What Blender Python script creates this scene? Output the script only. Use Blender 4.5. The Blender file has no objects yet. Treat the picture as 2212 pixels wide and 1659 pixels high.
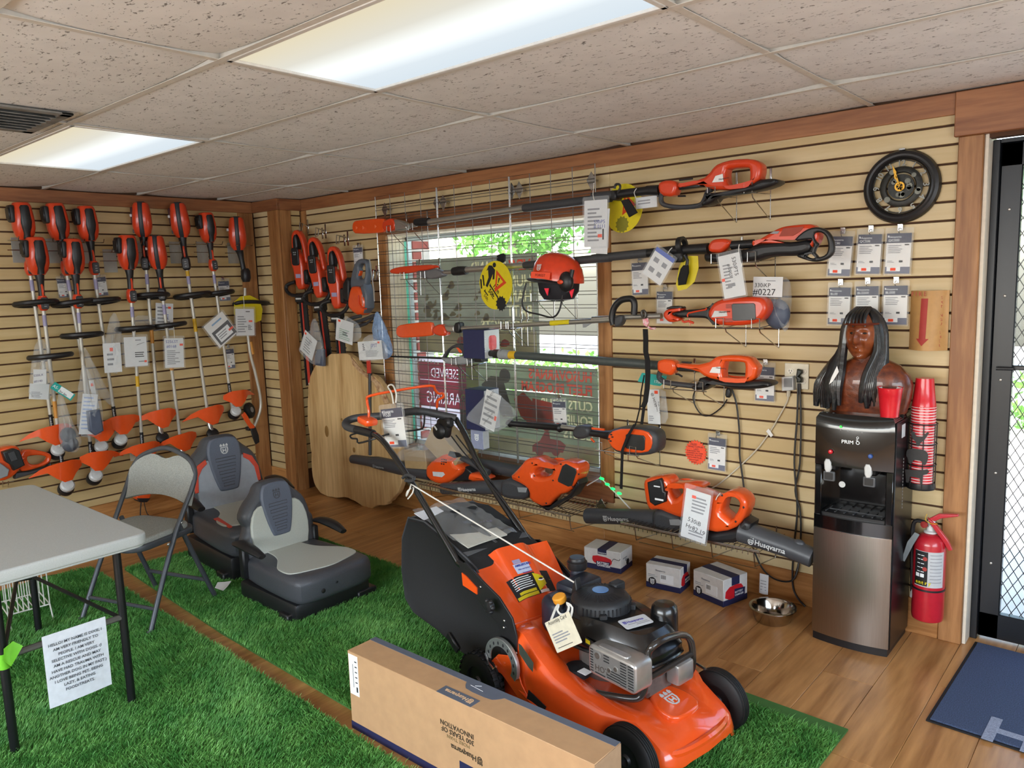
import bpy, bmesh, math, random
from mathutils import Matrix, Vector
from mathutils.geometry import tessellate_polygon
import numpy as np
random.seed(7); RN=np.random.RandomState(5)
SC=bpy.context.scene; COL=SC.collection; PI=math.pi
# ---------------- camera, world, exposure ----------------
cd=bpy.data.cameras.new('camera'); cam=bpy.data.objects.new('camera',cd); COL.objects.link(cam); SC.camera=cam
cd.sensor_fit='HORIZONTAL'; cd.sensor_width=36; cd.lens=26.909; cd.clip_start=.02
cam.matrix_world=Matrix(((0.75811,-0.06138,0.64923,5.65650),(0.65130,0.12132,-0.74906,-3.63686),(-0.03279,0.99071,0.13195,1.62311),(0.00000,0.00000,0.00000,1.00000)))
wd=bpy.data.worlds.new('world'); SC.world=wd; wd.use_nodes=True
nt=wd.node_tree; bg=nt.nodes['Background']
sk=nt.nodes.new('ShaderNodeTexSky'); sk.sky_type='NISHITA'; sk.sun_disc=False; sk.sun_elevation=math.radians(50); sk.sun_rotation=math.radians(200); sk.air_density=1.2; sk.dust_density=3
nt.links.new(sk.outputs[0],bg.inputs[0]); bg.inputs[1].default_value=2.2
sl=bpy.data.lights.new('sun','SUN'); sl.energy=16; sl.angle=.01; sl.color=(1,.96,.9)
so=bpy.data.objects.new('sun',sl); COL.objects.link(so); so.rotation_euler=Vector((.5,-.25,.83)).to_track_quat('Z','Y').to_euler(); so.location=(2,3,6)
SC.view_settings.view_transform='Standard'; SC.view_settings.look='None'; SC.view_settings.exposure=-0.95; SC.view_settings.gamma=1; SC.view_settings.use_curve_mapping=False
FIXTURE_STRENGTH=2.3
def daylight(name,loc,rot,sx,sy,power,col):
    l=bpy.data.lights.new(name,'AREA'); l.shape='RECTANGLE'; l.size=sx; l.size_y=sy; l.energy=power; l.color=col
    o=bpy.data.objects.new(name,l); COL.objects.link(o); o.location=loc; o.rotation_euler=rot
daylight('front_window_daylight',(3.75,-6.2,1.4),(math.radians(97),0,0),4.4,1.2,235,(.82,.91,1))
daylight('right_window_daylight',(7.3,-3.0,1.35),(math.radians(97),0,math.radians(90)),3.1,1.25,125,(.82,.91,1))

# ---------------- materials ----------------
def srgb(h):
    if isinstance(h,str):
        c=[int(h[i:i+2],16)/255 for i in (0,2,4)]
    else: c=[v/255 for v in h]
    return tuple([(v/12.92 if v<=.04045 else ((v+.055)/1.055)**2.4) for v in c]+[1])
MATS={}
def mat(name,col,rough=.5,metal=0,noise=.06,scale=40,bump=0,spec=.5,coat=0,alpha=1,trans=0,emit=None,es=0,stretch=None,col2=None,aniso=0):
    if name in MATS: return MATS[name]
    m=bpy.data.materials.new(name); m.use_nodes=True; N=m.node_tree; b=N.nodes['Principled BSDF']
    c=srgb(col)
    tc=N.nodes.new('ShaderNodeTexCoord'); mp=N.nodes.new('ShaderNodeMapping'); nz=N.nodes.new('ShaderNodeTexNoise')
    N.links.new(tc.outputs['Object'],mp.inputs[0]); N.links.new(mp.outputs[0],nz.inputs[0])
    if stretch: mp.inputs['Scale'].default_value=stretch
    nz.inputs['Scale'].default_value=scale; nz.inputs['Detail'].default_value=4
    rp=N.nodes.new('ShaderNodeValToRGB'); N.links.new(nz.outputs[0],rp.inputs[0])
    rp.color_ramp.elements[0].position=.3; rp.color_ramp.elements[1].position=.7
    if col2: e=srgb(col2); rp.color_ramp.elements[0].color=e; rp.color_ramp.elements[1].color=c
    else:
        rp.color_ramp.elements[0].color=tuple([v*(1-noise) for v in c[:3]]+[1]); rp.color_ramp.elements[1].color=tuple([min(1,v*(1+noise)) for v in c[:3]]+[1])
    N.links.new(rp.outputs[0],b.inputs['Base Color'])
    b.inputs['Roughness'].default_value=rough; b.inputs['Metallic'].default_value=metal
    b.inputs['Specular IOR Level'].default_value=spec
    if coat: b.inputs['Coat Weight'].default_value=coat; b.inputs['Coat Roughness'].default_value=.06
    if alpha<1: b.inputs['Alpha'].default_value=alpha
    if trans: b.inputs['Transmission Weight'].default_value=trans
    if aniso: b.inputs['Anisotropic'].default_value=aniso
    if emit: b.inputs['Emission Color'].default_value=srgb(emit); b.inputs['Emission Strength'].default_value=es
    if bump:
        bp=N.nodes.new('ShaderNodeBump'); bp.inputs['Strength'].default_value=bump; bp.inputs['Distance'].default_value=.002
        N.links.new(nz.outputs[0],bp.inputs['Height']); N.links.new(bp.outputs[0],b.inputs['Normal'])
    MATS[name]=m; return m
def wood(name,dark,light,axis,rough=.45,scale=3.,knots=.5,coat=.0,island=True,rings=1.,var=.35):
    """axis: the grain's direction 0,1,2"""
    m=bpy.data.materials.new(name); m.use_nodes=True; N=m.node_tree; b=N.nodes['Principled BSDF']; L=N.links
    tc=N.nodes.new('ShaderNodeTexCoord'); gi=N.nodes.new('ShaderNodeNewGeometry'); oi=N.nodes.new('ShaderNodeObjectInfo')
    ad=N.nodes.new('ShaderNodeVectorMath'); ad.operation='ADD'
    mu=N.nodes.new('ShaderNodeMath'); mu.operation='MULTIPLY'; mu.inputs[1].default_value=13
    L.new(oi.outputs['Random'],mu.inputs[0]); L.new(tc.outputs['Object'],ad.inputs[0]); L.new(mu.outputs[0],ad.inputs[1])
    mp=N.nodes.new('ShaderNodeMapping'); s=[1,1,1]; s[axis]=.09; mp.inputs['Scale'].default_value=s; L.new(ad.outputs[0],mp.inputs[0])
    n1=N.nodes.new('ShaderNodeTexNoise'); n1.inputs['Scale'].default_value=scale; n1.inputs['Detail'].default_value=3; n1.inputs['Distortion'].default_value=knots; L.new(mp.outputs[0],n1.inputs[0])
    w=N.nodes.new('ShaderNodeMath'); w.operation='MULTIPLY'; w.inputs[1].default_value=38*rings; L.new(n1.outputs[0],w.inputs[0])
    sn=N.nodes.new('ShaderNodeMath'); sn.operation='SINE'; L.new(w.outputs[0],sn.inputs[0])
    n2=N.nodes.new('ShaderNodeTexNoise'); n2.inputs['Scale'].default_value=scale*22; n2.inputs['Detail'].default_value=4; L.new(mp.outputs[0],n2.inputs[0])
    mx=N.nodes.new('ShaderNodeMath'); mx.operation='MULTIPLY_ADD'; mx.inputs[1].default_value=.16; L.new(sn.outputs[0],mx.inputs[0]); L.new(n2.outputs[0],mx.inputs[2])
    m3=N.nodes.new('ShaderNodeMath'); m3.operation='MULTIPLY_ADD'; m3.inputs[1].default_value=var; m3.inputs[2].default_value=-var/2; L.new(oi.outputs['Random'],m3.inputs[0])
    m4=N.nodes.new('ShaderNodeMath'); m4.operation='ADD'; L.new(mx.outputs[0],m4.inputs[0]); L.new(m3.outputs[0],m4.inputs[1])
    rp=N.nodes.new('ShaderNodeValToRGB'); L.new(m4.outputs[0],rp.inputs[0]); e=rp.color_ramp.elements
    e[0].position=.15; e[0].color=srgb(dark); e[1].position=.85; e[1].color=srgb(light)
    L.new(rp.outputs[0],b.inputs['Base Color']); b.inputs['Roughness'].default_value=rough
    if coat: b.inputs['Coat Weight'].default_value=coat; b.inputs['Coat Roughness'].default_value=.15
    bp=N.nodes.new('ShaderNodeBump'); bp.inputs['Strength'].default_value=.15; bp.inputs['Distance'].default_value=.001; L.new(mx.outputs[0],bp.inputs['Height']); L.new(bp.outputs[0],b.inputs['Normal'])
    MATS[name]=m; return m
ORANGE=mat('orange_paint','e2521c',.25,coat=.6,noise=.03)
ORED=mat('orange_red_plastic','d2401c',.33,coat=.35,noise=.04)
BLACKP=mat('black_plastic','1b1b1d',.42,noise=.15,scale=90,bump=.1)
CHAR=mat('charcoal_plastic','3a3b3e',.5,noise=.1,scale=120,bump=.15)
RUBBER=mat('black_rubber','0e0e0f',.6,noise=.2,bump=.2)
GLOSSK=mat('gloss_black','0b0b0c',.16,coat=.5,noise=.05)
CHROME=mat('chrome_wire','b9b9b8',.22,metal=1,noise=.1)
ALU=mat('aluminium_tube','b4b3ae',.35,metal=.85,noise=.05)
STEEL=mat('brushed_steel','a49c94',.3,metal=1,noise=.06,scale=12,stretch=(40,40,.6))
GREYP=mat('grey_plastic','8a8d8f',.5)
LGREY=mat('light_grey_plastic','c8cac9',.4)
WHITE=mat('white_card','e4e4e2',.6,noise=.02)
PAPER=mat('paper','d9dbdc',.7,noise=.03)
NAVY=mat('navy_print','232845',.5,noise=.05)
INK=mat('black_ink','17171a',.7)
GREYINK=mat('grey_ink','8b8d92',.7)
REDST=mat('red_price_sticker','f0512f',.6,noise=.02)
WINK=mat('white_ink','eceff0',.6,noise=.02)
YELLOW=mat('yellow_plastic','d8c51c',.45,noise=.04)
CLEAR=mat('clear_film','e9eef0',.1,alpha=.10,noise=.02)
FILM=mat('crumpled_clear_film','dfe4e8',.12,alpha=.17,noise=.1,scale=60,bump=.8)
CREAM=mat('cream_plastic','ddd6c2',.4)
SILVER=mat('silver_paint','b9b7b4',.3,metal=.75)
STRAPM=mat('black_webbing','0f0f10',.85,noise=.3,scale=300,bump=.4)
BLUEINK=mat('blue_ink','2c3f9a',.6)
REDP=mat('red_plastic','cf1f2c',.3,coat=.3)
# ---------------- geometry ----------------
def FR(o,u,v):
    u=Vector(u).normalized(); v=Vector(v); v=(v-u*v.dot(u)).normalized(); w=u.cross(v)
    M=Matrix((u,v,w)).transposed().to_4x4(); M.translation=Vector(o); return M
def FB(y): return FR((0,y,0),(1,0,0),(0,0,1))      # facing the room from the back wall
def FL(x): return FR((x,0,0),(0,1,0),(0,0,1))      # facing the room from the left wall
def chaikin(p,k=1,closed=True):
    for _ in range(k):
        q=[]; n=len(p); r=range(n) if closed else range(n-1)
        if not closed: q.append(p[0])
        for i in r:
            a=Vector(p[i]); b=Vector(p[(i+1)%n]); q.append(tuple(a*.75+b*.25)); q.append(tuple(a*.25+b*.75))
        if not closed: q.append(p[-1])
        p=q
    return p
def catmull(p,k=6,closed=False):
    p=[Vector(a) for a in p]; n=len(p); out=[]
    for i in range(n if closed else n-1):
        g=lambda j:(p[j%n] if closed else p[max(0,min(n-1,j))])
        a,b,c,d=g(i-1),g(i),g(i+1),g(i+2)
        for s in range(k):
            t=s/k; out.append(.5*((2*b)+(c-a)*t+(2*a-5*b+4*c-d)*t*t+(3*b-a-3*c+d)*t**3))
    if not closed: out.append(p[-1])
    return out
def circ(cx,cy,rx,ry=None,n=20,a=0):
    ry=rx if ry is None else ry; out=[]
    for i in range(n):
        t=2*PI*i/n; x=rx*math.cos(t); y=ry*math.sin(t); out.append((cx+x*math.cos(a)-y*math.sin(a),cy+x*math.sin(a)+y*math.cos(a)))
    return out
def rrect(x0,y0,x1,y1,r,n=4):
    out=[]
    for cx,cy,a in ((x1-r,y1-r,0),(x0+r,y1-r,PI/2),(x0+r,y0+r,PI),(x1-r,y0+r,1.5*PI)):
        for i in range(n+1): t=a+PI/2*i/n; out.append((cx+r*math.cos(t),cy+r*math.sin(t)))
    return out
class G:
    def __init__(s): s.v=[]; s.f=[]
    def add(s,v,f,M=None):
        n=len(s.v)
        s.v+= [tuple(M@Vector(p)) for p in v] if M is not None else [tuple(p) for p in v]
        s.f+= [tuple(i+n for i in q) for q in f]; return s
    def frombm(s,bm,M=None):
        bm.verts.ensure_lookup_table(); v=[x.co.copy() for x in bm.verts]; f=[[q.index for q in x.verts] for x in bm.faces]; bm.free(); return s.add(v,f,M)
    def box(s,x0,x1,y0,y1,z0,z1,b=0,M=None,seg=1):
        x0,x1=sorted((x0,x1)); y0,y1=sorted((y0,y1)); z0,z1=sorted((z0,z1))
        if b:
            bm=bmesh.new(); bmesh.ops.create_cube(bm,size=1)
            for v in bm.verts: v.co=((x0+x1)/2+v.co.x*(x1-x0),(y0+y1)/2+v.co.y*(y1-y0),(z0+z1)/2+v.co.z*(z1-z0))
            bmesh.ops.bevel(bm,geom=bm.edges[:],offset=min(b,.49*min(x1-x0,y1-y0,z1-z0)),segments=seg,profile=.5,affect='EDGES'); bm.verts.index_update(); return s.frombm(bm,M)
        v=[(x,y,z) for x in (x0,x1) for y in (y0,y1) for z in (z0,z1)]
        return s.add(v,[(0,1,3,2),(4,6,7,5),(0,4,5,1),(2,3,7,6),(0,2,6,4),(1,5,7,3)],M)
    def cbox(s,c,d,b=0,M=None,seg=1): return s.box(c[0]-d[0]/2,c[0]+d[0]/2,c[1]-d[1]/2,c[1]+d[1]/2,c[2]-d[2]/2,c[2]+d[2]/2,b,M,seg)
    def tube(s,p,r,n=8,closed=False,sm=0,M=None,cap=True,flat=1.):
        p=[Vector(a) for a in p]
        if not hasattr(r,'__len__'): r=[r]*len(p)
        if sm:
            rr=catmull([Vector((a,0,0)) for a in r],sm,closed); r=[max(1e-4,a.x) for a in rr]; p=catmull(p,sm,closed)
        m=len(p); up=None; vv=[]; ff=[]
        for i in range(m):
            if closed: t=p[(i+1)%m]-p[i-1]
            else: t=p[min(i+1,m-1)]-p[max(i-1,0)]
            if t.length<1e-9: t=Vector((0,0,1))
            t.normalize()
            if up is None: up=t.orthogonal() if abs(t.z)>.95 else Vector((0,0,1))
            up=(up-t*up.dot(t)); up=up.normalized() if up.length>1e-6 else t.orthogonal().normalized(); sd=t.cross(up)
            for j in range(n):
                a=2*PI*(j+.5)/n; vv.append(p[i]+up*math.cos(a)*r[i]*flat+sd*math.sin(a)*r[i])
        for i in range(m if closed else m-1):
            for j in range(n): k=(j+1)%n; i2=(i+1)%m; ff.append((i*n+j,i2*n+j,i2*n+k,i*n+k))
        if cap and not closed: ff.append(tuple(range(n))); ff.append(tuple((m-1)*n+j for j in range(n))[::-1])
        return s.add(vv,ff,M)
    def lathe(s,pr,o=(0,0,0),ax=(0,0,1),n=20,M=None,sx=1,closed=False):
        ax=Vector(ax).normalized(); a=ax.orthogonal().normalized(); b=ax.cross(a); o=Vector(o); vv=[]; ff=[]; m=len(pr)
        for r,h in pr:
            for j in range(n): t=2*PI*j/n; vv.append(o+ax*h+a*math.cos(t)*r+b*math.sin(t)*r*sx)
        for i in range(m if closed else m-1):
            for j in range(n): k=(j+1)%n; i2=(i+1)%m; ff.append((i*n+j,i*n+k,i2*n+k,i2*n+j))
        if not closed:
            if pr[0][0]>1e-4: ff.append(tuple(range(n))[::-1])
            if pr[-1][0]>1e-4: ff.append(tuple((m-1)*n+j for j in range(n)))
        return s.add(vv,ff,M)
    def ell(s,c,r,M=None,n=14,m=9):
        if not hasattr(r,'__len__'): r=(r,r,r)
        vv=[];ff=[]
        for i in range(m+1):
            p=PI*i/m
            for j in range(n): t=2*PI*j/n; vv.append((c[0]+r[0]*math.sin(p)*math.cos(t),c[1]+r[1]*math.sin(p)*math.sin(t),c[2]+r[2]*math.cos(p)))
        for i in range(m):
            for j in range(n): k=(j+1)%n; ff.append((i*n+j,(i+1)*n+j,(i+1)*n+k,i*n+k))
        return s.add(vv,ff,M)
    def loft(s,rings,M=None,cap=True,closed=True):
        n=len(rings[0]); vv=[p for r in rings for p in r]; ff=[]
        for i in range(len(rings)-1):
            for j in range(n if closed else n-1): k=(j+1)%n; ff.append((i*n+j,i*n+k,(i+1)*n+k,(i+1)*n+j))
        if cap and closed: ff.append(tuple(range(n))[::-1]); ff.append(tuple((len(rings)-1)*n+j for j in range(n)))
        return s.add(vv,ff,M)
    def sheet(s,rows,th=.001,M=None):
        """rows of points, given a thickness along the local normal"""
        R=[[Vector(p) for p in r] for r in rows]; a=len(R); b=len(R[0]); nr=[]
        for i in range(a):
            q=[]
            for j in range(b):
                d1=R[min(i+1,a-1)][j]-R[max(i-1,0)][j]; d2=R[i][min(j+1,b-1)]-R[i][max(j-1,0)]; n_=d1.cross(d2); q.append(n_.normalized() if n_.length>1e-12 else Vector((0,0,1)))
            nr.append(q)
        vv=[R[i][j]+nr[i][j]*th/2 for i in range(a) for j in range(b)]+[R[i][j]-nr[i][j]*th/2 for i in range(a) for j in range(b)]
        o=a*b; ff=[]
        for i in range(a-1):
            for j in range(b-1):
                q=(i*b+j,i*b+j+1,(i+1)*b+j+1,(i+1)*b+j); ff.append(q); ff.append(tuple(x+o for x in q[::-1]))
        for j in range(b-1): ff.append((j,j+o,j+1+o,j+1)); k=(a-1)*b+j; ff.append((k,k+1,k+1+o,k+o))
        for i in range(a-1): k=i*b; ff.append((k,k+b,k+b+o,k+o)); k=i*b+b-1; ff.append((k,k+o,k+b+o,k+b))
        return s.add(vv,ff,M)
    def sil(s,pts,M,th=.02,bev=0,holes=(),w=0,sm=0,res=2):
        """outline filled and extruded to both sides of its plane, edges rounded inwards"""
        cu=bpy.data.curves.new('c','CURVE'); cu.dimensions='2D'; cu.fill_mode='BOTH'
        for k,L in enumerate([pts]+list(holes)):
            L=chaikin(L,sm) if sm else L
            sp=cu.splines.new('POLY'); sp.points.add(len(L)-1); sp.use_cyclic_u=True
            for i,p in enumerate(L): sp.points[i].co=(p[0],p[1],0,1)
        if bev: cu.bevel_depth=bev; cu.bevel_resolution=res; cu.offset=-bev
        cu.extrude=max(th/2-bev,1e-5)
        return s._curve(cu,M,w)
    def text(s,t,M,size,ex=.0004,al='LEFT',w=0,bold=0,sx=1,mirror=False,sp=1):
        cu=bpy.data.curves.new('t','FONT'); cu.body=t; cu.size=size; cu.extrude=ex; cu.align_x=al; cu.resolution_u=2; cu.space_line=sp
        if bold: cu.offset=bold
        M2=M@Matrix.Diagonal((-sx if mirror else sx,1,1,1))
        return s._curve(cu,M2,w)
    @staticmethod
    def loops(t,x,y,size,sx=1,bold=0,mirror=True):
        """the outlines of a line of text as closed 2D loops"""
        cu=bpy.data.curves.new('t','FONT'); cu.body=t; cu.size=size; cu.resolution_u=2; cu.fill_mode='NONE'; cu.offset=bold
        o=bpy.data.objects.new('tmp',cu); me=bpy.data.meshes.new_from_object(o); nb={}
        for e in me.edges: a,b=e.vertices; nb.setdefault(a,[]).append(b); nb.setdefault(b,[]).append(a)
        co=[v.co.copy() for v in me.vertices]; seen=set(); out=[]; k=-sx if mirror else sx
        for a in nb:
            if a in seen: continue
            L=[a]; seen.add(a); c=a
            while True:
                n=[q for q in nb[c] if q not in seen]
                if not n: break
                c=n[0]; seen.add(c); L.append(c)
            if len(L)>2: out.append([(x+co[i].x*k,y+co[i].y) for i in L])
        bpy.data.objects.remove(o); bpy.data.curves.remove(cu); bpy.data.meshes.remove(me); return out
    def _curve(s,cu,M,w):
        o=bpy.data.objects.new('tmp',cu); me=bpy.data.meshes.new_from_object(o)
        v=[(p.co.x,p.co.y,p.co.z+w) for p in me.vertices]; f=[tuple(p.vertices) for p in me.polygons]
        bpy.data.objects.remove(o); bpy.data.curves.remove(cu); bpy.data.meshes.remove(me)
        return s.add(v,f,M)
def mk(name,g,m,smooth=40):
    me=bpy.data.meshes.new(name); me.from_pydata(g.v,[],g.f)
    for k in (m if isinstance(m,(list,tuple)) else [m]): me.materials.append(k)
    if smooth:
        me.polygons.foreach_set('use_smooth',[True]*len(me.polygons)); me.set_sharp_from_angle(angle=math.radians(smooth))
    me.update(); return me
class T:
    """a thing: an Empty at its base whose parts are children"""
    def __init__(s,name,label,cat,loc=(0,0,0),M=None,group=None,local=False):
        s.o=bpy.data.objects.new(name,None); COL.objects.link(s.o); s.o.empty_display_size=.05
        s.M=M.copy() if M is not None else Matrix.Translation(Vector(loc)); s.o.matrix_world=s.M
        s.inv=None if local else s.M.inverted()
        s.o['label']=label; s.o['category']=cat
        if group: s.o['group']=group
    def p(s,name,g,m,parent=None,label=None,smooth=40,stuff=False):
        if s.inv is not None: g.v=[tuple(s.inv@Vector(a)) for a in g.v]
        ob=bpy.data.objects.new(name,mk(name,g,m,smooth)); COL.objects.link(ob); ob.parent=parent or s.o
        if label: ob['label']=label
        if stuff: ob['kind']='stuff'
        return ob
def solo(name,g,m,label,cat,group=None,smooth=40,loc=None):
    """a thing that is one mesh"""
    if loc is None: loc=np.mean(np.array(g.v),axis=0)
    loc=Vector(loc); g.v=[tuple(Vector(a)-loc) for a in g.v]
    ob=bpy.data.objects.new(name,mk(name,g,m,smooth)); COL.objects.link(ob); ob.location=loc
    ob['label']=label; ob['category']=cat
    if group: ob['group']=group
    return ob
def struct(name,g,m,parent=None,smooth=40,label=None):
    ob=bpy.data.objects.new(name,mk(name,g,m,smooth)); COL.objects.link(ob)
    if parent: ob.parent=parent
    else: ob['kind']='structure'
    if label: ob['label']=label
    return ob
def kid(name,me,parent,loc=(0,0,0)):
    ob=bpy.data.objects.new(name,me); COL.objects.link(ob); ob.parent=parent; ob.location=loc; return ob
def dup(root,M,label,group=None):
    r=root.copy(); COL.objects.link(r); r.matrix_world=M; r['label']=label
    if group: r['group']=group
    for ch in list(root.children):
        c=ch.copy(); COL.objects.link(c); c.parent=r
        for g in ch.children: d=g.copy(); COL.objects.link(d); d.parent=c
    return r
def crest(M,s,w=0):
    """the crowned shield emblem, s high"""
    g=G(); k=s/10
    P=lambda L:[(x*k,y*k) for x,y in L]
    sh=P([(-3.6,2),(3.6,2),(3.9,-1),(3,-3.6),(1.3,-4.8),(-1.3,-4.8),(-3,-3.6),(-3.9,-1)]); ins=P([(-2.7,1.1),(2.7,1.1),(2.9,-1),(2.2,-3),(1,-3.9),(-1,-3.9),(-2.2,-3),(-2.9,-1)])
    g.sil(sh,M,.0008,holes=[ins],w=w)
    g.sil(P([(-1.8,.5),(-.9,.5),(-.9,-.9),(.9,-.9),(.9,.5),(1.8,.5),(1.8,-3),(.9,-3),(.9,-1.8),(-.9,-1.8),(-.9,-3),(-1.8,-3)]),M,.0008,w=w)
    for c in (-2.9,0,2.9): g.sil(P([(c-1.1,2.6),(c+1.1,2.6),(c+1.1,4.3),(c+.5,4.3),(c+.5,5.1),(c-.5,5.1),(c-.5,4.3),(c-1.1,4.3)]),M,.0008,w=w)
    return g
def brand(M,s,w=0,mirror=False):
    g=crest(M@Matrix.Translation((.55*s,.36*s,0)),s*1.15,w); return g.text('Husqvarna',M@Matrix.Translation((1.15*s,0,0)),s*1.1,w=w,bold=s*.018)
def at(M,x,y,z=0,r=0): return M@Matrix.Translation((x,y,z))@Matrix.Rotation(r,4,'Z')
# ---------------- room shell ----------------
ZC=2.3245; ZG=2.1968; GP=.0762
WF=wood('pine_trim_red','74452a','a06a42',0); WFY=wood('pine_trim_side','74452a','a06a42',1); WFV=wood('pine_trim_upright','86572f','b58250',2,knots=.8)
WBX=wood('pine_base','94602f','c99257',0); WBY=wood('pine_base_side','94602f','c99257',1)
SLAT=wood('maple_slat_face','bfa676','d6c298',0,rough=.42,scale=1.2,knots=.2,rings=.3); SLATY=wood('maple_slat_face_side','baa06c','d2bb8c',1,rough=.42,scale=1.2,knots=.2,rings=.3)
GROOVE=mat('dark_groove_board','4a2d16',.8); WALLP=mat('painted_wall','cfc6b4',.8); JAMB=mat('cream_jamb_board','e6dcc4',.6)
FLOORM=wood('laminate_plank','8d5f33','c28f58',1,rough=.3,scale=2.2,knots=1.8,rings=.8,var=.16)
FLX,FLY0=7.4,-6.3
def plate(x0,x1,y0,y1,z0,z1): return G().box(x0,x1,y0,y1,z0,z1)
fl=struct('floor',plate(-.1,FLX,FLY0,.25,-.06,-.008),mat('floor_bed','2a1a0e',.9))
PW=.194; PL=1.22; cache={}
i=0; x=0.0
while x<FLX-.01:
    off=(i*.437)%1*PL; y=.0-off+PL
    while y>FLY0:
        y1=min(y,.2 if x>5.0 else .0); y0=max(y-PL,FLY0)
        if y1-y0>.02:
            key=round(y1-y0,2)
            if key not in cache: cache[key]=mk('plank',G().box(0,PW-.0012,-(y1-y0)+.0012,0,-.009,0,.0012),FLOORM)
            kid('plank',cache[key],fl,(x,y1,0))
        y-=PL
    x+=PW; i+=1
# ceiling
TILE=mat('ceiling_tile','dcd9d4',.95,noise=.05,scale=8)
def fissures(m):
    N=m.node_tree; L=N.links; b=N.nodes['Principled BSDF']; src=b.inputs['Base Color'].links[0].from_socket
    tc=N.nodes.new('ShaderNodeTexCoord'); nz=N.nodes.new('ShaderNodeTexNoise'); nz.inputs['Scale'].default_value=75; nz.inputs['Detail'].default_value=3; nz.inputs['Roughness'].default_value=.7
    mp=N.nodes.new('ShaderNodeMapping'); mp.inputs['Scale'].default_value=(.55,1,1); L.new(tc.outputs['Object'],mp.inputs[0]); L.new(mp.outputs[0],nz.inputs[0])
    rp=N.nodes.new('ShaderNodeValToRGB'); e=rp.color_ramp.elements; e[0].position=.34; e[0].color=(.28,.26,.24,1); e[1].position=.40; e[1].color=(1,1,1,1); L.new(nz.outputs[0],rp.inputs[0])
    mx=N.nodes.new('ShaderNodeMix'); mx.data_type='RGBA'; mx.blend_type='MULTIPLY'; mx.inputs[0].default_value=1
    L.new(src,mx.inputs[6]); L.new(rp.outputs[0],mx.inputs[7]); L.new(mx.outputs[2],b.inputs['Base Color'])
    bp=N.nodes.new('ShaderNodeBump'); bp.inputs['Strength'].default_value=.6; bp.inputs['Distance'].default_value=.002; L.new(rp.outputs[0],bp.inputs['Height']); L.new(bp.outputs[0],b.inputs['Normal'])
fissures(TILE)
TBAR=mat('ceiling_grid_metal','cfc8bc',.5,noise=.06)
ce=struct('ceiling',plate(-.1,FLX,FLY0,.25,2.55,2.6),mat('plenum_black','060505',1))
XL=[3.397+1.2192*k for k in range(-3,4)]; YL=[-.5142-.6096*k for k in range(10)]
xs=[0]+[a for a in XL if a>.1]+[FLX]; ys=[0]+[a for a in YL if a>FLY0+.1]+[FLY0]
xs=sorted(set(a for a in xs if a<=FLX)); FIX=[(2,2),(4,2),(6,2),(2,6),(4,6),(0,6)]
for k,a in enumerate(xs[1:-1]): struct('grid_bar',plate(a-.012,a+.012,FLY0,0,ZC-.001,ZC+.001).box(a-.002,a+.002,FLY0,0,ZC,ZC+.03),TBAR,ce)
for a in ys[1:-1]: struct('grid_bar',plate(0,FLX,a-.012,a+.012,ZC-.0015,ZC+.0005).box(0,FLX,a-.002,a+.002,ZC,ZC+.03),TBAR,ce)
def tilemesh(w,h,seed):
    r=random.Random(seed); n,m=9,7; rows=[]; c=[r.uniform(.000,.016) for _ in range(4)]; sag=r.uniform(.003,.012)
    for i in range(n):
        q=[]
        for j in range(m):
            u=i/(n-1); v=j/(m-1); cu=(2*u-1)**2; cv=(2*v-1)**2
            lift=sum(cc*(uu**6)*(vv**6) for cc,uu,vv in ((c[0],u,v),(c[1],1-u,v),(c[2],u,1-v),(c[3],1-u,1-v)))
            q.append((u*w,-v*h,.003+lift-sag*(1-cu)*(1-cv)*min(1,cu*2+.4)))
        rows.append(q)
    return mk('ceiling_tile',G().sheet(rows,.012),TILE)
tm={}
for a in range(len(xs)-1):
    for b in range(len(ys)-1):
        if (a,b) in [(1,3),(3,3),(5,3),(1,8),(3,8),(5,8)]: continue
        w=xs[a+1]-xs[a]-.014; h=ys[b]-ys[b+1]-.014; key=(round(w,2),round(h,2),random.randrange(4))
        if key not in tm: tm[key]=tilemesh(w,h,hash(key)%999)
        kid('ceiling_tile',tm[key],ce,(xs[a]+.007,ys[b]-.007,ZC+.006))
LAMP=bpy.data.materials.new('lamp_diffuser'); LAMP.use_nodes=True; N=LAMP.node_tree; N.nodes.remove(N.nodes['Principled BSDF']); em=N.nodes.new('ShaderNodeEmission'); tc=N.nodes.new('ShaderNodeTexCoord'); sp=N.nodes.new('ShaderNodeSeparateXYZ'); rp=N.nodes.new('ShaderNodeValToRGB')
N.links.new(tc.outputs['Generated'],sp.inputs[0]); N.links.new(sp.outputs[1],rp.inputs[0]); N.links.new(rp.outputs[0],em.inputs[0]); N.links.new(em.outputs[0],N.nodes['Material Output'].inputs[0]); em.inputs[1].default_value=FIXTURE_STRENGTH
e=rp.color_ramp.elements; e[0].position=0; e[0].color=(.68,.60,.42,1); e[1].position=1; e[1].color=(.60,.68,.74,1)
for p_,c_ in ((.3,(.66,.64,.56,1)),(.55,(.95,1,1,1)),(.78,(.64,.71,.76,1))): q=e.new(p_); q.color=c_
FXL=['long ceiling light panel with a warm near edge above the mower','smaller looking ceiling light panel above the trimmer wall','ceiling light panel beside the door end of the room','ceiling light panel at the back of the shop over the trimmer side','ceiling light panel at the back of the shop','ceiling light panel at the back of the shop near the far wall']
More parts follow.
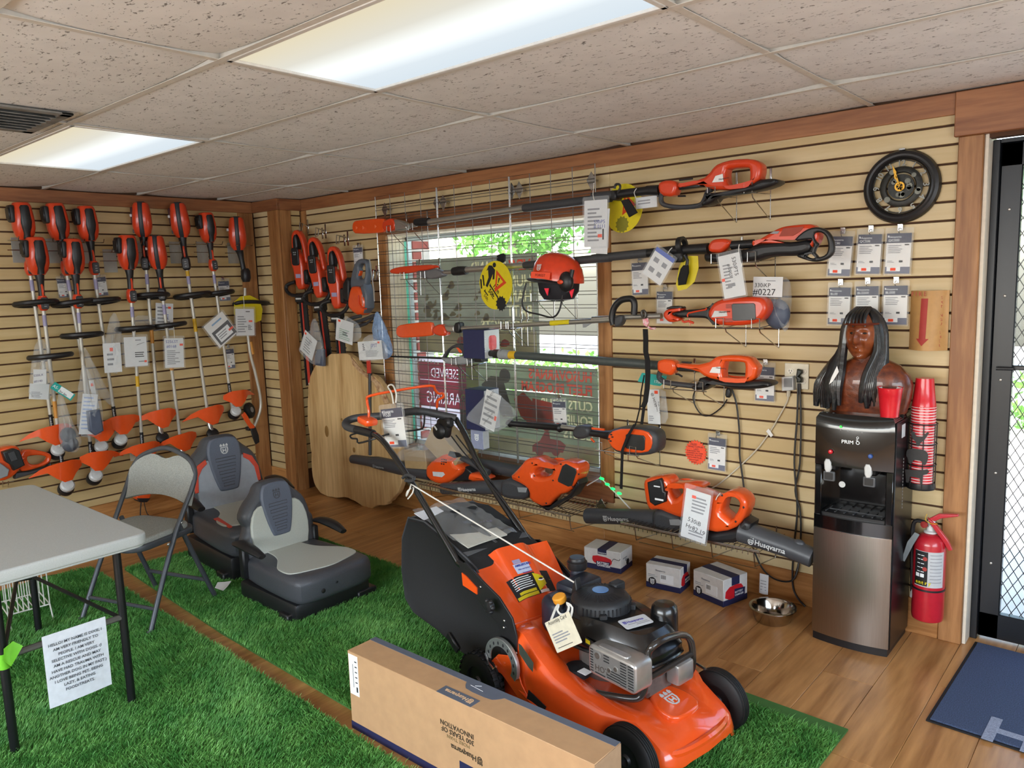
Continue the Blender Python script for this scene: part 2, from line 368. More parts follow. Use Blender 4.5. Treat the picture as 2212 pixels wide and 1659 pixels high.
for k,(a,b) in enumerate([(3,3),(1,3),(5,3),(1,8),(3,8),(5,8)]):
    x0,x1,y1,y0=xs[a]+.012,xs[a+1]-.012,ys[b]-.012,ys[b+1]+.012
    if k in (2,3): pass
    t=T('ceiling_light',FXL[k],'ceiling light',((x0+x1)/2,(y0+y1)/2,ZC))
    g=G(); 
    for q in ((x0,x1,y0,y0+.018),(x0,x1,y1-.018,y1),(x0,x0+.018,y0,y1),(x1-.018,x1,y0,y1)): g.box(*q,ZC-.004,ZC+.02,.002)
    t.p('frame',g,mat('white_enamel','d8d4cc',.4))
    g=G(); nn=10; rows=[[(x0+.018+(x1-x0-.036)*i/nn,y0+.018+(y1-y0-.036)*j/6,ZC+.006-.005*math.sin(PI*i/nn)*math.sin(PI*j/6)) for j in range(7)] for i in range(nn+1)]
    g.sheet(rows,.003); t.p('diffuser',g,LAMP)
    g=G().box(x0,x1,y0,y1,ZC+.1,ZC+.11); t.p('housing',g,mat('white_enamel','d8d4cc',.4))
# walls: groove boards
COLX,COLY=.357,-.217
wb=struct('wall_back',plate(COLX,1.36,.0,.06,0,ZC+.2).box(3.19,5.04,.0,.06,0,ZC+.2).box(1.36,3.19,0,.06,1.985,ZC+.2).box(1.36,3.19,0,.06,0,.44).box(5.04,FLX,.0,.06,2.13,ZC+.2).box(6.1,FLX,0,.06,0,2.13),GROOVE)
wc=struct('wall_column',plate(0,COLX-.0,COLY,COLY+.03,0,ZC+.2).box(COLX-.03,COLX,COLY,0,0,ZC+.2),GROOVE)
wl=struct('wall_left',plate(-.06,0,FLY0,0,0,ZC+.2),GROOVE)
WALLI=[(.0,GROOVE)]
wr=struct('wall_right',plate(FLX,FLX+.06,FLY0,-4.6,0,ZC+.2).box(FLX,FLX+.06,-1.4,0,0,ZC+.2).box(FLX,FLX+.06,-4.6,-1.4,0,.7).box(FLX,FLX+.06,-4.6,-1.4,2.0,ZC+.2),WALLP)
wf=struct('wall_front',plate(-.06,1.5,FLY0-.06,FLY0,0,ZC+.2).box(1.5,6,FLY0-.06,FLY0,0,.8).box(1.5,6,FLY0-.06,FLY0,2.0,ZC+.2).box(6,FLX+.06,FLY0-.06,FLY0,0,ZC+.2),WALLP)
GH=.0092
zs=[2.245]+[ZG-GP*k for k in range(28)]; zs=[z for z in zs if z>.15]
BASET=.165
def slats(axis,a0,a1,zlo,zhi,parent,pl):
    """slat faces between a0 and a1 standing 9 mm proud of their groove board"""
    me={}
    for k in range(len(zs)):
        top=zs[k]-(GH/2 if k else 0); bot=(zs[k+1]+GH/2) if k+1<len(zs) else BASET
        top=min(top,zhi); bot=max(bot,zlo)
        if top-bot<.008: continue
        h=round(top-bot,4); L=a1-a0
        if h not in me:
            g=G()
            if axis=='x': g.box(0,L,-.0095,0,0,h,.0018)
            else: g.box(0,.0095,0,L,0,h,.0018)
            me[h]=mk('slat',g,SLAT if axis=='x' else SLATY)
        kid('slat',me[h],parent,(a0,pl,bot) if axis=='x' else (pl,a0,bot))
slats('x',.42,1.29,0,3,wb,0); slats('x',3.27,4.955,0,3,wb,0); slats('x',1.29,3.27,2.07,3,wb,0); slats('x',1.29,3.27,0,.375,wb,0)
slats('x',.015,.23,0,3,wc,COLY); slats('y',-.125,-.03,0,3,wc,COLX)
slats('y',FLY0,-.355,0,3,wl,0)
# trim boards
def trim(name,g,m,label=None): return struct(name,g,m)
FT=2.235
trim('trim_1',G().box(COLX,4.94,-.024,0,FT,ZC-.004,.002),WF)
trim('trim_2',G().box(0,COLX+.024,COLY-.024,COLY,FT,ZC-.004,.002),WF)
trim('trim_3',G().box(COLX,COLX+.024,COLY,-.024,FT,ZC-.004,.002),WFY)
trim('trim_4',G().box(0,.024,FLY0,COLY-.024,FT,ZC-.004,.002),WFY)
trim('trim_5',G().box(0,.02,-.365,-.236,.0,FT,.003),WFV)      # upright in the left corner
trim('trim_6',G().box(.232,COLX+.019,COLY-.02,COLY,0,FT,.003),WFV)     # column front board
trim('trim_7',G().box(COLX,COLX+.019,COLY,-.118,0,FT,.003),WFV)
trim('trim_8',G().box(COLX,.425,-.019,0,0,FT,.003),WFV)
trim('baseboard_back',G().box(.425,3.2,-.018,0,0,BASET,.003).box(3.2,4.955,-.018,0,0,BASET,.003),WBX)
trim('baseboard_left',G().box(0,.018,FLY0,-.365,0,BASET,.003),WBY)
trim('baseboard_column',G().box(.0,.232,COLY-.018,COLY,0,BASET,.003),WBX)
# window
wn=struct('window_1',G().box(1.29,1.375,-.022,0,.36,2.07,.003),WFV)
struct('casing_board',G().box(3.185,3.272,-.022,0,.36,2.07,.003),WFV,wn)
struct('casing_board',G().box(1.29,3.272,-.024,0,1.985,2.115,.003),WF,wn)
struct('casing_board',G().box(1.29,3.272,-.024,0,.335,.43,.003).box(1.36,3.2,-.03,.17,.428,.446,.003),WF,wn)
g=G()
for k in range(5): g.box(1.36,1.378,.004+k*.034,.004+k*.034+.032,.44,1.99,.0015)
struct('jamb_board',g,JAMB,wn); struct('jamb_board',G().box(3.182,3.2,0,.17,.44,1.99),JAMB,wn); struct('jamb_board',G().box(1.36,3.2,0,.17,1.972,1.99),JAMB,wn)
g=G()
for q in ((1.378,1.402,.44,1.975),(3.16,3.182,.44,1.975)): g.box(q[0],q[1],.165,.2,q[2],q[3],.002)
for q in ((.44,.47),(1.945,1.972)): g.box(1.378,3.182,.165,.2,q[0],q[1],.002)
struct('sash_frame',g,mat('white_vinyl','cfe0e2',.4),wn)
GLASS=mat('window_glass','ffffff',.0,alpha=.05,noise=0); struct('glass_pane',G().box(1.4,3.165,.18,.184,.465,1.95),GLASS,wn)
# door on the right with its casing
trim('trim_9',G().box(4.955,5.045,-.022,0,0,2.145,.003),WFV)
trim('trim_10',G().box(4.94,6.3,-.034,0,2.145,ZC-.004,.003),WF)
JW=mat('white_jamb_paint','d9cfbd',.5)
dr=struct('door_1',G().box(5.045,5.06,-.004,.16,0,2.145,.002),JW)
BKM=mat('black_security_frame','14171c',.35,noise=.1); 
g=G().box(5.06,5.088,.08,.16,0,2.13,.003).box(5.088,5.165,.10,.14,.012,2.115,.004).box(5.9,5.99,.10,.14,.012,2.115,.004).box(5.088,5.99,.10,.14,2.02,2.115,.004).box(5.088,5.99,.10,.14,.012,.125,.004).box(5.165,5.9,.105,.135,1.192,1.212,.003).box(5.088,5.99,.08,.16,2.115,2.13)
struct('door_frame',g,BKM,dr)
g=G()
for k in range(-34,30):
    for sgn in (1,-1):
        # diamond mesh strips clipped to the opening
        pts=[]; x0,x1,z0,z1=5.16,5.905,.12,2.02; c=z0+k*.062 if sgn>0 else z1-k*.062; sl_=1.75*sgn
        for xx in np.linspace(x0,x1,60):
            zz=c+sl_*(xx-x0)
            if z0<=zz<=z1: pts.append((xx,.118+.003*sgn,zz))
        if len(pts)>1: g.tube([pts[0],pts[-1]],.0022,4)
struct('diamond_mesh',g,BKM,dr); 
g=G(); 
for zz in (.35,.75,1.15,1.5,1.85): g.ell((5.125,.099,zz),(.006,.003,.006))
struct('rivet',g,ALU,dr)
g=G(); g.tube([(5.17,.09,1.2),(5.11,.08,1.2)],.008,8); struct('door_handle',g,BKM,dr)
struct('glass_pane',G().box(5.165,5.9,.128,.131,.125,2.02),GLASS,dr)
# ---------------- outdoors ----------------
OG=mat('pale_concrete','d8d4ca',.9,noise=.1,scale=3); struct('ground',plate(-14,20,.06,16,-.25,-.12),OG)
BR=mat('red_brick','9a4136',.8,noise=.15); MORT=mat('mortar','d8d2c8',.9)
wo=struct('wall_outside',G().box(1.05,1.40,.2,.38,-.1,2.5),MORT)
for k in range(34):
    g=G().box(0,.13 if k%2 else .066,-.004,.004,0,.056,.002); kid('brick',mk('brick',G().box(0,.012,0,(.085 if k%2 else .165),0,.056,.002),BR),wo,(1.397,.205+(.0 if k%2 else .0),-.05+k*.0745))
struct('roof_eave',plate(-2,9,.06,1.0,2.5,2.6),WALLP)
LEAF=mat('leaf_green','5f9a35',.6,noise=.35,scale=3); LEAFD=mat('leaf_dark_green','3e7a2c',.6,noise=.35,scale=3); BARK=mat('grey_bark','8c8478',.9,noise=.2,scale=10,bump=.5)
def tree(x,y,h,r,label,lm,seed,n=2600):
    rr=np.random.RandomState(seed); t=T('tree',label,'tree',(x,y,-.12),group=None)
    t.p('trunk',G().tube([(x,y,-.15),(x+.05,y,h*.3),(x-.03,y+.05,h*.6),(x,y,h*.8)],[.16,.13,.1,.04],8,sm=3),BARK)
    g=G(); d=rr.normal(size=(n,3)); d/=np.linalg.norm(d,axis=1)[:,None]; d*=(rr.rand(n)**.4)[:,None]; C=np.array([x,y,h*.72]); V=[];F=[]
    for i in range(n):
        p=C+d[i]*np.array([r,r,h*.34])*(1+.25*math.sin(5*d[i][0]+seed)); a=rr.normal(size=3); a/=np.linalg.norm(a); b=np.cross(a,rr.normal(size=3)); b/=np.linalg.norm(b); s=.07+.06*rr.rand()
        k=len(V); V+= [tuple(p),tuple(p+a*s+b*s*.45),tuple(p+a*2*s),tuple(p+a*s-b*s*.45)]; F.append((k,k+1,k+2,k+3))
    g.v=V; g.f=F; t.p('leaves',g,lm,smooth=0,stuff=True)
tree(-5.6,9.5,5.0,1.9,'broad green tree far outside seen through the glass beside the brick edge',LEAF,1,5200); tree(-1.6,9.0,4.6,1.75,'dark leaved tree seen through the middle of the window',LEAFD,2,5200)
tree(1.9,8.2,4.4,1.5,'bright green tree seen through the window above the banner corner',LEAF,3,4200); tree(-3.7,12.6,5.4,1.7,'tall tree standing behind the gap between the two outer trees',LEAFD,4,4200); tree(6.2,8.0,4.6,1.7,'green tree seen through the mesh of the door',LEAF,5,4200)
tree(9.9,9,4.4,1.7,'pale green tree beyond the door at the edge of the picture',LEAF,6,3600)
g=G(); rr=np.random.RandomState(9)
for i in range(5200):
    p=np.array([rr.uniform(-10,9),rr.uniform(5.5,6.1),-.1+rr.rand()*.6]); a=rr.normal(size=3); a/=np.linalg.norm(a); b=np.cross(a,rr.normal(size=3)); b/=np.linalg.norm(b); s=.06; g.add([p,p+a*s+b*s*.5,p+a*2*s,p+a*s-b*s*.5],[(0,1,2,3)])
h=solo('hedge',g,LEAF,'low clipped hedge far outside beyond the parking area','hedge',smooth=0); h['kind']='stuff'

t=T('ceiling_vent','dusty louvred air vent in the ceiling at the picture edge','vent',(2.18,-2.68,ZC)); g=G()
for q in ((1.95,2.41,-2.95,-2.90),(1.95,2.41,-2.45,-2.405),(1.95,1.99,-2.95,-2.405),(2.37,2.41,-2.95,-2.405)): g.box(*q,ZC-.014,ZC-.004,.003)
t.p('frame',g,mat('dusty_enamel','8d8a84',.6,col2='5c5852',scale=14)); t.p('duct_box',G().box(1.99,2.37,-2.90,-2.45,ZC-.003,ZC-.002),mat('plenum_black','060505',1))
for k in range(7): t.p('louvre',G().box(-.018,.018,-2.90,-2.45,-.0015,.0015,0,Matrix.Translation((2.02+.053*k,0,ZC-.010))@Matrix.Rotation(.6,4,'Y')),MATS['dusty_enamel'])
# ---------------- cards, tags, bags ----------------
def FQ(a,b,c):
    """frame and size of a sheet from its top-left, top-right and bottom-left corners"""
    a,b,c=map(Vector,(a,b,c)); M=FR(c,b-a,a-c); return M,(b-a).length,(a-c).length
def wave(x0,x1,y0,y1,M,amp,th=.0012,n=8,ph=0):
    rows=[[(x0+(x1-x0)*i/n,y0+(y1-y0)*j/n,amp*math.sin(PI*i/n+ph)*(.5+.5*math.cos(2.2*j/n+ph))) for j in range(n+1)] for i in range(n+1)]
    return G().sheet(rows,th,M)
def card(name,label,cat,Q,els,group=None,m=None,sleeve=None,th=.0014,hook=None,hm=None):
    M,w,h=Q; t=T(name,label,cat,M=M,group=group,local=True); acc={}
    t.p('sheet',G().sil(rrect(0,0,w,h,min(w,h)*.03,2),Matrix(),th),m or WHITE,smooth=0)
    for i,e in enumerate(els):
        k=(e[0],e[1].name); g,mm=acc.setdefault(k,(G(),e[1])); z=th/2+.0004+.00012*i; d=e[3:]
        if e[2]=='r': g.box(d[0]*w,d[2]*w,d[1]*h,d[3]*h,z-.0004,z)
        elif e[2]=='t': g.text(d[0],Matrix.Translation((d[1]*w,d[2]*h,z))@Matrix.Rotation(math.radians(d[4] if len(d)>4 else 0),4,'Z'),d[3]*w,.0001,al='LEFT')
        elif e[2]=='l':
            n=d[4]; r=random.Random(i*7+n)
            for j in range(n):
                y=d[1]*h+(d[3]-d[1])*h*(j+.5)/n; hh=abs(d[3]-d[1])*h/n*.22; g.box(d[0]*w,(d[0]+(d[2]-d[0])*r.uniform(.55,1))*w,y-hh,y+hh,z-.0003,z)
        elif e[2]=='p': g.sil([(a*w,b*h) for a,b in d[0]],Matrix.Translation((0,0,z)),.0003)
        elif e[2]=='g': g.v+=[tuple(Vector(v)) for v in ()]
    for (nm,_),(g,mm) in acc.items(): t.p(nm,g,mm,smooth=0)
    if sleeve:
        g=G().sil(rrect(-.07*w,-.04*h,w*1.07,h*(1+sleeve),w*.06,3),Matrix.Translation((0,0,0)),th+.003); t.p('clear_sleeve',g,CLEAR)
    if hook:
        x,y=.5*w,h*(1+hook); g=G().box(x-.011,x+.011,y-.006,y+.02,-.008,-.004,.001); g.tube([(x,y+.004,-.006),(x,y+.002,.012),(x,y-.012,.014),(x,y-.016,.004)],.0018,6,sm=3); g.box(x-.01,x+.01,y+.018,y+.021,-.012,.0,0); t.p('hook_clip',g,hm or CHROME)
    return t
def speccard(label,Q,title,grad=True,group=None,n=5,name='price_card',sleeve=.14,hook=.10,sub=True):
    E_=[('header_block',NAVY,'r',0,.76,1,1),('brand_print',WINK,'t','Husqvarna',.1,.89,.115),('brand_print',WINK,'r',.05,.9,.09,.95)]
    if title: E_+=[('brand_print',WINK,'t',title,.07,.80,.15)]
    E_+=[('printed_lines',GREYINK,'l',.08,.5,.7,.72,n),('printed_lines',GREYINK,'l',.08,.27,.4,.33,2),('code_block',INK,'r',.55,.28,.7,.33),('code_block',INK,'r',.74,.7,.92,.73)]
    if grad: E_+=[('footer_block',mat('footer_print','5b6076',.5),'r',0,0,1,.17),('price_panel',WINK,'r',.07,.06,.62,.17)]
    E_+=[('price_sticker',REDST,'r',.22,.075,.44,.145)]
    return card(name,label,'price tag',Q,E_,sleeve=sleeve,hook=hook,group=group)
def filmbag(label,outline,M,th,name='plastic_bag',w=0,seed=1,inner=None,cat='plastic bag',m=None,group=None,amp=.012,inlabel=None):
    """a puffed, crumpled film bag over an outline (metres in M's plane)"""
    r=random.Random(seed); O=chaikin(outline,1); cx=sum(p[0] for p in O)/len(O); cy=sum(p[1] for p in O)/len(O); rings=[]; n=len(O)
    for s,z in ((.0,.5),(.35,.52),(.7,.4),(.92,.2),(1,0),(.92,-.2),(.6,-.4),(.0,-.45)):
        rings.append([(cx+(p[0]-cx)*max(s,.02)+r.uniform(-1,1)*amp*.3,cy+(p[1]-cy)*max(s,.02)+r.uniform(-1,1)*amp*.3,w+z*th+r.uniform(-1,1)*amp*.5) for p in O])
    t=T(name,label,cat,M@Vector((cx,cy,w)),group=group)
    t.p('film',G().loft(rings,M),m or FILM,smooth=15)
    return t
def inside(t,name,Q,els,m=None,dz=0):
    M,w,h=Q; M=M@Matrix.Translation((0,0,dz)); acc={}
    g=G().box(0,w,0,h,-.0008,.0008,0,M); ob=t.p(name,g,m or PAPER,smooth=0)
    for i,e in enumerate(els):
        k=(e[0],e[1].name); g,mm=acc.setdefault(k,(G(),e[1])); z=.0012+.0001*i; d=e[3:]
        if e[2]=='r': g.box(d[0]*w,d[2]*w,d[1]*h,d[3]*h,z-.0003,z,0,M)
        elif e[2]=='t': g.text(d[0],M@Matrix.Translation((d[1]*w,d[2]*h,z))@Matrix.Rotation(math.radians(d[4] if len(d)>4 else 0),4,'Z'),d[3]*w,.0001)
        elif e[2]=='l':
            n=d[4]; r=random.Random(i+n)
            for j in range(n):
                y=d[1]*h+(d[3]-d[1])*h*(j+.5)/n; hh=abs(d[3]-d[1])*h/n*.2; g.box(d[0]*w,(d[0]+(d[2]-d[0])*r.uniform(.5,1))*w,y-hh,y+hh,z-.0003,z,0,M)
    for (nm,_),(g,mm) in acc.items(): t.p(nm,g,mm,parent=ob,smooth=0)
    return ob
def ziptie(t,pts,r=.0022): return t.p('tie_strap',G().tube(pts,r,6,sm=4),mat('clear_tie','d5d4cc',.35))
# ---------------- string trimmers on the left wall ----------------
SHAFT=mat('pale_shaft','c3bfb5',.38,metal=.35,noise=.04); YLAB=mat('yellow_shaft_label','d6a81e',.5); OLAB=mat('amber_shaft_label','c98a3a',.5)
def sup(cx,cy,z,rx,ry,n=18,e=2.8):
    out=[]
    for i in range(n):
        t=2*PI*i/n; c,s=math.cos(t),math.sin(t); out.append((cx+rx*math.copysign(abs(c)**(2/e),c),cy+ry*math.copysign(abs(s)**(2/e),s),z))
    return out
def trimmer(kind,label,M,turn=0):
    t=T('battery_string_trimmer',label,'string trimmer',M=M,local=True); R=Matrix.Rotation(turn,4,'Z')
    g=G().loft([sup(.0,0,z,a,b) for z,a,b in ((.135,.03,.032),(.13,.05,.046),(.11,.062,.055),(.05,.07,.062),(0,.068,.066),(-.04,.06,.066),(-.085,.045,.056),(-.115,.03,.035))],R); hs=t.p('motor_housing',g,ORED)
    if kind=='a':
        g=G().loft([sup(.012+o,0,z,.05,b) for z,o,b in ((.112,.012,.026),(.10,.014,.034),(.05,.016,.038),(0,.018,.040),(-.035,.014,.034),(-.07,.002,.024),(-.11,-.002,.022))],R); t.p('spine_cover',g,BLACKP)
        g=G().box(-.035,.045,-.085,-.05,.0,.115,.014,R,2).box(-.03,.04,-.09,-.08,.02,.095,.006,R); t.p('battery',g,BLACKP)
    else:
        g=G().loft([sup(-.002,o,z,a,.026) for z,a,o in ((.14,.04,0),(.13,.058,0),(.11,.07,0),(.05,.078,0),(0,.076,0),(-.04,.068,0),(-.085,.052,0),(-.12,.03,0))],R); t.p('spine_cover',g,mat('grey_spine','2f3237',.45))
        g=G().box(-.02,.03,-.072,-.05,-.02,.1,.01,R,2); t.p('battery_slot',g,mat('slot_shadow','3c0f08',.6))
        g=G().box(.0,.03,-.076,-.06,.03,.05,.002,R); t.p('model_plate',g,LGREY)
        g=G(); 
        for a,b in ((0,-.06),(.016,-.07),(0,-.08),(-.014,-.068)): g.box(a-.005,a+.005,-.066,-.045,b-.005,b+.003,0,R)
        t.p('vent_slot',g,BLACKP)
    g=G().tube([(0,0,-.1),(.006,0,-.14),(.004,0,-.2),(0,0,-.27)],[.034,.026,.02,.02],12,sm=4,M=R); t.p('rear_grip',g,BLACKP)
    g=G().tube([(.018,0,-.175),(.03,.0,-.2),(.028,0,-.25),(.018,0,-.27)],.007,6,sm=3,M=R); t.p('trigger',g,ORED)
    g=G().loft([sup(.006,0,z,a,b) for z,a,b in ((-.255,.024,.022),(-.275,.032,.03),(-.32,.034,.032),(-.345,.028,.026),(-.355,.018,.018))],R); pod=t.p('control_pod',g,ORED if kind=='a' else BLACKP)
    g=G().loft([[(.006+.036,y*k,-.305+z*k) for y,z in rrect(-.024,-.04,.024,.04,.012,3)] for k in (1,)]+[[(.006+.044,y*.85,-.305+z*.85) for y,z in rrect(-.024,-.04,.024,.04,.012,3)]],R); t.p('keypad',g,CHAR,parent=pod)
    g=G()
    for z in (-.29,-.307,-.324): g.box(.049,.0515,-.008,.008,z-.004,z+.003,.001,R)
    t.p('button',g,GREYP,parent=pod)
    L=1.56
    t.p('shaft',G().tube([(0,0,-.34),(0,0,-L)],.0125,12),SHAFT)
    t.p('shaft_label',G().tube([(0,0,-.385),(0,0,-.46)],.0132,12),mat('lilac_label','9a95b5',.5))
    t.p('handle',G().tube([(.0,-.12,.004),(.05,-.11,.01),(.11,-.06,.016),(.125,.02,.018),(.1,.09,.016),(.04,.125,.008),(-.02,.10,-.004),(-.035,.03,-.01),(-.035,-.06,-.008)],.0185,8,closed=True,sm=3,M=Matrix.Translation((.0,0,-.55))),BLACKP)
    t.p('handle_clamp',G().box(-.02,.025,-.02,.02,-.565,-.535,.006),BLACKP)
    if kind=='a':
        t.p('brand_label',G().tube([(0,0,-1.33),(0,0,-1.44)],.0134,12),INK)
        t.p('brand_print',G().text('Husqvarna',FR((.0137,-.004,-1.435),(0,0,1),(0,-1,0)),.02),WINK,smooth=0)
    g=G(); 
    def gd(y,z): return (.02+.09*math.sin(min(1,max(0,(y+.2)/.36))*PI)+.0*z,y,z)
    top=[(-.215,-1.475),(-.16,-1.43),(-.11,-1.405),(-.07,-1.395),(-.02,-1.39),(.03,-1.388),(.06,-1.395),(.10,-1.415)]; bot=[(-.22,-1.48),(-.165,-1.465),(-.12,-1.455),(-.075,-1.50),(-.03,-1.535),(.02,-1.53),(.05,-1.49),(.105,-1.45)]
    g.sheet([[gd(*a) for a in top],[gd((a[0]+b[0])/2,(a[1]+b[1])/2) for a,b in zip(top,bot)],[gd(*b) for b in bot]],.004); t.p('guard',g,ORANGE)
    if kind=='a':
        t.p('gearbox',G().lathe([(.0,-.012),(.036,-.012),(.045,-.004),(.046,.024),(.036,.034),(0,.036)],(.045,0,-1.585),(.8,0,.6),18).box(-.005,.04,-.014,.014,-1.59,-1.53,.006),LGREY)
        t.p('line_head',G().lathe([(.0,-.056),(.038,-.056),(.051,-.04),(.053,-.014),(.046,0),(0,0)],(.035,0,-1.595),(.8,0,.6),20),BLACKP)
    else:
        t.p('gearbox',G().tube([(0,0,-1.53),(.008,0,-1.57),(.03,0,-1.6)],[.017,.02,.016],10,sm=3).box(-.02,.02,-.02,.02,-1.53,-1.51,.004),ALU)
        t.p('line_head',G().lathe([(.0,-.03),(.03,-.03),(.045,-.018),(.046,.008),(.036,.016),(.02,.02),(0,.02)],(.035,0,-1.62),(.85,0,.5),20),BLACKP)
    return t.o
def hang(H,F):
    H=Vector(H);F=Vector(F); z=(H-F); s=z.length/1.6; z.normalize(); y=Vector((0,1,0)); x=y.cross(z).normalized(); y=z.cross(x)
    M=Matrix((x,y,z)).transposed().to_4x4()@Matrix.Scale(s,4); M.translation=H; return M
GR='battery string trimmers on the left wall'
TA=[('orange battery trimmer hanging uppermost at the far end of the trimmer wall, nearest the picture edge',(.13,-1.908,2.095),(.08,-1.856,.608),0),
('orange trimmer with black spine hung just above the saw-like grip end, first of the lower row',(.2,-1.874,1.876),(.12,-1.838,.366),-.1),
('orange trimmer of the upper row, second from the far end',(.13,-1.71,2.099),(.08,-1.588,.579),-.02),
('orange trimmer of the lower row holding the largest clear bag on its shaft',(.2,-1.661,1.873),(.12,-1.657,.396),.03),
('orange trimmer with a bare black grip, third from the far end of the upper row',(.13,-1.528,2.093),(.09,-1.459,.606),0.02)]
LT=[TA[0][0],TA[1][0],TA[2][0],TA[3][0],TA[4][0]]
LT=['orange trimmer with black spine, outermost of the upper row above the saw','orange trimmer outermost of the lower row, its grip in front of two stacked ring handles','orange trimmer with black spine, second of the upper row from the saw end','orange trimmer whose shaft carries the crumpled bag with dark parts','orange trimmer with black spine just beside the bare gap in the upper row']
pa=trimmer('a',LT[0],hang(TA[0][1],TA[0][2])); allT=[pa]
for k in range(1,5):
    o_=dup(pa,hang(TA[k][1],TA[k][2]),LT[k]); allT.append(o_)
    if k in(1,): [setattr(c,'location',(0,0,-.12)) for c in o_.children if c.name.startswith('handle')]
TB=[('orange trimmer with open side pocket, uppermost after the gap in the row',(.13,-1.165,2.131),(.09,-1.162,.604)),
('orange trimmer with open side pocket in the lower row above the paper with blue handwriting',(.2,-1.111,1.903),(.12,-1.027,.419)),
('tall trimmer with yellow shaft label and open side pocket, beside the mirror-like plate',(.13,-.891,2.138),(.09,-.779,.567))]
pb=trimmer('b',TB[0][0],hang(TB[0][1],TB[0][2]),-.55)
for k in (1,2): dup(pb,hang(TB[k][1],TB[k][2]),TB[k][0])
d1=dup(pa,hang((.2,-1.314,1.902),(.12,-1.313,.396)),'orange trimmer with side battery in the lower row, its shaft ending behind the folding chair')
d2=dup(pa,hang((.13,-.685,2.094),(.1,-.586,.676)),'orange trimmer with side battery hanging second from the corner, tilted card on its shaft')
# coloured shaft bands that single trimmers carry
def band(parent,z0,z1,m,nm='shaft_band'):
    ob=bpy.data.objects.new(nm,mk(nm,G().tube([(0,0,z0),(0,0,z1)],.0134,12),m)); COL.objects.link(ob); ob.parent=parent
kids=[o for o in COL.objects if o.name.startswith('battery_string_trimmer')]
for k_ in (2,3,4,9):
    for c_ in kids[k_].children:
        if c_.name.startswith('guard'): c_.scale=(1,-1,1)
band(allT[1],-.98,-1.1,OLAB); band(kids[7],-.72,-.82,YLAB); band(kids[7],-.36,-.4,YLAB); band(kids[6],-.82,-.9,OLAB); band(kids[5],-.8,-.9,OLAB); band(kids[8],-.9,-.98,YLAB)
# edger in the corner
def edger():
    H=Vector((.13,-.444,2.052)); t=T('battery_edger','orange battery edger with bent shaft and black wheel hanging beside the corner board','edger',M=Matrix.Translation(H),local=True)
    R=Matrix.Rotation(-.55,4,'Z'); L=lambda p:tuple(Vector(p)-H)
    g=G().loft([sup(.0,0,z,a,b) for z,a,b in ((.135,.03,.032),(.13,.05,.046),(.11,.062,.055),(.05,.07,.062),(0,.068,.066),(-.04,.06,.066),(-.085,.045,.056),(-.115,.03,.035))],R); t.p('motor_housing',g,ORED)
    g=G().loft([sup(-.002,0,z,a,.026) for z,a in ((.14,.04),(.13,.058),(.11,.07),(.05,.078),(0,.076),(-.04,.068),(-.085,.052),(-.12,.03))],R); t.p('spine_cover',g,MATS['grey_spine'])
    g=G().box(.0,.03,-.076,-.06,.03,.05,.002,R); t.p('model_plate',g,LGREY)
    t.p('rear_grip',G().tube([(0,0,-.1),(.0,.012,-.14),(.0,.02,-.2),(0,.03,-.27)],[.034,.026,.02,.02],12,sm=4),BLACKP)
    t.p('control_pod',G().loft([sup(.006,.04,z,a,b) for z,a,b in ((-.255,.024,.022),(-.275,.034,.032),(-.33,.036,.034),(-.36,.024,.024))]),BLACKP)
    t.p('shaft',G().tube([L(a) for a in [(.11,-.405,1.646),(.11,-.415,1.436),(.11,-.404,1.142),(.11,-.376,.991),(.11,-.347,.799),(.11,-.348,.686),(.11,-.385,.597),(.11,-.419,.538)]],.0115,10,sm=3),SHAFT)
    t.p('shaft_band',G().tube([L(a) for a in [(.112,-.394,1.222),(.112,-.382,1.121)]],.0133,10),OLAB)
    t.p('handle',G().tube([(.0,-.14,0),(.05,-.1,.012),(.075,0,.01),(.06,.1,0),(.0,.15,-.01),(-.02,.05,-.004),(-.02,-.06,0)],.015,8,closed=True,sm=3,M=Matrix.Translation(L((.12,-.373,1.525)))),BLACKP)
    c=Vector(L((.1,-.442,.676))); t.p('edger_wheel',G().lathe([(.02,-.02),(.055,-.022),(.062,-.01),(.062,.012),(.05,.022),(.02,.02)],c,(.75,.5,.2),22),RUBBER)
    t.p('wheel_hub',G().lathe([(0,-.024),(.022,-.024),(.022,.024),(0,.024)],c,(.75,.5,.2),14),GREYP)
    t.p('guard',G().sil([(a[0]-H.y,a[1]-H.z) for a in [(-.551,.661),(-.521,.678),(-.497,.638),(-.477,.59),(-.447,.555),(-.45,.518),(-.485,.539),(-.52,.604)]],FL(.16-H.x),.02,.004),ORANGE)
    t.p('mud_flap',G().sil([(a[0]-H.y,a[1]-H.z) for a in [(-.487,.54),(-.442,.54),(-.423,.477),(-.42,.42),(-.454,.407),(-.473,.463)]],FL(.17-H.x),.016,.003),BLACKP)
    t.p('axle_bracket',G().box(-.02,.03,-.03,.03,-.015,.015,.004,Matrix.Translation(L((.1,-.45,.531)))),BLACKP)
edger()
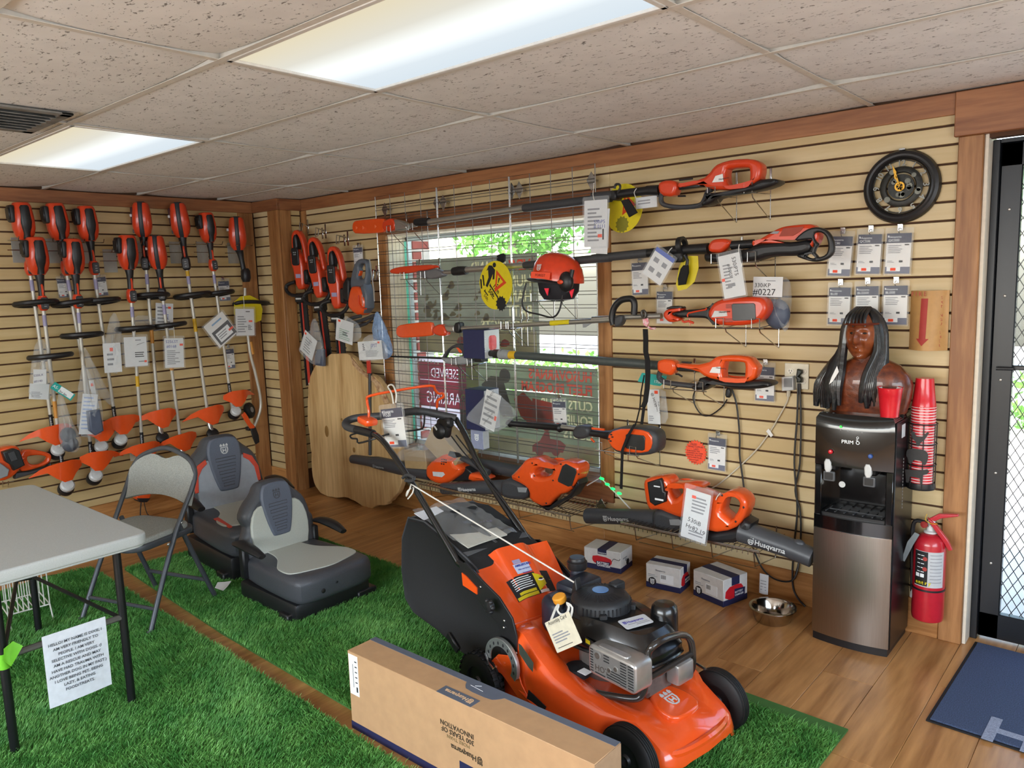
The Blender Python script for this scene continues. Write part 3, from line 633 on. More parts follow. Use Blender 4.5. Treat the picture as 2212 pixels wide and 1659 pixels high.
# ---------------- wire brackets that carry the trimmers ----------------
def bracket(lab,y,z,n=1):
    t=T('wall_bracket',lab,'bracket',(.0,y,z))
    t.p('plate',G().box(.009,.012,y-.045,y+.045,z-.14,z+.02,.002),mat('frosted_plate','a9aaa2',.35,metal=.3))
    t.p('fork',G().tube([(.012,y-.06,z),(.2,y-.06,z-.01),(.215,y-.06,z+.012)],.003,6).tube([(.012,y+.06,z),(.2,y+.06,z-.01),(.215,y+.06,z+.012)],.003,6).tube([(.014,y-.07,z-.06),(.014,y+.07,z-.06)],.003,6).tube([(.014,y-.06,z),(.014,y+.06,z)],.003,6),CHROME)
for i,(p,l) in enumerate([((.01,-1.908,1.99),'frosted plate bracket behind the outermost pair of trimmers'),((.01,-1.714,1.987),'wire bracket behind the second pair of trimmers'),((.01,-1.526,1.984),'wire bracket under the trimmer beside the gap'),((.01,-1.358,1.921),'frosted plate bracket in the gap between the trimmer groups'),((.01,-1.156,1.981),'plate bracket behind the pair of trimmers after the gap'),((.01,-.886,1.982),'mirror-like plate bracket below the tall yellow-banded trimmer'),((.01,-.677,1.985),'plate bracket under the second trimmer from the corner'),((.01,-.425,1.981),'short bracket under the edger in the corner')]): bracket(l,p[1],p[2])
# ---------------- cards and bags hung among the trimmers ----------------
speccard('small header card tucked behind the second lower trimmer',FQ(*[(.04,-1.716,1.741),(.04,-1.643,1.743),(.04,-1.717,1.619)]),'')
speccard('small navy header card behind the ring handle beside the gap',FQ(*[(.04,-1.49,1.746),(.04,-1.411,1.751),(.04,-1.485,1.62)]),'')
speccard('navy header card hanging high between the tall trimmer and the corner one',FQ(*[(.03,-.581,1.702),(.03,-.492,1.704),(.03,-.579,1.552)]),'')
speccard('short navy card low on the wall behind a shaft near the corner',FQ(*[(.03,-.57,1.172),(.03,-.495,1.173),(.03,-.572,1.019)]),'')
E1=lambda hw,m=INK,st=(.7,.62):[('printed_lines',GREYINK,'l',.12,.1,.8,.6,8),('handwriting',m,'t',hw[0],.06,.84,.2,0),('handwriting',m,'t',hw[1],.1,.68,.2,0),('price_sticker',REDST,'r',st[0],st[1],st[0]+.17,st[1]+.07)]
def papertag(lab,Q,els,name='paper_tag',sl=.08,tie=None):
    t=card(name,lab,'paper tag',Q,els,m=PAPER,sleeve=sl)
    if tie: t.p('tie_strap',G().tube([t.M.inverted()@Vector(a) for a in tie],.002,6,sm=3),mat('clear_tie','d5d4cc',.35))
    return t
papertag('white sheet with a small line drawing in a clear pouch',FQ(*[(.26,-1.425,1.337),(.26,-1.273,1.332),(.26,-1.429,1.135)]),[('printed_lines',GREYINK,'l',.5,.85,.9,.93,1),('printed_lines',INK,'l',.45,.3,.95,.5,3),('printed_lines',GREYINK,'l',.6,.12,.95,.2,1),('drawing',INK,'p',[(.55,.72),(.9,.8),(.9,.81),(.55,.735)]),('price_sticker',REDST,'r',.85,.12,.96,.19)],tie=[(.25,-1.338,1.422),(.25,-1.337,1.375),(.25,-1.347,1.334)])
papertag('sheet with blue handwriting reading 525 in a clear pouch',FQ(*[(.27,-1.15,1.31),(.27,-1.013,1.302),(.27,-1.163,1.101)]),E1(('525iLST','#0168'),BLUEINK,(.8,.74)),tie=[(.26,-1.073,1.406),(.26,-1.071,1.356),(.26,-1.072,1.307)])
t=card('spec_card','tilted grey spec card hanging from a tie near the corner','spec card',FQ(*[(.2,-.797,1.381),(.2,-.64,1.49),(.2,-.703,1.2)]),[('header_block',mat('dark_grey_print','4a4a4e',.5),'r',.1,.05,.98,.62),('white_panel',WINK,'r',.2,.12,.85,.5),('printed_lines',GREYINK,'l',.25,.2,.7,.45,3),('brand_print',mat('sky_print','7fa6c9',.5),'r',.3,.8,.8,.86),('price_sticker',REDST,'r',.75,.25,.97,.33)],sleeve=.05)
t=papertag('white spec sheet in a pouch in front of the yellow warning disc by the corner',FQ(*[(.2,-.556,1.49),(.2,-.4,1.482),(.2,-.562,1.284)]),[('printed_lines',GREYINK,'l',.1,.1,.7,.75,7),('printed_lines',INK,'l',.55,.86,.9,.93,1),('price_sticker',REDST,'r',.7,.5,.9,.57),('printed_lines',INK,'l',.65,.2,.9,.4,5)],tie=[(.19,-.472,1.582),(.19,-.469,1.529),(.19,-.473,1.486)])
t=T('warning_disc','yellow warning disc half hidden behind the white sheet beside the corner','warning sign',(.14,-.417,1.473)); t.p('disc',G().sil([(-.521,1.542),(-.463,1.583),(-.383,1.587),(-.306,1.548),(-.283,1.473),(-.303,1.386),(-.353,1.371),(-.401,1.384),(-.499,1.398),(-.533,1.45)],FL(.14),.002),YELLOW); t.p('symbol',G().sil([(-.522,1.456),(-.49,1.469),(-.479,1.411),(-.51,1.413)],FL(.142),.001),mat('olive_print','8c8320',.6))
# bags on the trimmer shafts
def lbag(lab,x,th,seed,pts,m=None,amp=.014,parts=(),cat='plastic bag',film=None):
    t=filmbag(lab,pts,FL(x),th,seed=seed,m=film,amp=amp)
    return t
t=lbag('clear bag with handwritten card on the outermost shaft',.2,.05,3,[(-1.931,1.371),(-1.875,1.352),(-1.862,1.157),(-1.854,.968),(-2.018,.991),(-1.983,1.17)])
inside(t,'card',FQ(*[(.2,-2.002,1.089),(.2,-1.893,1.07),(.2,-2.012,.99)]),[('printed_lines',GREYINK,'l',.1,.1,.9,.5,4)]); inside(t,'label_slip',FQ(*[(.235,-1.978,1.177),(.235,-1.905,1.169),(.235,-1.988,1.084)]),[('handwriting',mat('violet_ink','4a3f6e',.6),'t','520iLX',.02,.5,.26,8),('handwriting',MATS['violet_ink'],'t','#0140',.05,.1,.26,8)])
t=lbag('crumpled clear bag with a coiled dark part low on the outermost shaft',.24,.09,4,[(-1.858,1.008),(-1.832,1.005),(-1.803,.848),(-1.746,.684),(-1.765,.61),(-1.827,.612),(-1.881,.678),(-1.871,.828)]); t.p('packed_part',G().ell((.24,-1.816,.666),(.03,.05,.05)).lathe([(.02,-.02),(.05,-.01),(.05,.01),(.02,.02)],(.24,-1.823,.729),(1,.3,.2),14),mat('dull_dark_part','4b4f58',.6))
t=lbag('large crumpled bag with dark parts and papers on the lower row shaft',.27,.1,5,[(-1.708,1.174),(-1.68,1.177),(-1.65,1.075),(-1.605,.883),(-1.616,.711),(-1.688,.689),(-1.777,.718),(-1.757,.966),(-1.737,1.055)]); inside(t,'leaflet',FQ(*[(.27,-1.738,.994),(.27,-1.645,.976),(.27,-1.77,.729)]),[('printed_lines',mat('pale_blue_print','9fb0d6',.6),'l',.1,.1,.9,.95,9)]); t.p('packed_part',G().sil([(-1.715,.877),(-1.64,.878),(-1.631,.733),(-1.683,.711),(-1.717,.747)],FL(.3),.05,.012),mat('slate_part','4c5466',.5))
t=lbag('long clear bag twisting down beside the shaft with the red sticker',.18,.05,6,[(-1.653,1.282),(-1.636,1.28),(-1.57,1.092),(-1.496,.898),(-1.516,.875),(-1.565,.927),(-1.623,1.004),(-1.651,1.133)]); inside(t,'leaflet',FQ(*[(.21,-1.64,1.064),(.21,-1.61,1.067),(.21,-1.633,.869)]),[('price_sticker',REDST,'r',.2,.8,.7,.9)])
t=lbag('narrow clear bag with a folded sketch sheet',.2,.04,7,[(-1.485,1.462),(-1.443,1.516),(-1.403,1.426),(-1.403,1.235),(-1.436,1.091),(-1.544,1.103),(-1.542,1.247)]); inside(t,'sketch_sheet',FQ(*[(.22,-1.535,1.304),(.22,-1.421,1.301),(.22,-1.551,1.105)]),[('drawing',GREYINK,'l',.2,.2,.7,.7,3),('price_sticker',REDST,'r',.38,.72,.56,.84)])
t=lbag('flat clear pouch with a grey band between the two trimmer groups',.1,.02,8,[(-1.269,1.475),(-1.139,1.468),(-1.072,1.404),(-1.083,1.351),(-1.248,1.363),(-1.274,1.417)]); inside(t,'leaflet',FQ(*[(.11,-1.122,1.56),(.11,-.995,1.548),(.11,-1.133,1.368)]),[('printed_lines',GREYINK,'l',.1,.1,.9,.9,6),('handwriting',BLUEINK,'t','E',.55,.4,.4),('price_sticker',REDST,'r',.7,.8,.86,.88)])
t=T('repair_tag','teal repair tag tied to the outermost trimmer shaft','tag',(.28,-1.837,1.029)); M_,w_,h_=FQ(*[(.28,-1.88,1.091),(.28,-1.769,.993),(.28,-1.91,1.053)]); g=G().box(0,w_,0,h_,-.001,.001,.0005,M_); t.p('card',g,mat('teal_card','1fa39a',.5)); t.p('white_slip',G().box(w_*.33,w_*.93,h_*.15,h_*.95,.001,.0016,0,M_),WINK); t.p('handwriting',G().text('AS-1',M_@Matrix.Translation((w_*.03,h_*.3,.0012)),h_*.55).text('Trade in',M_@Matrix.Translation((w_*.36,h_*.5,.0018)),h_*.38),WINK); t.p('ink_note',G().text('for Jan',M_@Matrix.Translation((w_*.38,h_*.2,.0022)),h_*.4),INK)
# far-left power cutter with a rear handle, on wall hooks
t=T('battery_chainsaw','orange battery saw with open rear handle lying on wall hooks at the picture edge','chainsaw',(.12,-2.062,.576))
F_=FL(.12)
t.p('body',G().sil([(-2.329,.674),(-2.23,.684),(-2.178,.704),(-2.106,.705),(-2.083,.677),(-2.078,.625),(-2.045,.618),(-2.091,.552),(-2.142,.508),(-2.2,.491),(-2.345,.517)],F_,.12,.02,sm=1),ORANGE)
t.p('rear_handle',G().sil([(-2.069,.662),(-2.016,.661),(-1.934,.627),(-1.903,.606),(-1.901,.574),(-1.92,.547),(-1.97,.533),(-2.041,.523),(-2.093,.528),(-2.093,.582)],F_,.05,.012,holes=[[(-2.036,.62),(-1.978,.614),(-1.931,.596),(-1.928,.58),(-1.946,.559),(-1.996,.55),(-2.032,.564),(-2.044,.597)]],sm=1),ORANGE)
t.p('battery',G().sil([(-2.195,.684),(-2.13,.695),(-2.102,.678),(-2.081,.578),(-2.145,.556),(-2.156,.594),(-2.184,.623)],FL(.2),.05,.008),BLACKP)
t.p('battery_panel',G().sil([(-2.17,.674),(-2.136,.68),(-2.122,.626),(-2.158,.619)],FL(.232),.004,.001),CHAR)
t.p('side_cover',G().sil([(-2.303,.628),(-2.207,.615),(-2.162,.564),(-2.176,.525),(-2.217,.516),(-2.312,.549)],FL(.19),.02,.006),GREYP)
t.p('under_guard',G().sil([(-2.119,.527),(-2.042,.517),(-1.922,.529),(-1.914,.552),(-1.905,.532),(-1.934,.513),(-2.017,.499),(-2.124,.486)],F_,.06,.01),CHAR)
g=G(); 
g.tube([(.012,-2.161,.423),(.14,-2.193,.468),(.15,-2.194,.488)],.003,6).tube([(.012,-2.131,.416),(.14,-2.163,.461),(.15,-2.164,.481)],.003,6)
g.tube([(.14,-2.232,.48),(.14,-2.131,.472)],.003,6); solo('wall_hook',g,CHROME,'chrome wire hooks under the orange saw above the table','hook')
t=T('wall_socket','cream wall socket with a black plug behind the chair back','socket',(0,-1.318,.485)); a=Vector((.012,-1.323,.487)); t.p('plate',G().box(.009,.014,a.y-.035,a.y+.035,a.z-.057,a.z+.057,.002),CREAM); t.p('plug',G().box(.014,.04,a.y-.012,a.y+.012,a.z-.02,a.z+.006,.004),BLACKP)
t.p('cord',G().tube([(.035,a.y,a.z-.02),(.03,a.y+.01,a.z-.12),(.03,a.y+.02,a.z-.3),(.05,a.y+.03,.03),(.15,a.y+.05,.01)],.003,6,sm=4),BLACKP)
t=T('battery_charger','orange and black charger glimpsed under the chair back with a cord to the floor','charger',(.1,-1.349,.197)); t.p('case',G().sil([(-1.396,.215),(-1.287,.189),(-1.304,.145),(-1.364,.145),(-1.393,.18)],FL(.1),.08,.012),ORANGE); t.p('case_base',G().sil([(-1.392,.186),(-1.296,.163),(-1.325,.139),(-1.376,.152)],FL(.1),.09,.006),BLACKP); t.p('cord',G().tube([(.1,-1.348,.141),(.12,-1.371,.027),(.292,-1.403,.006),(.288,-1.356,.006),(.152,-1.4,.006)],.004,6,sm=4),BLACKP)
# ---------------- wire grid over the window ----------------
WIRE=mat('grid_wire','6f6a66',.35,metal=.8,noise=.1)
GY=-.085; g0=(1.363,-.085,1.814)[0]; g1=(3.23,-.085,1.732)[0]; gz0=.5; gz1=2.245; gw=(g1-g0)/3
GLAB=['wire grid panel over the part of the window nearest the slab','wire grid panel in the middle of the window','wire grid panel over the window side with the helmet']
for k in range(3):
    xa=g0+k*gw+.004; xb=g0+(k+1)*gw-.004; t=T('wire_grid_panel',GLAB[k],'wire grid',(xa,GY,gz0)); g=G().tube([(xa,GY,gz0),(xa,GY,gz1),(xb,GY,gz1),(xb,GY,gz0)],.0038,6,closed=True); t.p('edge_wire',g,CHROME)
    g=G()
    for j in range(1,4): x=xa+(xb-xa)*j/4; g.tube([(x,GY,gz0),(x,GY,gz1)],.0029,4)
    t.p('upright_wire',g,WIRE)
    g=G(); z=gz0+.05
    while z<gz1-.04: g.tube([(xa,GY-.003,z),(xb,GY-.003,z)],.0025,4); g.tube([(xa,GY+.004,z+.019),(xb,GY+.004,z+.019)],.0025,4); z+=.0762
    t.p('cross_wire',g,WIRE)
for i,(p,l) in enumerate([((1.446,-.05,2.156),'diamond standoff clip at the top corner of the grid by the slab side'),((1.996,-.05,2.153),'pair of diamond standoff clips at the first grid joint'),((2.642,-.05,2.168),'shiny pair of diamond standoff clips at the second grid joint'),((3.19,-.05,2.165),'diamond standoff clip at the top grid corner above the price pouch'),((3.217,-.05,.326),'dull standoff clip at the bottom grid corner beside the shelves')]):
    t=T('standoff_clip',l,'clip',p); x,_,z=p
    for dx in ((-.03,.03) if i in (1,2) else (0,)):
        g=G().sil([(x+dx-.032,z),(x+dx-.012,z+.028),(x+dx,z+.045),(x+dx+.012,z+.028),(x+dx+.032,z),(x+dx,z-.06)],FB(-.07),.003,.001); t.p('diamond_plate',g,CHROME)
        t.p('stem',G().tube([(x+dx,-.07,z),(x+dx,0,z)],.006,8),CHROME)
# banners hung outside the glass, seen from behind
def translucent(name,c):
    m=mat(name,c,.7,noise=.12,scale=6); N=m.node_tree; b=N.nodes['Principled BSDF']; tr=N.nodes.new('ShaderNodeBsdfTranslucent'); mx=N.nodes.new('ShaderNodeMixShader'); mx.inputs[0].default_value=.8
    N.links.new(b.inputs['Base Color'].links[0].from_socket,tr.inputs[0]); N.links.new(b.outputs[0],mx.inputs[1]); N.links.new(tr.outputs[0],mx.inputs[2]); N.links.new(mx.outputs[0],N.nodes['Material Output'].inputs[0]); return m
BG1=translucent('banner_grey','97978a'); BG2=translucent('banner_olive','8f9580'); BRED=translucent('banner_red','cf5a48'); BWH=translucent('banner_white','ddd6ba'); BORG=translucent('banner_orange','d8684a'); BDK=translucent('banner_dark','5c5c50'); SGR=translucent('sign_crimson','b8456a'); SWH=translucent('sign_white','e6dfe4'); BLIM=translucent('banner_lime','a0aa5c')
YB=.215
def bands(x0,x1,z0,z1,cut):
    g=G(); L=sorted(cut,key=lambda c:c[0]); z=z0
    for za,zb_,hl in L:
        if za>z: g.box(x0,x1,YB-.001,YB+.001,z,za)
        g.sil([(x0,za),(x1,za),(x1,zb_),(x0,zb_)],FB(YB),.002,holes=hl); z=zb_
    return g.box(x0,x1,YB-.001,YB+.001,z,z1)
def banner(name,lab,x0,x1,z0,z1,m,cut=()):
    t=T(name,lab,'banner' if 'ban' in name else 'sign',((x0+x1)/2,YB,z0)); t.p('cloth',G().box(x0,x1,YB-.001,YB+.001,z0,z1) if not cut else bands(x0,x1,z0,z1,cut),m,smooth=0)
    if 'ban' in name:
        g=G()
        for x in (x0+.03,x1-.03):
            for z in (z0+.03,z1-.03): g.lathe([(.006,-.003),(.013,-.003),(.013,.003),(.006,.003)],(x,YB,z),(0,1,0),14,closed=True)
        t.p('grommet',g,CHROME)
    return t
MB=lambda x,z:Matrix.Translation((x,YB-.003,z))@FR((0,0,0),(1,0,0),(0,0,1))
a=(2.565,.215,1.8); b=(1.427,.215,1.141)
x1=a[0]; tx=[('NEW',BORG,x1-.05,a[2]-.10,.095),('SPRING AND',BWH,x1-.26,a[2]-.10,.08),('HUMMINGWR',BWH,x1-.05,a[2]-.205,.105),('HAND',BWH,x1-.05,a[2]-.305,.105),('BATTERY',BWH,x1-.05,a[2]-.40,.105),('PRODUCTS',BWH,x1-.05,a[2]-.50,.105)]
tx[1]=('SP   AND',BWH,x1-.26,a[2]-.10,.095); tx[2]=('HUMM WR',BWH,x1-.05,a[2]-.205,.105); tx[4]=('BATT',BWH,x1-.05,a[2]-.40,.105)
CT=[(z_-.012,z_+.086,[q for s_,_,x,z,sz in tx if abs(z-z_)<.001 for q in G.loops(s_,x,z,sz,.85,sz*.03)]) for z_ in sorted(set(t_[3] for t_ in tx))]
t=banner('back_printed_banner','grey green banner outside the upper window, its lettering seen mirrored from behind',b[0],a[0],b[2]-.01,a[2],BG1,CT)
for m_ in (BORG,BWH):
    g=G()
    for s_,mm,x,z,sz in tx:
        if mm is m_: g.text(s_,MB(x,z),sz,.0004,bold=sz*.03,mirror=True,sx=.85)
    t.p('lettering',g,m_,smooth=0)
g=G(); g.box(b[0],a[0]-.02,YB-.0035,YB-.003,b[2],b[2]+.16); t.p('picture_strip',g,BWH,smooth=0)
g=G()
for p in ((.35,.08),(.58,.1),(.76,.09)): g.sil(chaikin([(a[0]-p[0],b[2]+p[1]-.03),(a[0]-p[0]+.09,b[2]+p[1]-.025),(a[0]-p[0]+.1,b[2]+p[1]+.01),(a[0]-p[0]+.04,b[2]+p[1]+.03)],1),FB(YB-.004),.0005)
t.p('printed_tool',g,BRED,smooth=0)
g=G(); rr=random.Random(4)
for _ in range(26): x=rr.uniform(b[0]+.03,a[0]-.42); z=rr.uniform(b[2]+.2,a[2]-.2); g.sil(chaikin([(x,z),(x+rr.uniform(.04,.12),z+.01),(x+.05,z+rr.uniform(.03,.09))],1),FB(YB-.0035),.0005)
t.p('printed_shapes',g,translucent('banner_ochre','a89f72'),smooth=0)
a=(3.014,.215,1.08); b=(1.816,.215,.215); zz=a[2]
x1=a[0]; TX=[("HUSQVARNA'S",.085,.088),('FLEET PROGRAM',.17,.088),('CUTS YOUR',.27,.088),('EQUIPMENT',.365,.088),('COSTS',.455,.088)]
CT=[(zz-dz-.008,zz-dz+.074,G.loops(s_,x1-.04,zz-dz,sz,.86,.003)) for s_,dz,sz in TX]
t=banner('back_printed_banner','olive banner outside the lower window about the fleet program, seen mirrored from behind',b[0],a[0],.41,a[2],BG2,CT)
for m_,T_ in ((BORG,TX[:2]),(BWH,TX[2:])):
    g=G()
    for s_,dz,sz in T_: g.text(s_,MB(x1-.04,zz-dz),sz,.0004,bold=.003,mirror=True,sx=.86)
    t.p('lettering',g,m_,smooth=0)
t.p('picture_strip',G().box(b[0],a[0],YB-.0035,YB-.003,.43,.585),BWH,smooth=0)
g=G().text('UP TO 20%',MB(x1-.05,.535),.05,.0004,bold=.001,mirror=True).text('IN SAVINGS',MB(x1-.05,.475),.05,.0004,bold=.001,mirror=True); t.p('lettering',g,BORG,smooth=0)
g=G().sil([(2.483,.544),(2.548,.583),(2.589,.643),(2.627,.647),(2.633,.605),(2.716,.602),(2.76,.576),(2.736,.525),(2.482,.5)],FB(YB-.004),.0005)
for p_ in [(2.541,.514),(2.676,.53)]: g.sil(circ(p_[0],p_[1],.035),FB(YB-.0045),.0005)
t.p('printed_tractor',g,BRED,smooth=0)
g=G().sil([(2.334,.844),(2.418,.9),(2.495,.838),(2.608,.749),(2.527,.649),(2.391,.729)],FB(YB-.004),.0005).sil([(2.495,.862),(2.656,.844),(2.75,.747),(2.604,.641),(2.491,.738)],FB(YB-.0045),.0005); t.p('printed_gloves',g,BORG,smooth=0)
g=G().sil([(2.041,.926),(2.131,.99),(2.237,.986),(2.274,.878),(2.329,.724),(2.225,.714),(2.165,.806),(2.073,.864)],FB(YB-.004),.0005).sil(circ((2.259,.21,.997)[0],(2.259,.21,.997)[2],.05),FB(YB-.004),.0005); t.p('printed_figure',g,BDK,smooth=0)
t.p('printed_grass',G().box(b[0]+.0,b[0]+.2,YB-.0032,YB-.003,a[2]-.26,a[2]-.01),BLIM,smooth=0)
a=(1.893,.205,1.069); b=(1.393,.205,.732)
x1=a[0]-.01; RT=[('RESERVED',a[2]-.12,.10,.002),('PARKING',b[2]+.025,.125,.003)]
t=banner('parking_sign','crimson and white reserved parking sign outside, its words mirrored',b[0]-.02,a[0]+.02,b[2]-.17,a[2]+.03,SWH)
for (s_,z_,sz,bo),(za,zb__) in zip(RT,((a[2]-.14,a[2]-.01),(b[2],a[2]-.145))): t.p('colour_field',G().sil([(b[0],za),(a[0],za),(a[0],zb__),(b[0],zb__)],FB(YB-.004),.001,holes=G.loops(s_,x1,z_,sz,.78,bo)),SGR,smooth=0)
t.p('border_line',G().tube([(b[0]+.01,YB-.004,b[2]-.03),(a[0]-.01,YB-.004,b[2]-.03),(a[0]-.01,YB-.004,b[2]-.14),(b[0]+.01,YB-.004,b[2]-.14)],.002,4,closed=True),SGR)
# LED strip round the window and its loose end
GREEN=mat('green_led_glow','18ff5c',.5,emit='18ff60',es=5)
t=T('led_strip','white LED strip with green lights, its loose end crossing the wall below the window corner','light strip',(3.211,-.05,.491))
t.p('strip',G().tube([(3.14,-.1,.44),(3.228,-.09,.497),(3.352,-.1,.415),(3.446,-.12,.356)],.004,6),WHITE)
g=G()
for p in ((3.245,-.1,.496),(3.285,-.105,.47),(3.325,-.11,.451),(3.371,-.115,.433)): g.ell(p,(.016,.004,.008))
t.p('green_light',g,GREEN)
g=G().box(1.379,1.386,.15,.164,.47,1.94); t.p('frame_strip',g,mat('teal_strip','7fe8d0',.4,emit='40ffc0',es=.06))
# ---------------- brackets that hold the long tools ----------------
def cradle(lab,xa,xb,z,yd=-.24,back=0):
    """wire cradle on the grid or slats: two arms, an upturned lip and sloping braces"""
    t=T('tool_bracket',lab,'bracket',((xa+xb)/2,back,z)); g=G(); w=.038
    for x in (xa,xb): g.tube([(x-w/2,yd,z),(x-w/2,yd,z+.045),(x+w/2,yd,z+.045),(x+w/2,yd,z)],.0028,6,sm=0)
    g.tube([(xa-w/2,yd,z),(xb+w,yd,z)],.003,6); t.p('front_lip',g,CHROME)
    for x in (xa+.02,xb+.01):
        t.p('arm',G().tube([(x,yd,z),(x,back,z+.01)],.0028,6).tube([(x,yd+.02,z-.005),(x,yd+.03,z-.02),(x+.0,back-.01,z-.11),(x,back-.008,z+.06)],.0026,6),CHROME)
        t.p('mount_plate',G().box(x-.006,x+.006,back-.012,back,z+.05,z+.13,.002),CHROME)
# ---------------- long tools lying on brackets ----------------
Y0=-.2
FY=FB(Y0)
def tubeY(pts,r,n=12,sm=0): return G().tube(pts,r,n,sm=sm)
# 1 top pole saw
t=T('pole_saw','topmost long pole saw with orange scabbard, bare metal pole and orange loop handle','pole saw',(3.038,-.2,2.043))
t.p('scabbard',G().sil([(1.253,2.046),(1.27,2.078),(1.311,2.085),(1.584,2.079),(1.605,2.061),(1.596,1.997),(1.576,1.981),(1.289,1.991),(1.257,2.012)],FY,.03,.008,sm=1),ORANGE)
g=G()
for p_ in [(1.309,2.033),(1.382,2.029),(1.513,2.028)]: g.sil([(p_[0]-.009,p_[1]+.012),(p_[0]+.01,p_[1]),(p_[0]-.009,p_[1]-.014)],FB(-.216),.003,.001)
t.p('scabbard_rib',g,mat('pale_orange','ef7a4a',.4))
t.p('sprocket_cover',G().sil([(1.588,2.05),(1.652,2.069),(1.695,2.068),(1.727,2.032),(1.707,1.99),(1.651,1.984),(1.59,1.998)],FY,.05,.01,sm=1),ORED)
t.p('gear_head',G().sil([(1.707,2.06),(1.778,2.046),(1.83,2.024),(1.831,1.989),(1.774,1.985),(1.713,1.985)],FY,.045,.01).tube([(1.765,-.22,2.04),(1.822,-.22,2.013),(1.857,-.22,2.002)],.008,8),ALU)
t.p('inner_pole',tubeY([(1.823,-.2,2.007),(1.906,-.2,2.011)],.014),ALU)
t.p('pole_clamp',G().tube([(1.9,-.2,2.026),(1.959,-.2,2.026),(2.023,-.2,2.022)],[.024,.028,.026],10),BLACKP)
t.p('pole',tubeY([(2.009,-.2,2.019),(2.817,-.2,2.038)],.019,14),ALU)
t.p('foam_grip',tubeY([(2.81,-.2,2.038),(2.835,-.2,2.038),(3.402,-.2,2.042)],[.02,.0235,.0235],14).tube([(3.286,-.2,2.056),(3.441,-.2,2.053)],.0235,14),CHAR)
t.p('rear_sleeve',tubeY([(3.44,-.2,2.054),(3.616,-.2,2.055)],.022).tube([(3.616,-.2,2.056),(3.689,-.2,2.05)],[.024,.027],12),BLACKP)
t.p('strap_hook',G().tube([(3.467,-.24,2.055),(3.484,-.24,2.08),(3.479,-.24,2.097),(3.457,-.24,2.099),(3.451,-.24,2.079)],.006,8,sm=3).box(*[v for q in (((3.424,-.2,2.047)[0],(3.452,-.2,2.045)[0]),(-.235,-.17),((3.435,-.2,2.023)[2],(3.436,-.2,2.07)[2])) for v in q],.006),BLACKP)
t.p('strap_pad',G().sil([(3.495,2.015),(3.539,2.02),(3.591,1.947),(3.543,1.928)],FB(-.25),.018,.006),STRAPM)
def motorhead(t,K,ol,hole,grd,lower,base,plate,grip,mt=ORED):
    t.p('front_guard',G().sil(grd,FY,.07,.016,sm=1),mt)
    t.p('handle_bow',lower,CHAR)
    t.p('rear_housing',G().sil(ol,FY,.085,.018,holes=[hole],sm=1),mt)
    t.p('battery_base',G().sil(base,FY,.1,.016,sm=1),BLACKP)
    t.p('model_plate',G().sil(plate,FB(Y0-.044),.003,.001),WHITE)
    t.p('grip_rubber',G().sil(grip,FY,.05,.01),BLACKP)
motorhead(t,'i',[(3.801,2.066),(3.936,2.075),(3.974,2.101),(3.988,2.12),(4.016,2.138),(4.088,2.147),(4.176,2.138),(4.215,2.117),(4.225,2.092),(4.212,2.029),(4.116,2.014),(4.062,2.011),(3.969,2.024),(3.927,2.055),(3.805,2.046)],[(4.052,2.104),(4.075,2.109),(4.159,2.103),(4.169,2.091),(4.167,2.031),(4.116,2.029),(4.071,2.031),(4.055,2.046)],
 [(3.692,2.077),(3.72,2.092),(3.776,2.088),(3.801,2.068),(3.798,2.042),(3.78,2.008),(3.704,2.021)],G().tube([(3.699,-.2,2.034),(3.696,-.2,1.999),(3.719,-.2,1.975),(3.8,-.2,1.958),(3.898,-.2,1.957),(3.927,-.2,1.978),(3.946,-.2,2.019),(3.969,-.2,2.025)],.012,8,sm=3,),
 [(3.941,2.011),(4.011,2.004),(4.107,2.011),(4.168,2.017),(4.216,2.041),(4.275,2.04),(4.304,2.031),(4.3,2.013),(4.238,1.998),(4.173,1.992),(4.016,1.986),(3.984,1.955),(3.922,1.948),(3.965,1.996)],[(3.99,2.052),(4.007,2.08),(4.043,2.086),(4.047,2.05)],[(3.805,2.059),(3.913,2.058),(3.929,2.041),(3.805,2.039)])
t.p('brand_print',G().text('Husqvarna',FR((4.024,-.246,2.058),(1,0,.08),(0,0,1)),.012),INK,smooth=0)
t.p('trigger',G().tube([(3.79,-.2,2.012),(3.83,-.2,2.009)],.005,6),BLACKP); t.p('throttle_lock',G().box(*[v for q in (((3.796,-.2,2.091)[0],(3.869,-.2,2.082)[0]),(-.205,-.195),((3.801,-.2,2.083)[2],(3.801,-.2,2.09)[2])) for v in q],.002),BLACKP)
cradle('wire bracket holding the orange handle of the topmost pole saw',(3.984,-.24,2.004)[0],(4.164,-.24,2.003)[0],(3.989,-.24,1.987)[2])
cradle('wire bracket holding the scabbard end of the topmost pole saw',(1.674,-.24,1.991)[0],(1.89,-.24,1.984)[0],(1.673,-.24,1.974)[2],back=-.09)
# 2 second pole saw
t=T('pole_saw','second pole saw from the top, with a large black loop guard at its rear','pole saw',(3.03,-.2,1.767))
t.p('scabbard',G().sil([(1.624,1.723),(1.656,1.74),(1.755,1.75),(1.922,1.752),(2.075,1.75),(2.093,1.732),(2.057,1.726),(1.988,1.716),(1.931,1.714),(1.824,1.702),(1.653,1.702)],FY,.034,.009,sm=1),ORED)
t.p('gear_head',G().sil([(1.898,1.716),(1.988,1.716),(2.09,1.724),(2.138,1.7),(2.154,1.684),(2.131,1.669),(2.018,1.655),(1.917,1.681)],FY,.05,.01,sm=1),mat('dull_grey_casting','77777a',.45,metal=.4))
t.p('inner_pole',tubeY([(2.133,-.2,1.695),(2.241,-.2,1.699)],.012),ALU)
t.p('pole_clamp',G().tube([(2.225,-.2,1.701),(2.273,-.2,1.703),(2.338,-.2,1.704)],[.026,.03,.026],10),BLACKP)
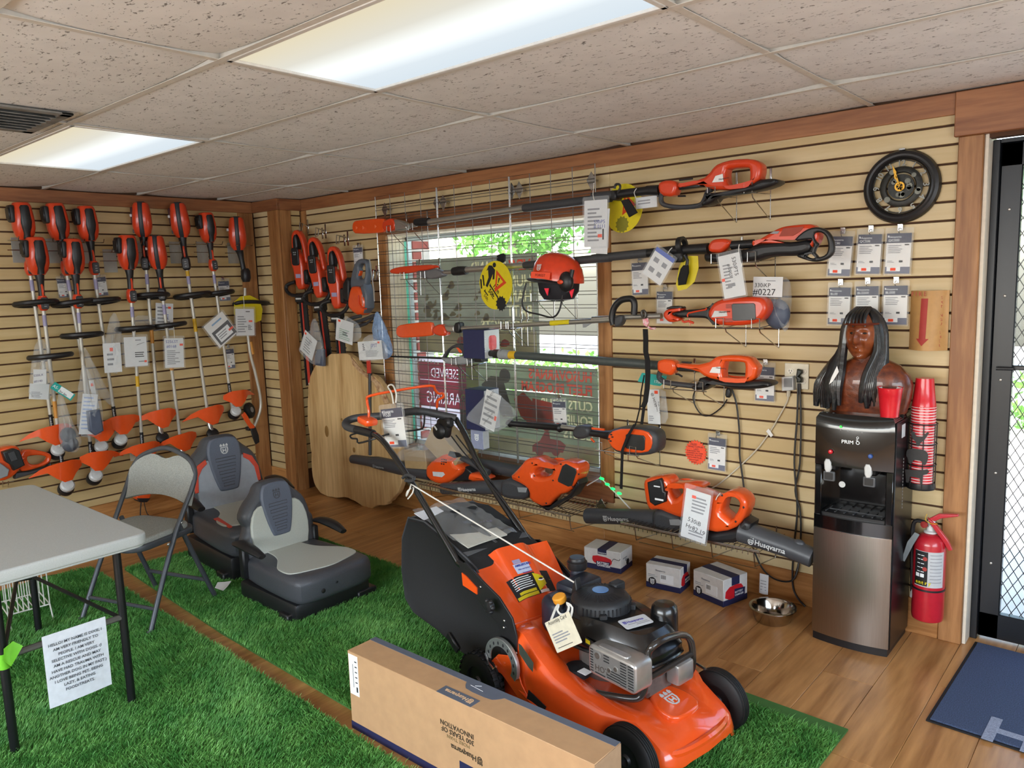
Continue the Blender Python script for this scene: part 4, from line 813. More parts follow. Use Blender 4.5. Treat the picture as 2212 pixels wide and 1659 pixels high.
t.p('pole',tubeY([(2.336,-.2,1.707),(2.804,-.2,1.716)],.019,14),ALU)
t.p('foam_grip',tubeY([(2.801,-.2,1.716),(2.818,-.2,1.717),(3.396,-.2,1.734)],[.019,.0225,.0225],14).tube([(3.278,-.2,1.734),(3.618,-.2,1.746)],.0225,14),CHAR)
t.p('rear_sleeve',tubeY([(3.618,-.2,1.746),(3.774,-.2,1.752),(3.951,-.2,1.751)],[.022,.024,.027]),BLACKP)
t.p('strap_hook',G().lathe([(.03,-.012),(.045,-.012),(.045,.012),(.03,.012)],(3.809,-.2,1.772),(1,0,.1),18,closed=True).box(*[v for q in (((3.774,-.2,1.734)[0],(3.829,-.2,1.731)[0]),(-.235,-.17),((3.799,-.2,1.692)[2],(3.799,-.2,1.741)[2])) for v in q],.008),BLACKP)
t.p('front_guard',G().sil([(3.961,1.753),(3.964,1.77),(3.98,1.789),(4.009,1.794),(4.053,1.791),(4.075,1.774),(4.063,1.756),(4.041,1.737),(4.025,1.726),(3.968,1.732)],FY,.07,.016,sm=1),ORED)
t.p('grip_rubber',G().tube([(4.069,-.2,1.76),(4.176,-.2,1.761)],.021,10),BLACKP)
t.p('rear_housing',G().sil([(4.173,1.764),(4.206,1.774),(4.264,1.804),(4.307,1.824),(4.349,1.83),(4.432,1.831),(4.456,1.825),(4.467,1.806),(4.481,1.795),(4.479,1.763),(4.458,1.726),(4.406,1.718),(4.35,1.732),(4.235,1.763),(4.185,1.752)],FY,.085,.018,sm=1),ORED)
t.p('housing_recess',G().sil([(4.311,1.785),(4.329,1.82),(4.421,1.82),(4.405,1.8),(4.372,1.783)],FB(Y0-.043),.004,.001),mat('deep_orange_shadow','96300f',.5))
t.p('model_plate',G().sil([(4.267,1.798),(4.287,1.809),(4.313,1.808),(4.304,1.797)],FB(Y0-.044),.003,.001),GREYP)
t.p('lower_guard',G().sil([(3.948,1.73),(4.035,1.725),(4.079,1.735),(4.158,1.734),(4.206,1.757),(4.322,1.761),(4.372,1.756),(4.449,1.765),(4.455,1.716),(4.407,1.696),(4.265,1.7),(4.207,1.683),(4.116,1.678),(3.958,1.685),(3.945,1.706)],FY,.1,.02,sm=1),BLACKP)
t.p('loop_guard',G().sil([(4.374,1.758),(4.409,1.793),(4.446,1.812),(4.486,1.814),(4.523,1.796),(4.547,1.758),(4.552,1.71),(4.538,1.685),(4.507,1.67),(4.47,1.665),(4.432,1.676),(4.388,1.694),(4.402,1.702),(4.448,1.709),(4.464,1.715),(4.463,1.758),(4.447,1.764)],FB(-.24),.03,.008,holes=[[(4.463,1.788),(4.489,1.793),(4.513,1.778),(4.524,1.751),(4.527,1.717),(4.517,1.694),(4.486,1.684),(4.467,1.704),(4.474,1.725),(4.487,1.74),(4.469,1.757)],[(4.427,1.696),(4.457,1.704),(4.475,1.684),(4.454,1.681)]],sm=1),BLACKP)
cradle('wire bracket holding the rear of the second pole saw, behind the handwritten sheet',(4.013,-.26,1.691)[0],(4.191,-.26,1.689)[0],(4.019,-.26,1.678)[2],yd=-.26)
cradle('wire bracket under the leaf shaped scabbard of the second pole saw',(1.785,-.24,1.7)[0],(1.984,-.24,1.694)[0],(1.794,-.24,1.664)[2],back=-.09)
# 3 third pole saw with loop handle
t=T('pole_saw','third pole saw with grey pole and small black D handle in front of the wall','pole saw',(3.018,-.2,1.393))
t.p('scabbard',G().sil([(1.661,1.32),(1.675,1.35),(1.722,1.365),(1.979,1.387),(2.021,1.377),(2.021,1.3),(1.993,1.292),(1.749,1.274),(1.692,1.276),(1.664,1.293)],FY,.03,.008,sm=1),ORANGE)
t.p('sprocket_cover',G().sil([(2.029,1.348),(2.083,1.37),(2.125,1.369),(2.158,1.328),(2.151,1.295),(2.078,1.296),(2.032,1.312)],FY,.05,.01,sm=1),ORED)
t.p('gear_head',G().sil([(2.14,1.367),(2.196,1.361),(2.226,1.357),(2.224,1.322),(2.163,1.321),(2.144,1.342)],FY,.045,.01),ALU)
t.p('collar',G().sil([(2.227,1.379),(2.277,1.388),(2.282,1.351),(2.273,1.315),(2.228,1.318)],FY,.05,.01,sm=1),BLACKP)
t.p('pole',tubeY([(2.225,-.2,1.342),(3.39,-.2,1.407)],.0145,12).tube([(3.271,-.2,1.41),(3.438,-.2,1.42),(3.694,-.2,1.428)],.0145,12),ALU)
t.p('pole_label',tubeY([(2.985,-.2,1.385),(3.12,-.2,1.393)],.0152,12),YELLOW)
t.p('pole_hook',G().sil([(3.205,1.394),(3.309,1.406),(3.316,1.392),(3.264,1.386),(3.223,1.364),(3.208,1.363)],FY,.01,.002),GREYP)
t.p('d_handle',G().tube([(3.418,-.22,1.382),(3.409,-.22,1.42),(3.423,-.22,1.47),(3.462,-.22,1.508),(3.51,-.22,1.518),(3.539,-.22,1.512),(3.548,-.22,1.485),(3.544,-.22,1.437)],.0175,10,sm=4),BLACKP)
t.p('handle_clamp',G().sil([(3.435,1.425),(3.48,1.437),(3.486,1.409),(3.467,1.376),(3.434,1.37),(3.431,1.398)],FB(-.215),.05,.01,sm=1),CHAR)
t.p('hanger_ring',G().tube([(3.591,-.22,1.448),(3.603,-.22,1.456),(3.615,-.22,1.44),(3.609,-.22,1.421),(3.594,-.22,1.426)],.007,8,closed=True,sm=2),mat('dark_casting','55524e',.4,metal=.7))
t.p('sling_buckle',G().sil([(3.602,1.414),(3.633,1.419),(3.639,1.395),(3.627,1.374),(3.608,1.384)],FB(-.23),.012,.003).tube([(3.633,-.23,1.374),(3.651,-.23,1.365),(3.675,-.23,1.367)],.006,6),mat('red_white_buckle','d8385a',.4,col2='e8dede',scale=60))
t.p('front_guard',G().sil([(3.713,1.434),(3.727,1.459),(3.755,1.466),(3.814,1.47),(3.83,1.459),(3.79,1.45),(3.755,1.443),(3.782,1.427),(3.818,1.417),(3.806,1.405),(3.755,1.396),(3.731,1.409)],FY,.06,.014,sm=1),ORED)
t.p('grip_rubber',G().sil([(3.755,1.442),(3.806,1.456),(3.837,1.459),(3.936,1.465),(3.981,1.486),(4.006,1.503),(3.962,1.442),(3.988,1.401),(4.018,1.381),(3.977,1.397),(3.951,1.418),(3.921,1.421),(3.837,1.421),(3.79,1.424)],FY,.055,.012,sm=1),BLACKP)
t.p('grip_inlay',G().tube([(3.858,-.232,1.426),(3.862,-.232,1.445),(3.952,-.232,1.461),(3.952,-.232,1.468)],.004,6,sm=2),ORED)
t.p('guard_top',G().sil([(3.727,1.463),(3.743,1.477),(3.791,1.48),(3.822,1.473),(3.822,1.466),(3.759,1.463)],FY,.05,.01,sm=1),BLACKP)
t.p('trigger',G().tube([(3.81,-.2,1.405),(3.822,-.2,1.399),(3.845,-.2,1.403),(3.872,-.2,1.394)],.006,8,sm=2).tube([(3.851,-.2,1.417),(3.853,-.2,1.384)],.003,6),ORED)
t.p('rear_housing',G().sil([(3.962,1.438),(3.988,1.486),(4.025,1.508),(4.068,1.516),(4.186,1.521),(4.24,1.514),(4.257,1.484),(4.258,1.452),(4.228,1.409),(4.174,1.389),(4.032,1.384),(3.992,1.404)],FY,.1,.02,sm=1),ORED)
t.p('battery_window',G().sil([(4.093,1.485),(4.1,1.49),(4.2,1.491),(4.207,1.485),(4.211,1.419),(4.204,1.414),(4.104,1.41),(4.097,1.415)],FB(Y0-.05),.006,.002),mat('dark_window','303030',.25,noise=.2,scale=10))
t.p('model_plate',G().sil([(3.99,1.425),(4.007,1.457),(4.068,1.455),(4.072,1.432)],FB(Y0-.05),.004,.001),LGREY)
g=G()
for k_ in range(4): g.tube([Vector((4.065,-.252,1.485))-Vector((0,0,k_*.0053)),Vector((4.102,-.252,1.486))-Vector((0,0,k_*.0053))],.0012,4).tube([Vector((4.062,-.252,1.42))-Vector((0,0,k_*.0053)),Vector((4.099,-.252,1.421))-Vector((0,0,k_*.0053))],.0012,4)
t.p('vent_slot',g,BLACKP)
t.p('brand_print',G().text('Husqvarna',FR((4.031,-.254,1.446),(1,0,.08),(0,0,1)),.013),INK,smooth=0)
cradle('wire bracket holding the battery end of the third pole saw',(4.037,-.26,1.381)[0],(4.213,-.26,1.384)[0],(4.043,-.26,1.376)[2],yd=-.26)
cradle('wire bracket on the grid under the grey pole of the third pole saw',(2.661,-.24,1.356)[0],(2.717,-.24,1.357)[0],(2.666,-.24,1.349)[2],back=-.09)
# 4 pole hedge trimmer
t=T('pole_hedge_trimmer','long hedge trimmer with thin black blade, grey head and thick grey pole','hedge trimmer',(3.011,-.2,1.183))
t.p('blade',G().sil([(1.455,1.142),(1.504,1.145),(2.111,1.158),(2.254,1.161),(2.253,1.145),(2.11,1.143),(1.503,1.136)],FY,.012,.002),mat('dark_blade','3a3c40',.35,metal=.7))
g=G()
for k_ in range(14):
    x=(1.624,-.2,1.148)[0]+k_*.032; z=(1.624,-.2,1.147)[2]-k_*.0028; g.sil([(x,z-.002),(x+.006,z+.012),(x+.012,z-.002)],FY,.004)
t.p('tooth',g,ALU)
t.p('head_casting',G().sil([(2.09,1.158),(2.173,1.154),(2.255,1.172),(2.315,1.174),(2.348,1.154),(2.371,1.141),(2.331,1.121),(2.17,1.114),(2.13,1.131)],FY,.06,.012,sm=1).tube([(2.333,-.2,1.157),(2.354,-.2,1.19),(2.398,-.2,1.207),(2.465,-.2,1.203)],.014,10,sm=3),GREYP)
t.p('head_handle',G().sil([(2.085,1.143),(2.136,1.201),(2.211,1.245),(2.282,1.252),(2.312,1.23),(2.328,1.18),(2.276,1.16),(2.285,1.192),(2.248,1.223),(2.196,1.222),(2.156,1.202),(2.134,1.168),(2.112,1.144)],FY,.03,.007,sm=1),CHAR)
t.p('orange_lever',G().sil([(2.229,1.226),(2.255,1.227),(2.285,1.206),(2.285,1.192),(2.259,1.191)],FY,.032,.006),ORANGE)
t.p('head_motor',G().sil([(2.389,1.167),(2.466,1.177),(2.469,1.142),(2.399,1.139)],FY,.06,.01),BLACKP)
t.p('pole_joint',tubeY([(2.464,-.2,1.197),(2.536,-.2,1.196),(2.546,-.2,1.195),(2.614,-.2,1.195)],[.019,.02,.027,.03],12),BLACKP)
t.p('pole_collar',tubeY([(2.593,-.2,1.194),(2.67,-.2,1.191)],[.032,.028],12),GREYP)
t.p('pole_label',tubeY([(2.662,-.2,1.193),(2.72,-.2,1.193)],.0245,14),YLAB)
t.p('pole',tubeY([(2.72,-.2,1.192),(3.386,-.2,1.183)],.0235,14).tube([(3.266,-.2,1.184),(3.531,-.2,1.181),(3.68,-.2,1.175)],[.0235,.0245,.0235],14),mat('grey_green_pole','4f5655',.35,metal=.3))
motorhead(t,'b',[(3.789,1.196),(3.906,1.192),(3.944,1.202),(3.974,1.211),(4,1.233),(4.026,1.241),(4.083,1.247),(4.14,1.245),(4.175,1.239),(4.196,1.213),(4.213,1.196),(4.21,1.174),(4.197,1.136),(4.155,1.12),(4.033,1.12),(3.952,1.133),(3.91,1.162),(3.789,1.176)],[(4.048,1.212),(4.066,1.215),(4.14,1.216),(4.154,1.208),(4.151,1.144),(4.141,1.131),(4.062,1.134),(4.037,1.141)],
 [(3.684,1.2),(3.705,1.21),(3.741,1.214),(3.781,1.204),(3.793,1.174),(3.769,1.137),(3.753,1.129),(3.684,1.144),(3.681,1.18)],G().tube([(3.684,-.2,1.144),(3.677,-.2,1.114),(3.7,-.2,1.097),(3.732,-.2,1.088),(3.883,-.2,1.081),(3.921,-.2,1.078)],.0135,8,sm=3),
 [(3.929,1.139),(3.982,1.117),(4.033,1.12),(4.141,1.12),(4.211,1.135),(4.265,1.134),(4.287,1.123),(4.279,1.108),(4.211,1.093),(4.106,1.087),(4.026,1.099),(3.989,1.107),(3.959,1.073),(3.891,1.065),(3.875,1.082),(3.906,1.095)],[(3.978,1.159),(3.993,1.186),(4.035,1.191),(4.033,1.158)],[(3.789,1.174),(3.895,1.179),(3.91,1.157),(3.789,1.156)],mt=ORANGE)
t.p('brand_print',G().text('Husqvarna',FR((4.013,-.246,1.181),(1,0,-.03),(0,0,1)),.012),INK,smooth=0)
t.p('trigger',G().tube([(3.773,-.2,1.136),(3.789,-.2,1.136),(3.809,-.2,1.125)],.005,6),BLACKP); t.p('throttle_lock',G().box(*[v for q in (((3.805,-.2,1.202)[0],(3.86,-.2,1.204)[0]),(-.205,-.195),((3.805,-.2,1.195)[2],(3.805,-.2,1.202)[2])) for v in q],.002),BLACKP)
cradle('wire bracket under the black bow of the long hedge trimmer',(3.758,-.26,1.075)[0],(3.933,-.26,1.083)[0],(3.766,-.26,1.068)[2],yd=-.26)
cradle('wire bracket on the grid under the grey head of the long hedge trimmer',(2.232,-.24,1.125)[0],(2.37,-.24,1.131)[0],(2.261,-.24,1.115)[2],back=-.09)
# 5 short power head with orange battery housing
t=T('pole_power_tool','short pole tool with black shaft and orange housing, a black sling strap over it','power head',(3.438,-.2,.774))
t.p('shaft',tubeY([(2.626,-.2,.774),(2.644,-.2,.778),(2.657,-.2,.777),(2.677,-.2,.775),(3.013,-.2,.787),(3.032,-.2,.785),(3.045,-.2,.786)],[.012,.022,.026,.017,.02,.027,.02],12).tube([(3.045,-.2,.785),(3.154,-.2,.79)],.014,12),BLACKP)
t.p('chrome_section',tubeY([(3.042,-.2,.791),(3.146,-.2,.792)],.0148,12),ALU)
t.p('control_pod',G().sil([(3.138,.784),(3.162,.813),(3.209,.822),(3.251,.812),(3.254,.777),(3.222,.747),(3.168,.739),(3.141,.755)],FY,.07,.016,sm=1),CHAR)
t.p('lever',G().tube([(3.245,-.2,.747),(3.268,-.2,.729)],.006,6).tube([(3.268,-.22,.81),(3.35,-.22,.811)],.007,6),ORANGE)
t.p('grip_rubber',G().tube([(3.246,-.2,.779),(3.306,-.2,.779),(3.365,-.2,.779),(3.395,-.2,.779)],[.021,.02,.026,.035],10),BLACKP)
t.p('motor_housing',G().sil([(3.373,.789),(3.432,.836),(3.599,.855),(3.667,.844),(3.694,.817),(3.692,.746),(3.665,.718),(3.57,.696),(3.444,.697),(3.408,.725)],FY,.11,.022,sm=1),CHAR)
t.p('orange_shell',G().sil([(3.384,.778),(3.439,.83),(3.586,.845),(3.666,.829),(3.669,.761),(3.632,.721),(3.501,.711),(3.43,.715)],FB(Y0-.045),.03,.008,sm=1),ORANGE)
t.p('battery_window',G().sil([(3.513,.807),(3.523,.814),(3.619,.815),(3.629,.804),(3.625,.741),(3.612,.733),(3.519,.734),(3.508,.742)],FB(Y0-.062),.008,.003),MATS['dark_window'])
g=G()
for p_ in [(3.42,.798),(3.427,.786),(3.405,.773),(3.415,.763)]: g.box(p_[0]-.006,p_[0]+.006,Y0-.063,Y0-.055,p_[1]-.0035,p_[1]+.0035)
t.p('vent_slot',g,BLACKP)
cradle('wire bracket holding the short power head beside the window casing',(3.345,-.27,.718)[0],(3.558,-.27,.719)[0],(3.403,-.27,.705)[2],yd=-.27)
t=T('sling_strap','black sling strap hanging from the third pole saw down over the power head','strap',(3.629,-.25,1.343))
def strap(pts,w,y): 
    g=G(); R=[]
    for (x,_,z) in pts: R.append([(x-w/2,y,z),(x+w/2,y-.004,z)])
    return g.sheet(R,.004)
t.p('padded_band',strap([(3.642,-.27,1.366),(3.644,-.27,1.316),(3.643,-.27,1.251),(3.653,-.27,1.208),(3.654,-.27,1.135),(3.649,-.27,1.062),(3.638,-.27,.995),(3.623,-.27,.964)],.030,-.27),STRAPM)
t.p('narrow_band',strap([(3.635,-.28,.966),(3.621,-.28,.877),(3.58,-.28,.873),(3.538,-.28,.809),(3.502,-.28,.726),(3.498,-.28,.652),(3.491,-.28,.516)],.017,-.28).sheet([[(p_[0]-.004,-.24,p_[2]),(p_[0]+.004,-.244,p_[2])] for p_ in [(3.615,-.24,1.127),(3.595,-.24,1.036),(3.587,-.24,.953),(3.565,-.24,.877),(3.555,-.24,.859)]],.003),STRAPM)
# helmet on the grid
hc=Vector((3.091,-.26,1.638))
t=T('forestry_helmet','orange red forestry helmet with black ear muffs, orange price strip and lowered visor ring','helmet',hc)
sc=(3.246,-.26,1.634)[0]-(3.091,-.26,1.638)[0]
t.p('shell',G().loft([[(hc.x+sc*(dx+a*math.cos(q)),hc.y+.11*b_*math.sin(q),hc.z+sc*(z-.18*math.cos(q)*a)) for q in [2*PI*i/24 for i in range(24)]] for z,a,b_,dx in ((-.05,1.0,1.0,0),(.15,1.0,1.0,0),(.4,.93,.93,.01),(.62,.78,.8,.03),(.77,.55,.58,.04),(.85,.3,.3,.05),(.875,.02,.02,.05))]),mat('helmet_orange','d8401f',.3,coat=.4))
t.p('brim',G().loft([[(hc.x+sc*(-.25+a*math.cos(q)),hc.y+.12*b_*math.sin(q),hc.z+sc*(z-.12*math.cos(q))) for q in [2*PI*i/24 for i in range(24)]] for z,a,b_ in ((-.16,.98,.95),(-.12,1.06,1.02),(-.08,.98,.95))]),CHAR)
t.p('harness',G().loft([[(hc.x+sc*(a*math.cos(q)),hc.y+.1*math.sin(q)*a,hc.z+sc*z) for q in [2*PI*i/18 for i in range(18)]] for z,a in ((-.1,.85),(-.5,.8),(-.75,.6),(-.8,.3))]),mat('dark_navy_lining','14141c',.7))
t.p('ear_muff',G().ell((hc.x-sc*.2,hc.y+.08,hc.z-sc*.5),(.045,.03,.05)),BLACKP); t.p('ear_muff',G().ell((hc.x+sc*.72,hc.y-.08,hc.z-sc*.15),(.045,.03,.055)).tube([(hc.x+sc*.95,hc.y-.07,hc.z+sc*.25),(hc.x+sc*.9,hc.y-.08,hc.z-.1*sc)],.012,8),BLACKP)
t.p('muff_badge',G().ell((hc.x+sc*.62,hc.y-.112,hc.z-sc*.15),(.02,.006,.012)),ORED)
t.p('visor_ring',G().tube([(hc.x-sc*.95,hc.y-.1,hc.z-sc*.15),(hc.x-sc*1.05,hc.y-.12,hc.z-sc*.8),(hc.x-sc*.9,hc.y-.12,hc.z-sc*1.12),(hc.x-sc*.3,hc.y-.12,hc.z-sc*1.25),(hc.x+sc*.3,hc.y-.12,hc.z-sc*1.35),(hc.x+sc*.6,hc.y-.12,hc.z-sc*1.1),(hc.x+sc*.65,hc.y-.1,hc.z-sc*.6)],.005,8,sm=5),BLACKP)
t.p('visor_hinge',G().ell((hc.x-sc*.95,hc.y-.03,hc.z+.02),(.022,.02,.018)),BLACKP)
M_=FR((hc.x-sc*.62,hc.y-.122,hc.z+sc*.02),(1,0,-.08),(0,.1,1)); t.p('price_strip',G().box(0,.13,0,.035,-.002,.0,0,M_),REDST,smooth=0); t.p('handwriting',G().text('FOREST',M_@Matrix.Translation((.03,.012,.001)),.02),mat('brown_ink','6b2a18',.6),smooth=0)
t.p('emblem',crest(FR((hc.x-sc*.28,hc.y-.115,hc.z+sc*.38),(1,0,0),(0,.35,1)),.036),LGREY,smooth=0)
t.p('red_tab',G().sil([(hc.x-.02,hc.z-sc*.35),(hc.x+.01,hc.z-sc*.35),(hc.x,hc.z-sc*.6)],FB(hc.y-.1),.006).sil([(hc.x+sc*.75,hc.z-sc*.45),(hc.x+sc*.95,hc.z-sc*.4),(hc.x+sc*.85,hc.z-sc*.7)],FB(hc.y-.06),.006),mat('hot_red','ff3048',.5))
cradle('wire bracket on the grid that carries the helmet',(2.914,-.26,1.522)[0],(3.087,-.26,1.52)[0],(2.914,-.26,1.511)[2],yd=-.26,back=-.09)
# warning discs
def wdisc(lab,c,r,full,tilt,cut):
    M=FR(c,(math.cos(tilt),-.1,math.sin(tilt)),(-math.sin(tilt),0,math.cos(tilt))); t=T('warning_disc',lab,'warning sign',M=M,local=True); I=Matrix()
    o=[(r*math.cos(a),r*math.sin(a)) for a in np.linspace(cut[0],cut[1],34)]; t.p('disc',G().sil(o,I,.002),YELLOW,smooth=0)
    T_=lambda L:[(x*r,y*r) for x,y in L]; f=Matrix.Translation((0,0,.0015))
    t.p('warning_triangle',G().sil(T_([(-.1,.62),(.62,.28),(.05,-.28)]),f,.001,holes=[T_([(.02,.46),(.42,.26),(.09,-.06)])]),ORED,smooth=0)
    if full:
        g=G().sil(circ(-.28*r,.78*r,.1*r),f,.001).sil(T_([(-.68,.42),(-.6,.68),(-.42,.72),(-.18,.6),(-.12,.22),(-.22,.18),(-.26,.42),(-.34,.1),(-.44,-.22),(-.56,-.18),(-.48,.2),(-.6,.5)]),f,.001)
        g.sil(T_([(-.9,.2),(-.8,.2),(-.62,-.2),(-.7,-.22)]),f,.001).sil(T_([(-.98,.0),(-.88,.0),(-.74,-.36),(-.82,-.38)]),f,.001)
        g.sil(T_([(.12,.36),(.2,.34),(.16,.14),(.13,.14)]),f,.001).sil(circ(.14*r,.06*r,.035*r),f,.001)
        q=[]
        for i in range(36): a=2*PI*i/36; rr_=.27 if i%3 else .33; q.append((.55*r+rr_*r*math.cos(a),-.62*r+rr_*r*math.sin(a)))
        g.sil(q,f,.001); g.sil(T_([(-.35,-.1),(-.3,.0),(-.28,-.06),(.32,-.42),(.3,-.48),(-.3,-.12),(-.24,-.2)]),f,.001).sil(T_([(-.62,-.42),(-.52,-.32),(-.52,-.4),(-.3,-.52),(-.32,-.56),(-.52,-.46)]),f,.001)
        t.p('symbol',g,INK,smooth=0)
        g=G(); R3=Matrix.Rotation(-.52,4,'Z'); g.text('15m',Matrix.Translation((-.14*r,-.08*r,.0015))@R3,.26*r,bold=.006*r).text('50ft.',Matrix.Translation((-.36*r,-.36*r,.0015))@R3,.27*r,bold=.006*r).text('50ft.',Matrix.Translation((-.58*r,-.62*r,.0015))@R3,.2*r); t.p('lettering',g,INK,smooth=0)
    return t
wdisc('yellow warning disc reading 15m 50ft hanging on the grid beside the helmet',(2.626,-.26,1.608),.142,True,-.3,(-2.3,3.3))
t=wdisc('yellow warning disc folded behind the foam grip of the topmost pole saw',(3.455,-.17,1.984),.125,False,-.3,(-2.0,3.4)); 
q=[]
for i in range(36): a=2*PI*i/36; q.append(((.3 if i%3 else .36)*.125*math.cos(a)+.02,(.3 if i%3 else .36)*.125*math.sin(a)-.08))
t.p('symbol',G().sil(q,Matrix.Translation((0,0,.0015)),.001),mat('olive_ink','7f7a1c',.6),smooth=0)
t=T('warning_disc','yellow warning disc turned edgewise behind a black strap pad under the second pole saw','warning sign',(3.839,-.2,1.616))
t.p('disc',G().sil([(3.794,1.67),(3.814,1.709),(3.854,1.721),(3.896,1.719),(3.899,1.662),(3.878,1.596),(3.834,1.561),(3.788,1.553),(3.776,1.585)],FB(-.2),.002),YELLOW)
t.p('strap_pad',G().sil([(3.835,1.677),(3.86,1.676),(3.862,1.641),(3.845,1.584),(3.807,1.58),(3.805,1.612),(3.82,1.66)],FB(-.23),.02,.007),STRAPM)
t.p('strap_loop',G().tube([(3.85,-.23,1.672),(3.855,-.23,1.699),(3.84,-.23,1.726)],.008,8,sm=2),BLACKP)
t=T('strap_clip','small black webbing buckle clipped on the grid above the second pole saw','clip',(2.579,-.15,1.772)); t.p('pad',G().sil([(2.549,1.773),(2.558,1.788),(2.598,1.795),(2.615,1.785),(2.611,1.748),(2.575,1.733),(2.556,1.743)],FB(-.15),.02,.006),STRAPM); t.p('wire_clip',G().tube([(2.515,-.16,1.78),(2.566,-.16,1.769),(2.545,-.16,1.751),(2.604,-.16,1.734)],.004,6),CHROME)
# ---------------- hedge trimmers hanging left of the window ----------------
def hedge(lab,H,F,bl,group=None,mirror=0):
    H=Vector(H);F=Vector(F); z=(H-F).normalized(); w=Vector((.25,-1,0)); w=(w-z*w.dot(z)).normalized(); u=z.cross(w)*-1; u=(z.cross(w)); M=Matrix((w.cross(z)*-1,z,w)).transposed().to_4x4(); 
    if M.determinant()<0: M=Matrix((w.cross(z),z,w)).transposed().to_4x4()
    M.translation=H; I=Matrix(); s=1
    t=T('battery_hedge_trimmer',lab,'hedge trimmer',M=M,local=True)
    t.p('rear_handle',G().sil(chaikin([(-.055,-.15),(-.055,.0),(-.03,.05),(.02,.055),(.06,.0),(.075,-.06),(.085,-.15),(.09,-.2),(.06,-.2),(.05,-.11),(.035,-.03),(.01,.02),(-.01,.02),(.0,-.1),(.02,-.17)],1),I,.05,.012),ORED)
    t.p('grip_rubber',G().sil(chaikin([(-.04,-.12),(-.04,-.02),(-.02,.02),(.005,.02),(.01,-.1)],1),I,.062,.014),BLACKP)
    t.p('body',G().sil(chaikin([(-.062,-.1),(-.03,-.12),(.02,-.11),(.055,-.18),(.05,-.34),(.045,-.40),(-.03,-.40),(-.045,-.26),(-.065,-.2)],1),I,.085,.018),ORED)
    t.p('control_panel',G().sil(rrect(-.04,-.215,.03,-.08,.02),Matrix.Translation((0,0,.045)),.014,.005),BLACKP)
    t.p('button',G().box(-.018,-.006,-.12,-.112,.05,.054).box(.0,.012,-.12,-.112,.05,.054).box(-.015,.01,-.135,-.128,.05,.054),GREYP)
    t.p('lilac_label',G().box(-.018,.03,-.31,-.28,.042,.0445),mat('lilac_label','9a95b5',.5))
    t.p('battery',G().box(.03,.085,-.36,-.25,-.05,.03,.01),BLACKP)
    t.p('front_handle',G().tube([(-.04,-.34,.03),(-.11,-.36,.04),(-.12,-.40,.05),(-.06,-.44,.06),(.04,-.44,.06),(.1,-.41,.05),(.13,-.36,.04),(.06,-.35,.0)],.014,8,sm=3),BLACKP)
    t.p('blade_mount',G().box(-.04,.05,-.5,-.43,-.01,.06,.01),BLACKP)
    t.p('mount_plate',G().box(-.022,.032,-.475,-.462,.06,.064,.001),LGREY)
    t.p('blade_cover',G().box(-.034,.042,-bl,-.48,.0,.012,.004).box(-.034,-.024,-bl,-.5,.012,.018).box(.034,.042,-bl,-.5,.012,.018),BLACKP)
    t.p('red_edge',G().box(-.012,.0,-bl+.01,-.48,.012,.016).box(-.01,.014,-bl+.01,-bl*.72,.012,.0155),mat('red_blade_edge','c23a2c',.4))
    g=G(); k=0; y=-.52
    while y>-bl+.03:
        g.sil([(-.02,y),(-.046,y+.006),(-.046,y+.011),(-.02,y+.016)],Matrix.Translation((0,0,.010)),.004); g.sil([(.03,y),(.054,y+.006),(.054,y+.011),(.03,y+.016)],Matrix.Translation((0,0,.010)),.004); y-=.045
    t.p('tooth',g,mat('dark_blade','3a3c40',.35,metal=.7))
    t.p('tip_label',G().box(-.006,.01,-bl+.005,-bl+.022,.017,.019),WHITE)
    return t
hedge('orange hedge trimmer hanging against the wooden corner post, outermost of three',(.516,-.16,2.02),(.49,-.12,.926),1.16)
hedge('middle one of three orange hedge trimmers, its blade reaching the wood slab',(.734,-.17,1.952),(.786,-.13,.836),1.2)
hedge('orange hedge trimmer hanging nearest the window, lowest blade tip of three',(.985,-.18,1.871),(.959,-.14,.768),1.21)
for i,(a,b,l) in enumerate([((.415,0,2.11),(.585,-.2,1.994),'zinc hook plate above the outermost hedge trimmer'),((.642,0,2.058),(.784,-.2,1.962),'zinc hook plate above the middle hedge trimmer'),((.913,0,1.989),(1.031,-.2,1.895),'zinc hook plate above the hedge trimmer nearest the window'),((1.226,0,1.72),(1.421,-.2,1.786),'wire hook carrying the grey handled hedge trimmer')]):
    t=T('hook_plate',l,'hook',a); x,_,z=a
    t.p('plate',G().box(x-.03,x-.012,-.012,-.004,z-.055,z+.03,.002).box(x+.012,x+.03,-.012,-.004,z-.055,z+.055,.002),CHROME)
    t.p('arm',G().tube([(x,-.012,z+.01),(b[0]+.01,-.19,z+.012),(b[0]+.01,-.2,z-.05)],.0035,6).tube([(x+.02,-.012,z-.0),(b[0]+.045,-.19,z-.0),(b[0]+.045,-.2,z-.05),(b[0]+.01,-.2,z-.05)],.0035,6),CHROME)
speccard('narrow navy card between the hook plates and the grid',FQ(*[(.99,0,1.913),(1.094,0,1.914),(.982,0,1.776)]) if 0 else FQ(*[(1.041,-.04,1.91),(1.144,-.04,1.911),(1.033,-.04,1.768)]),'')
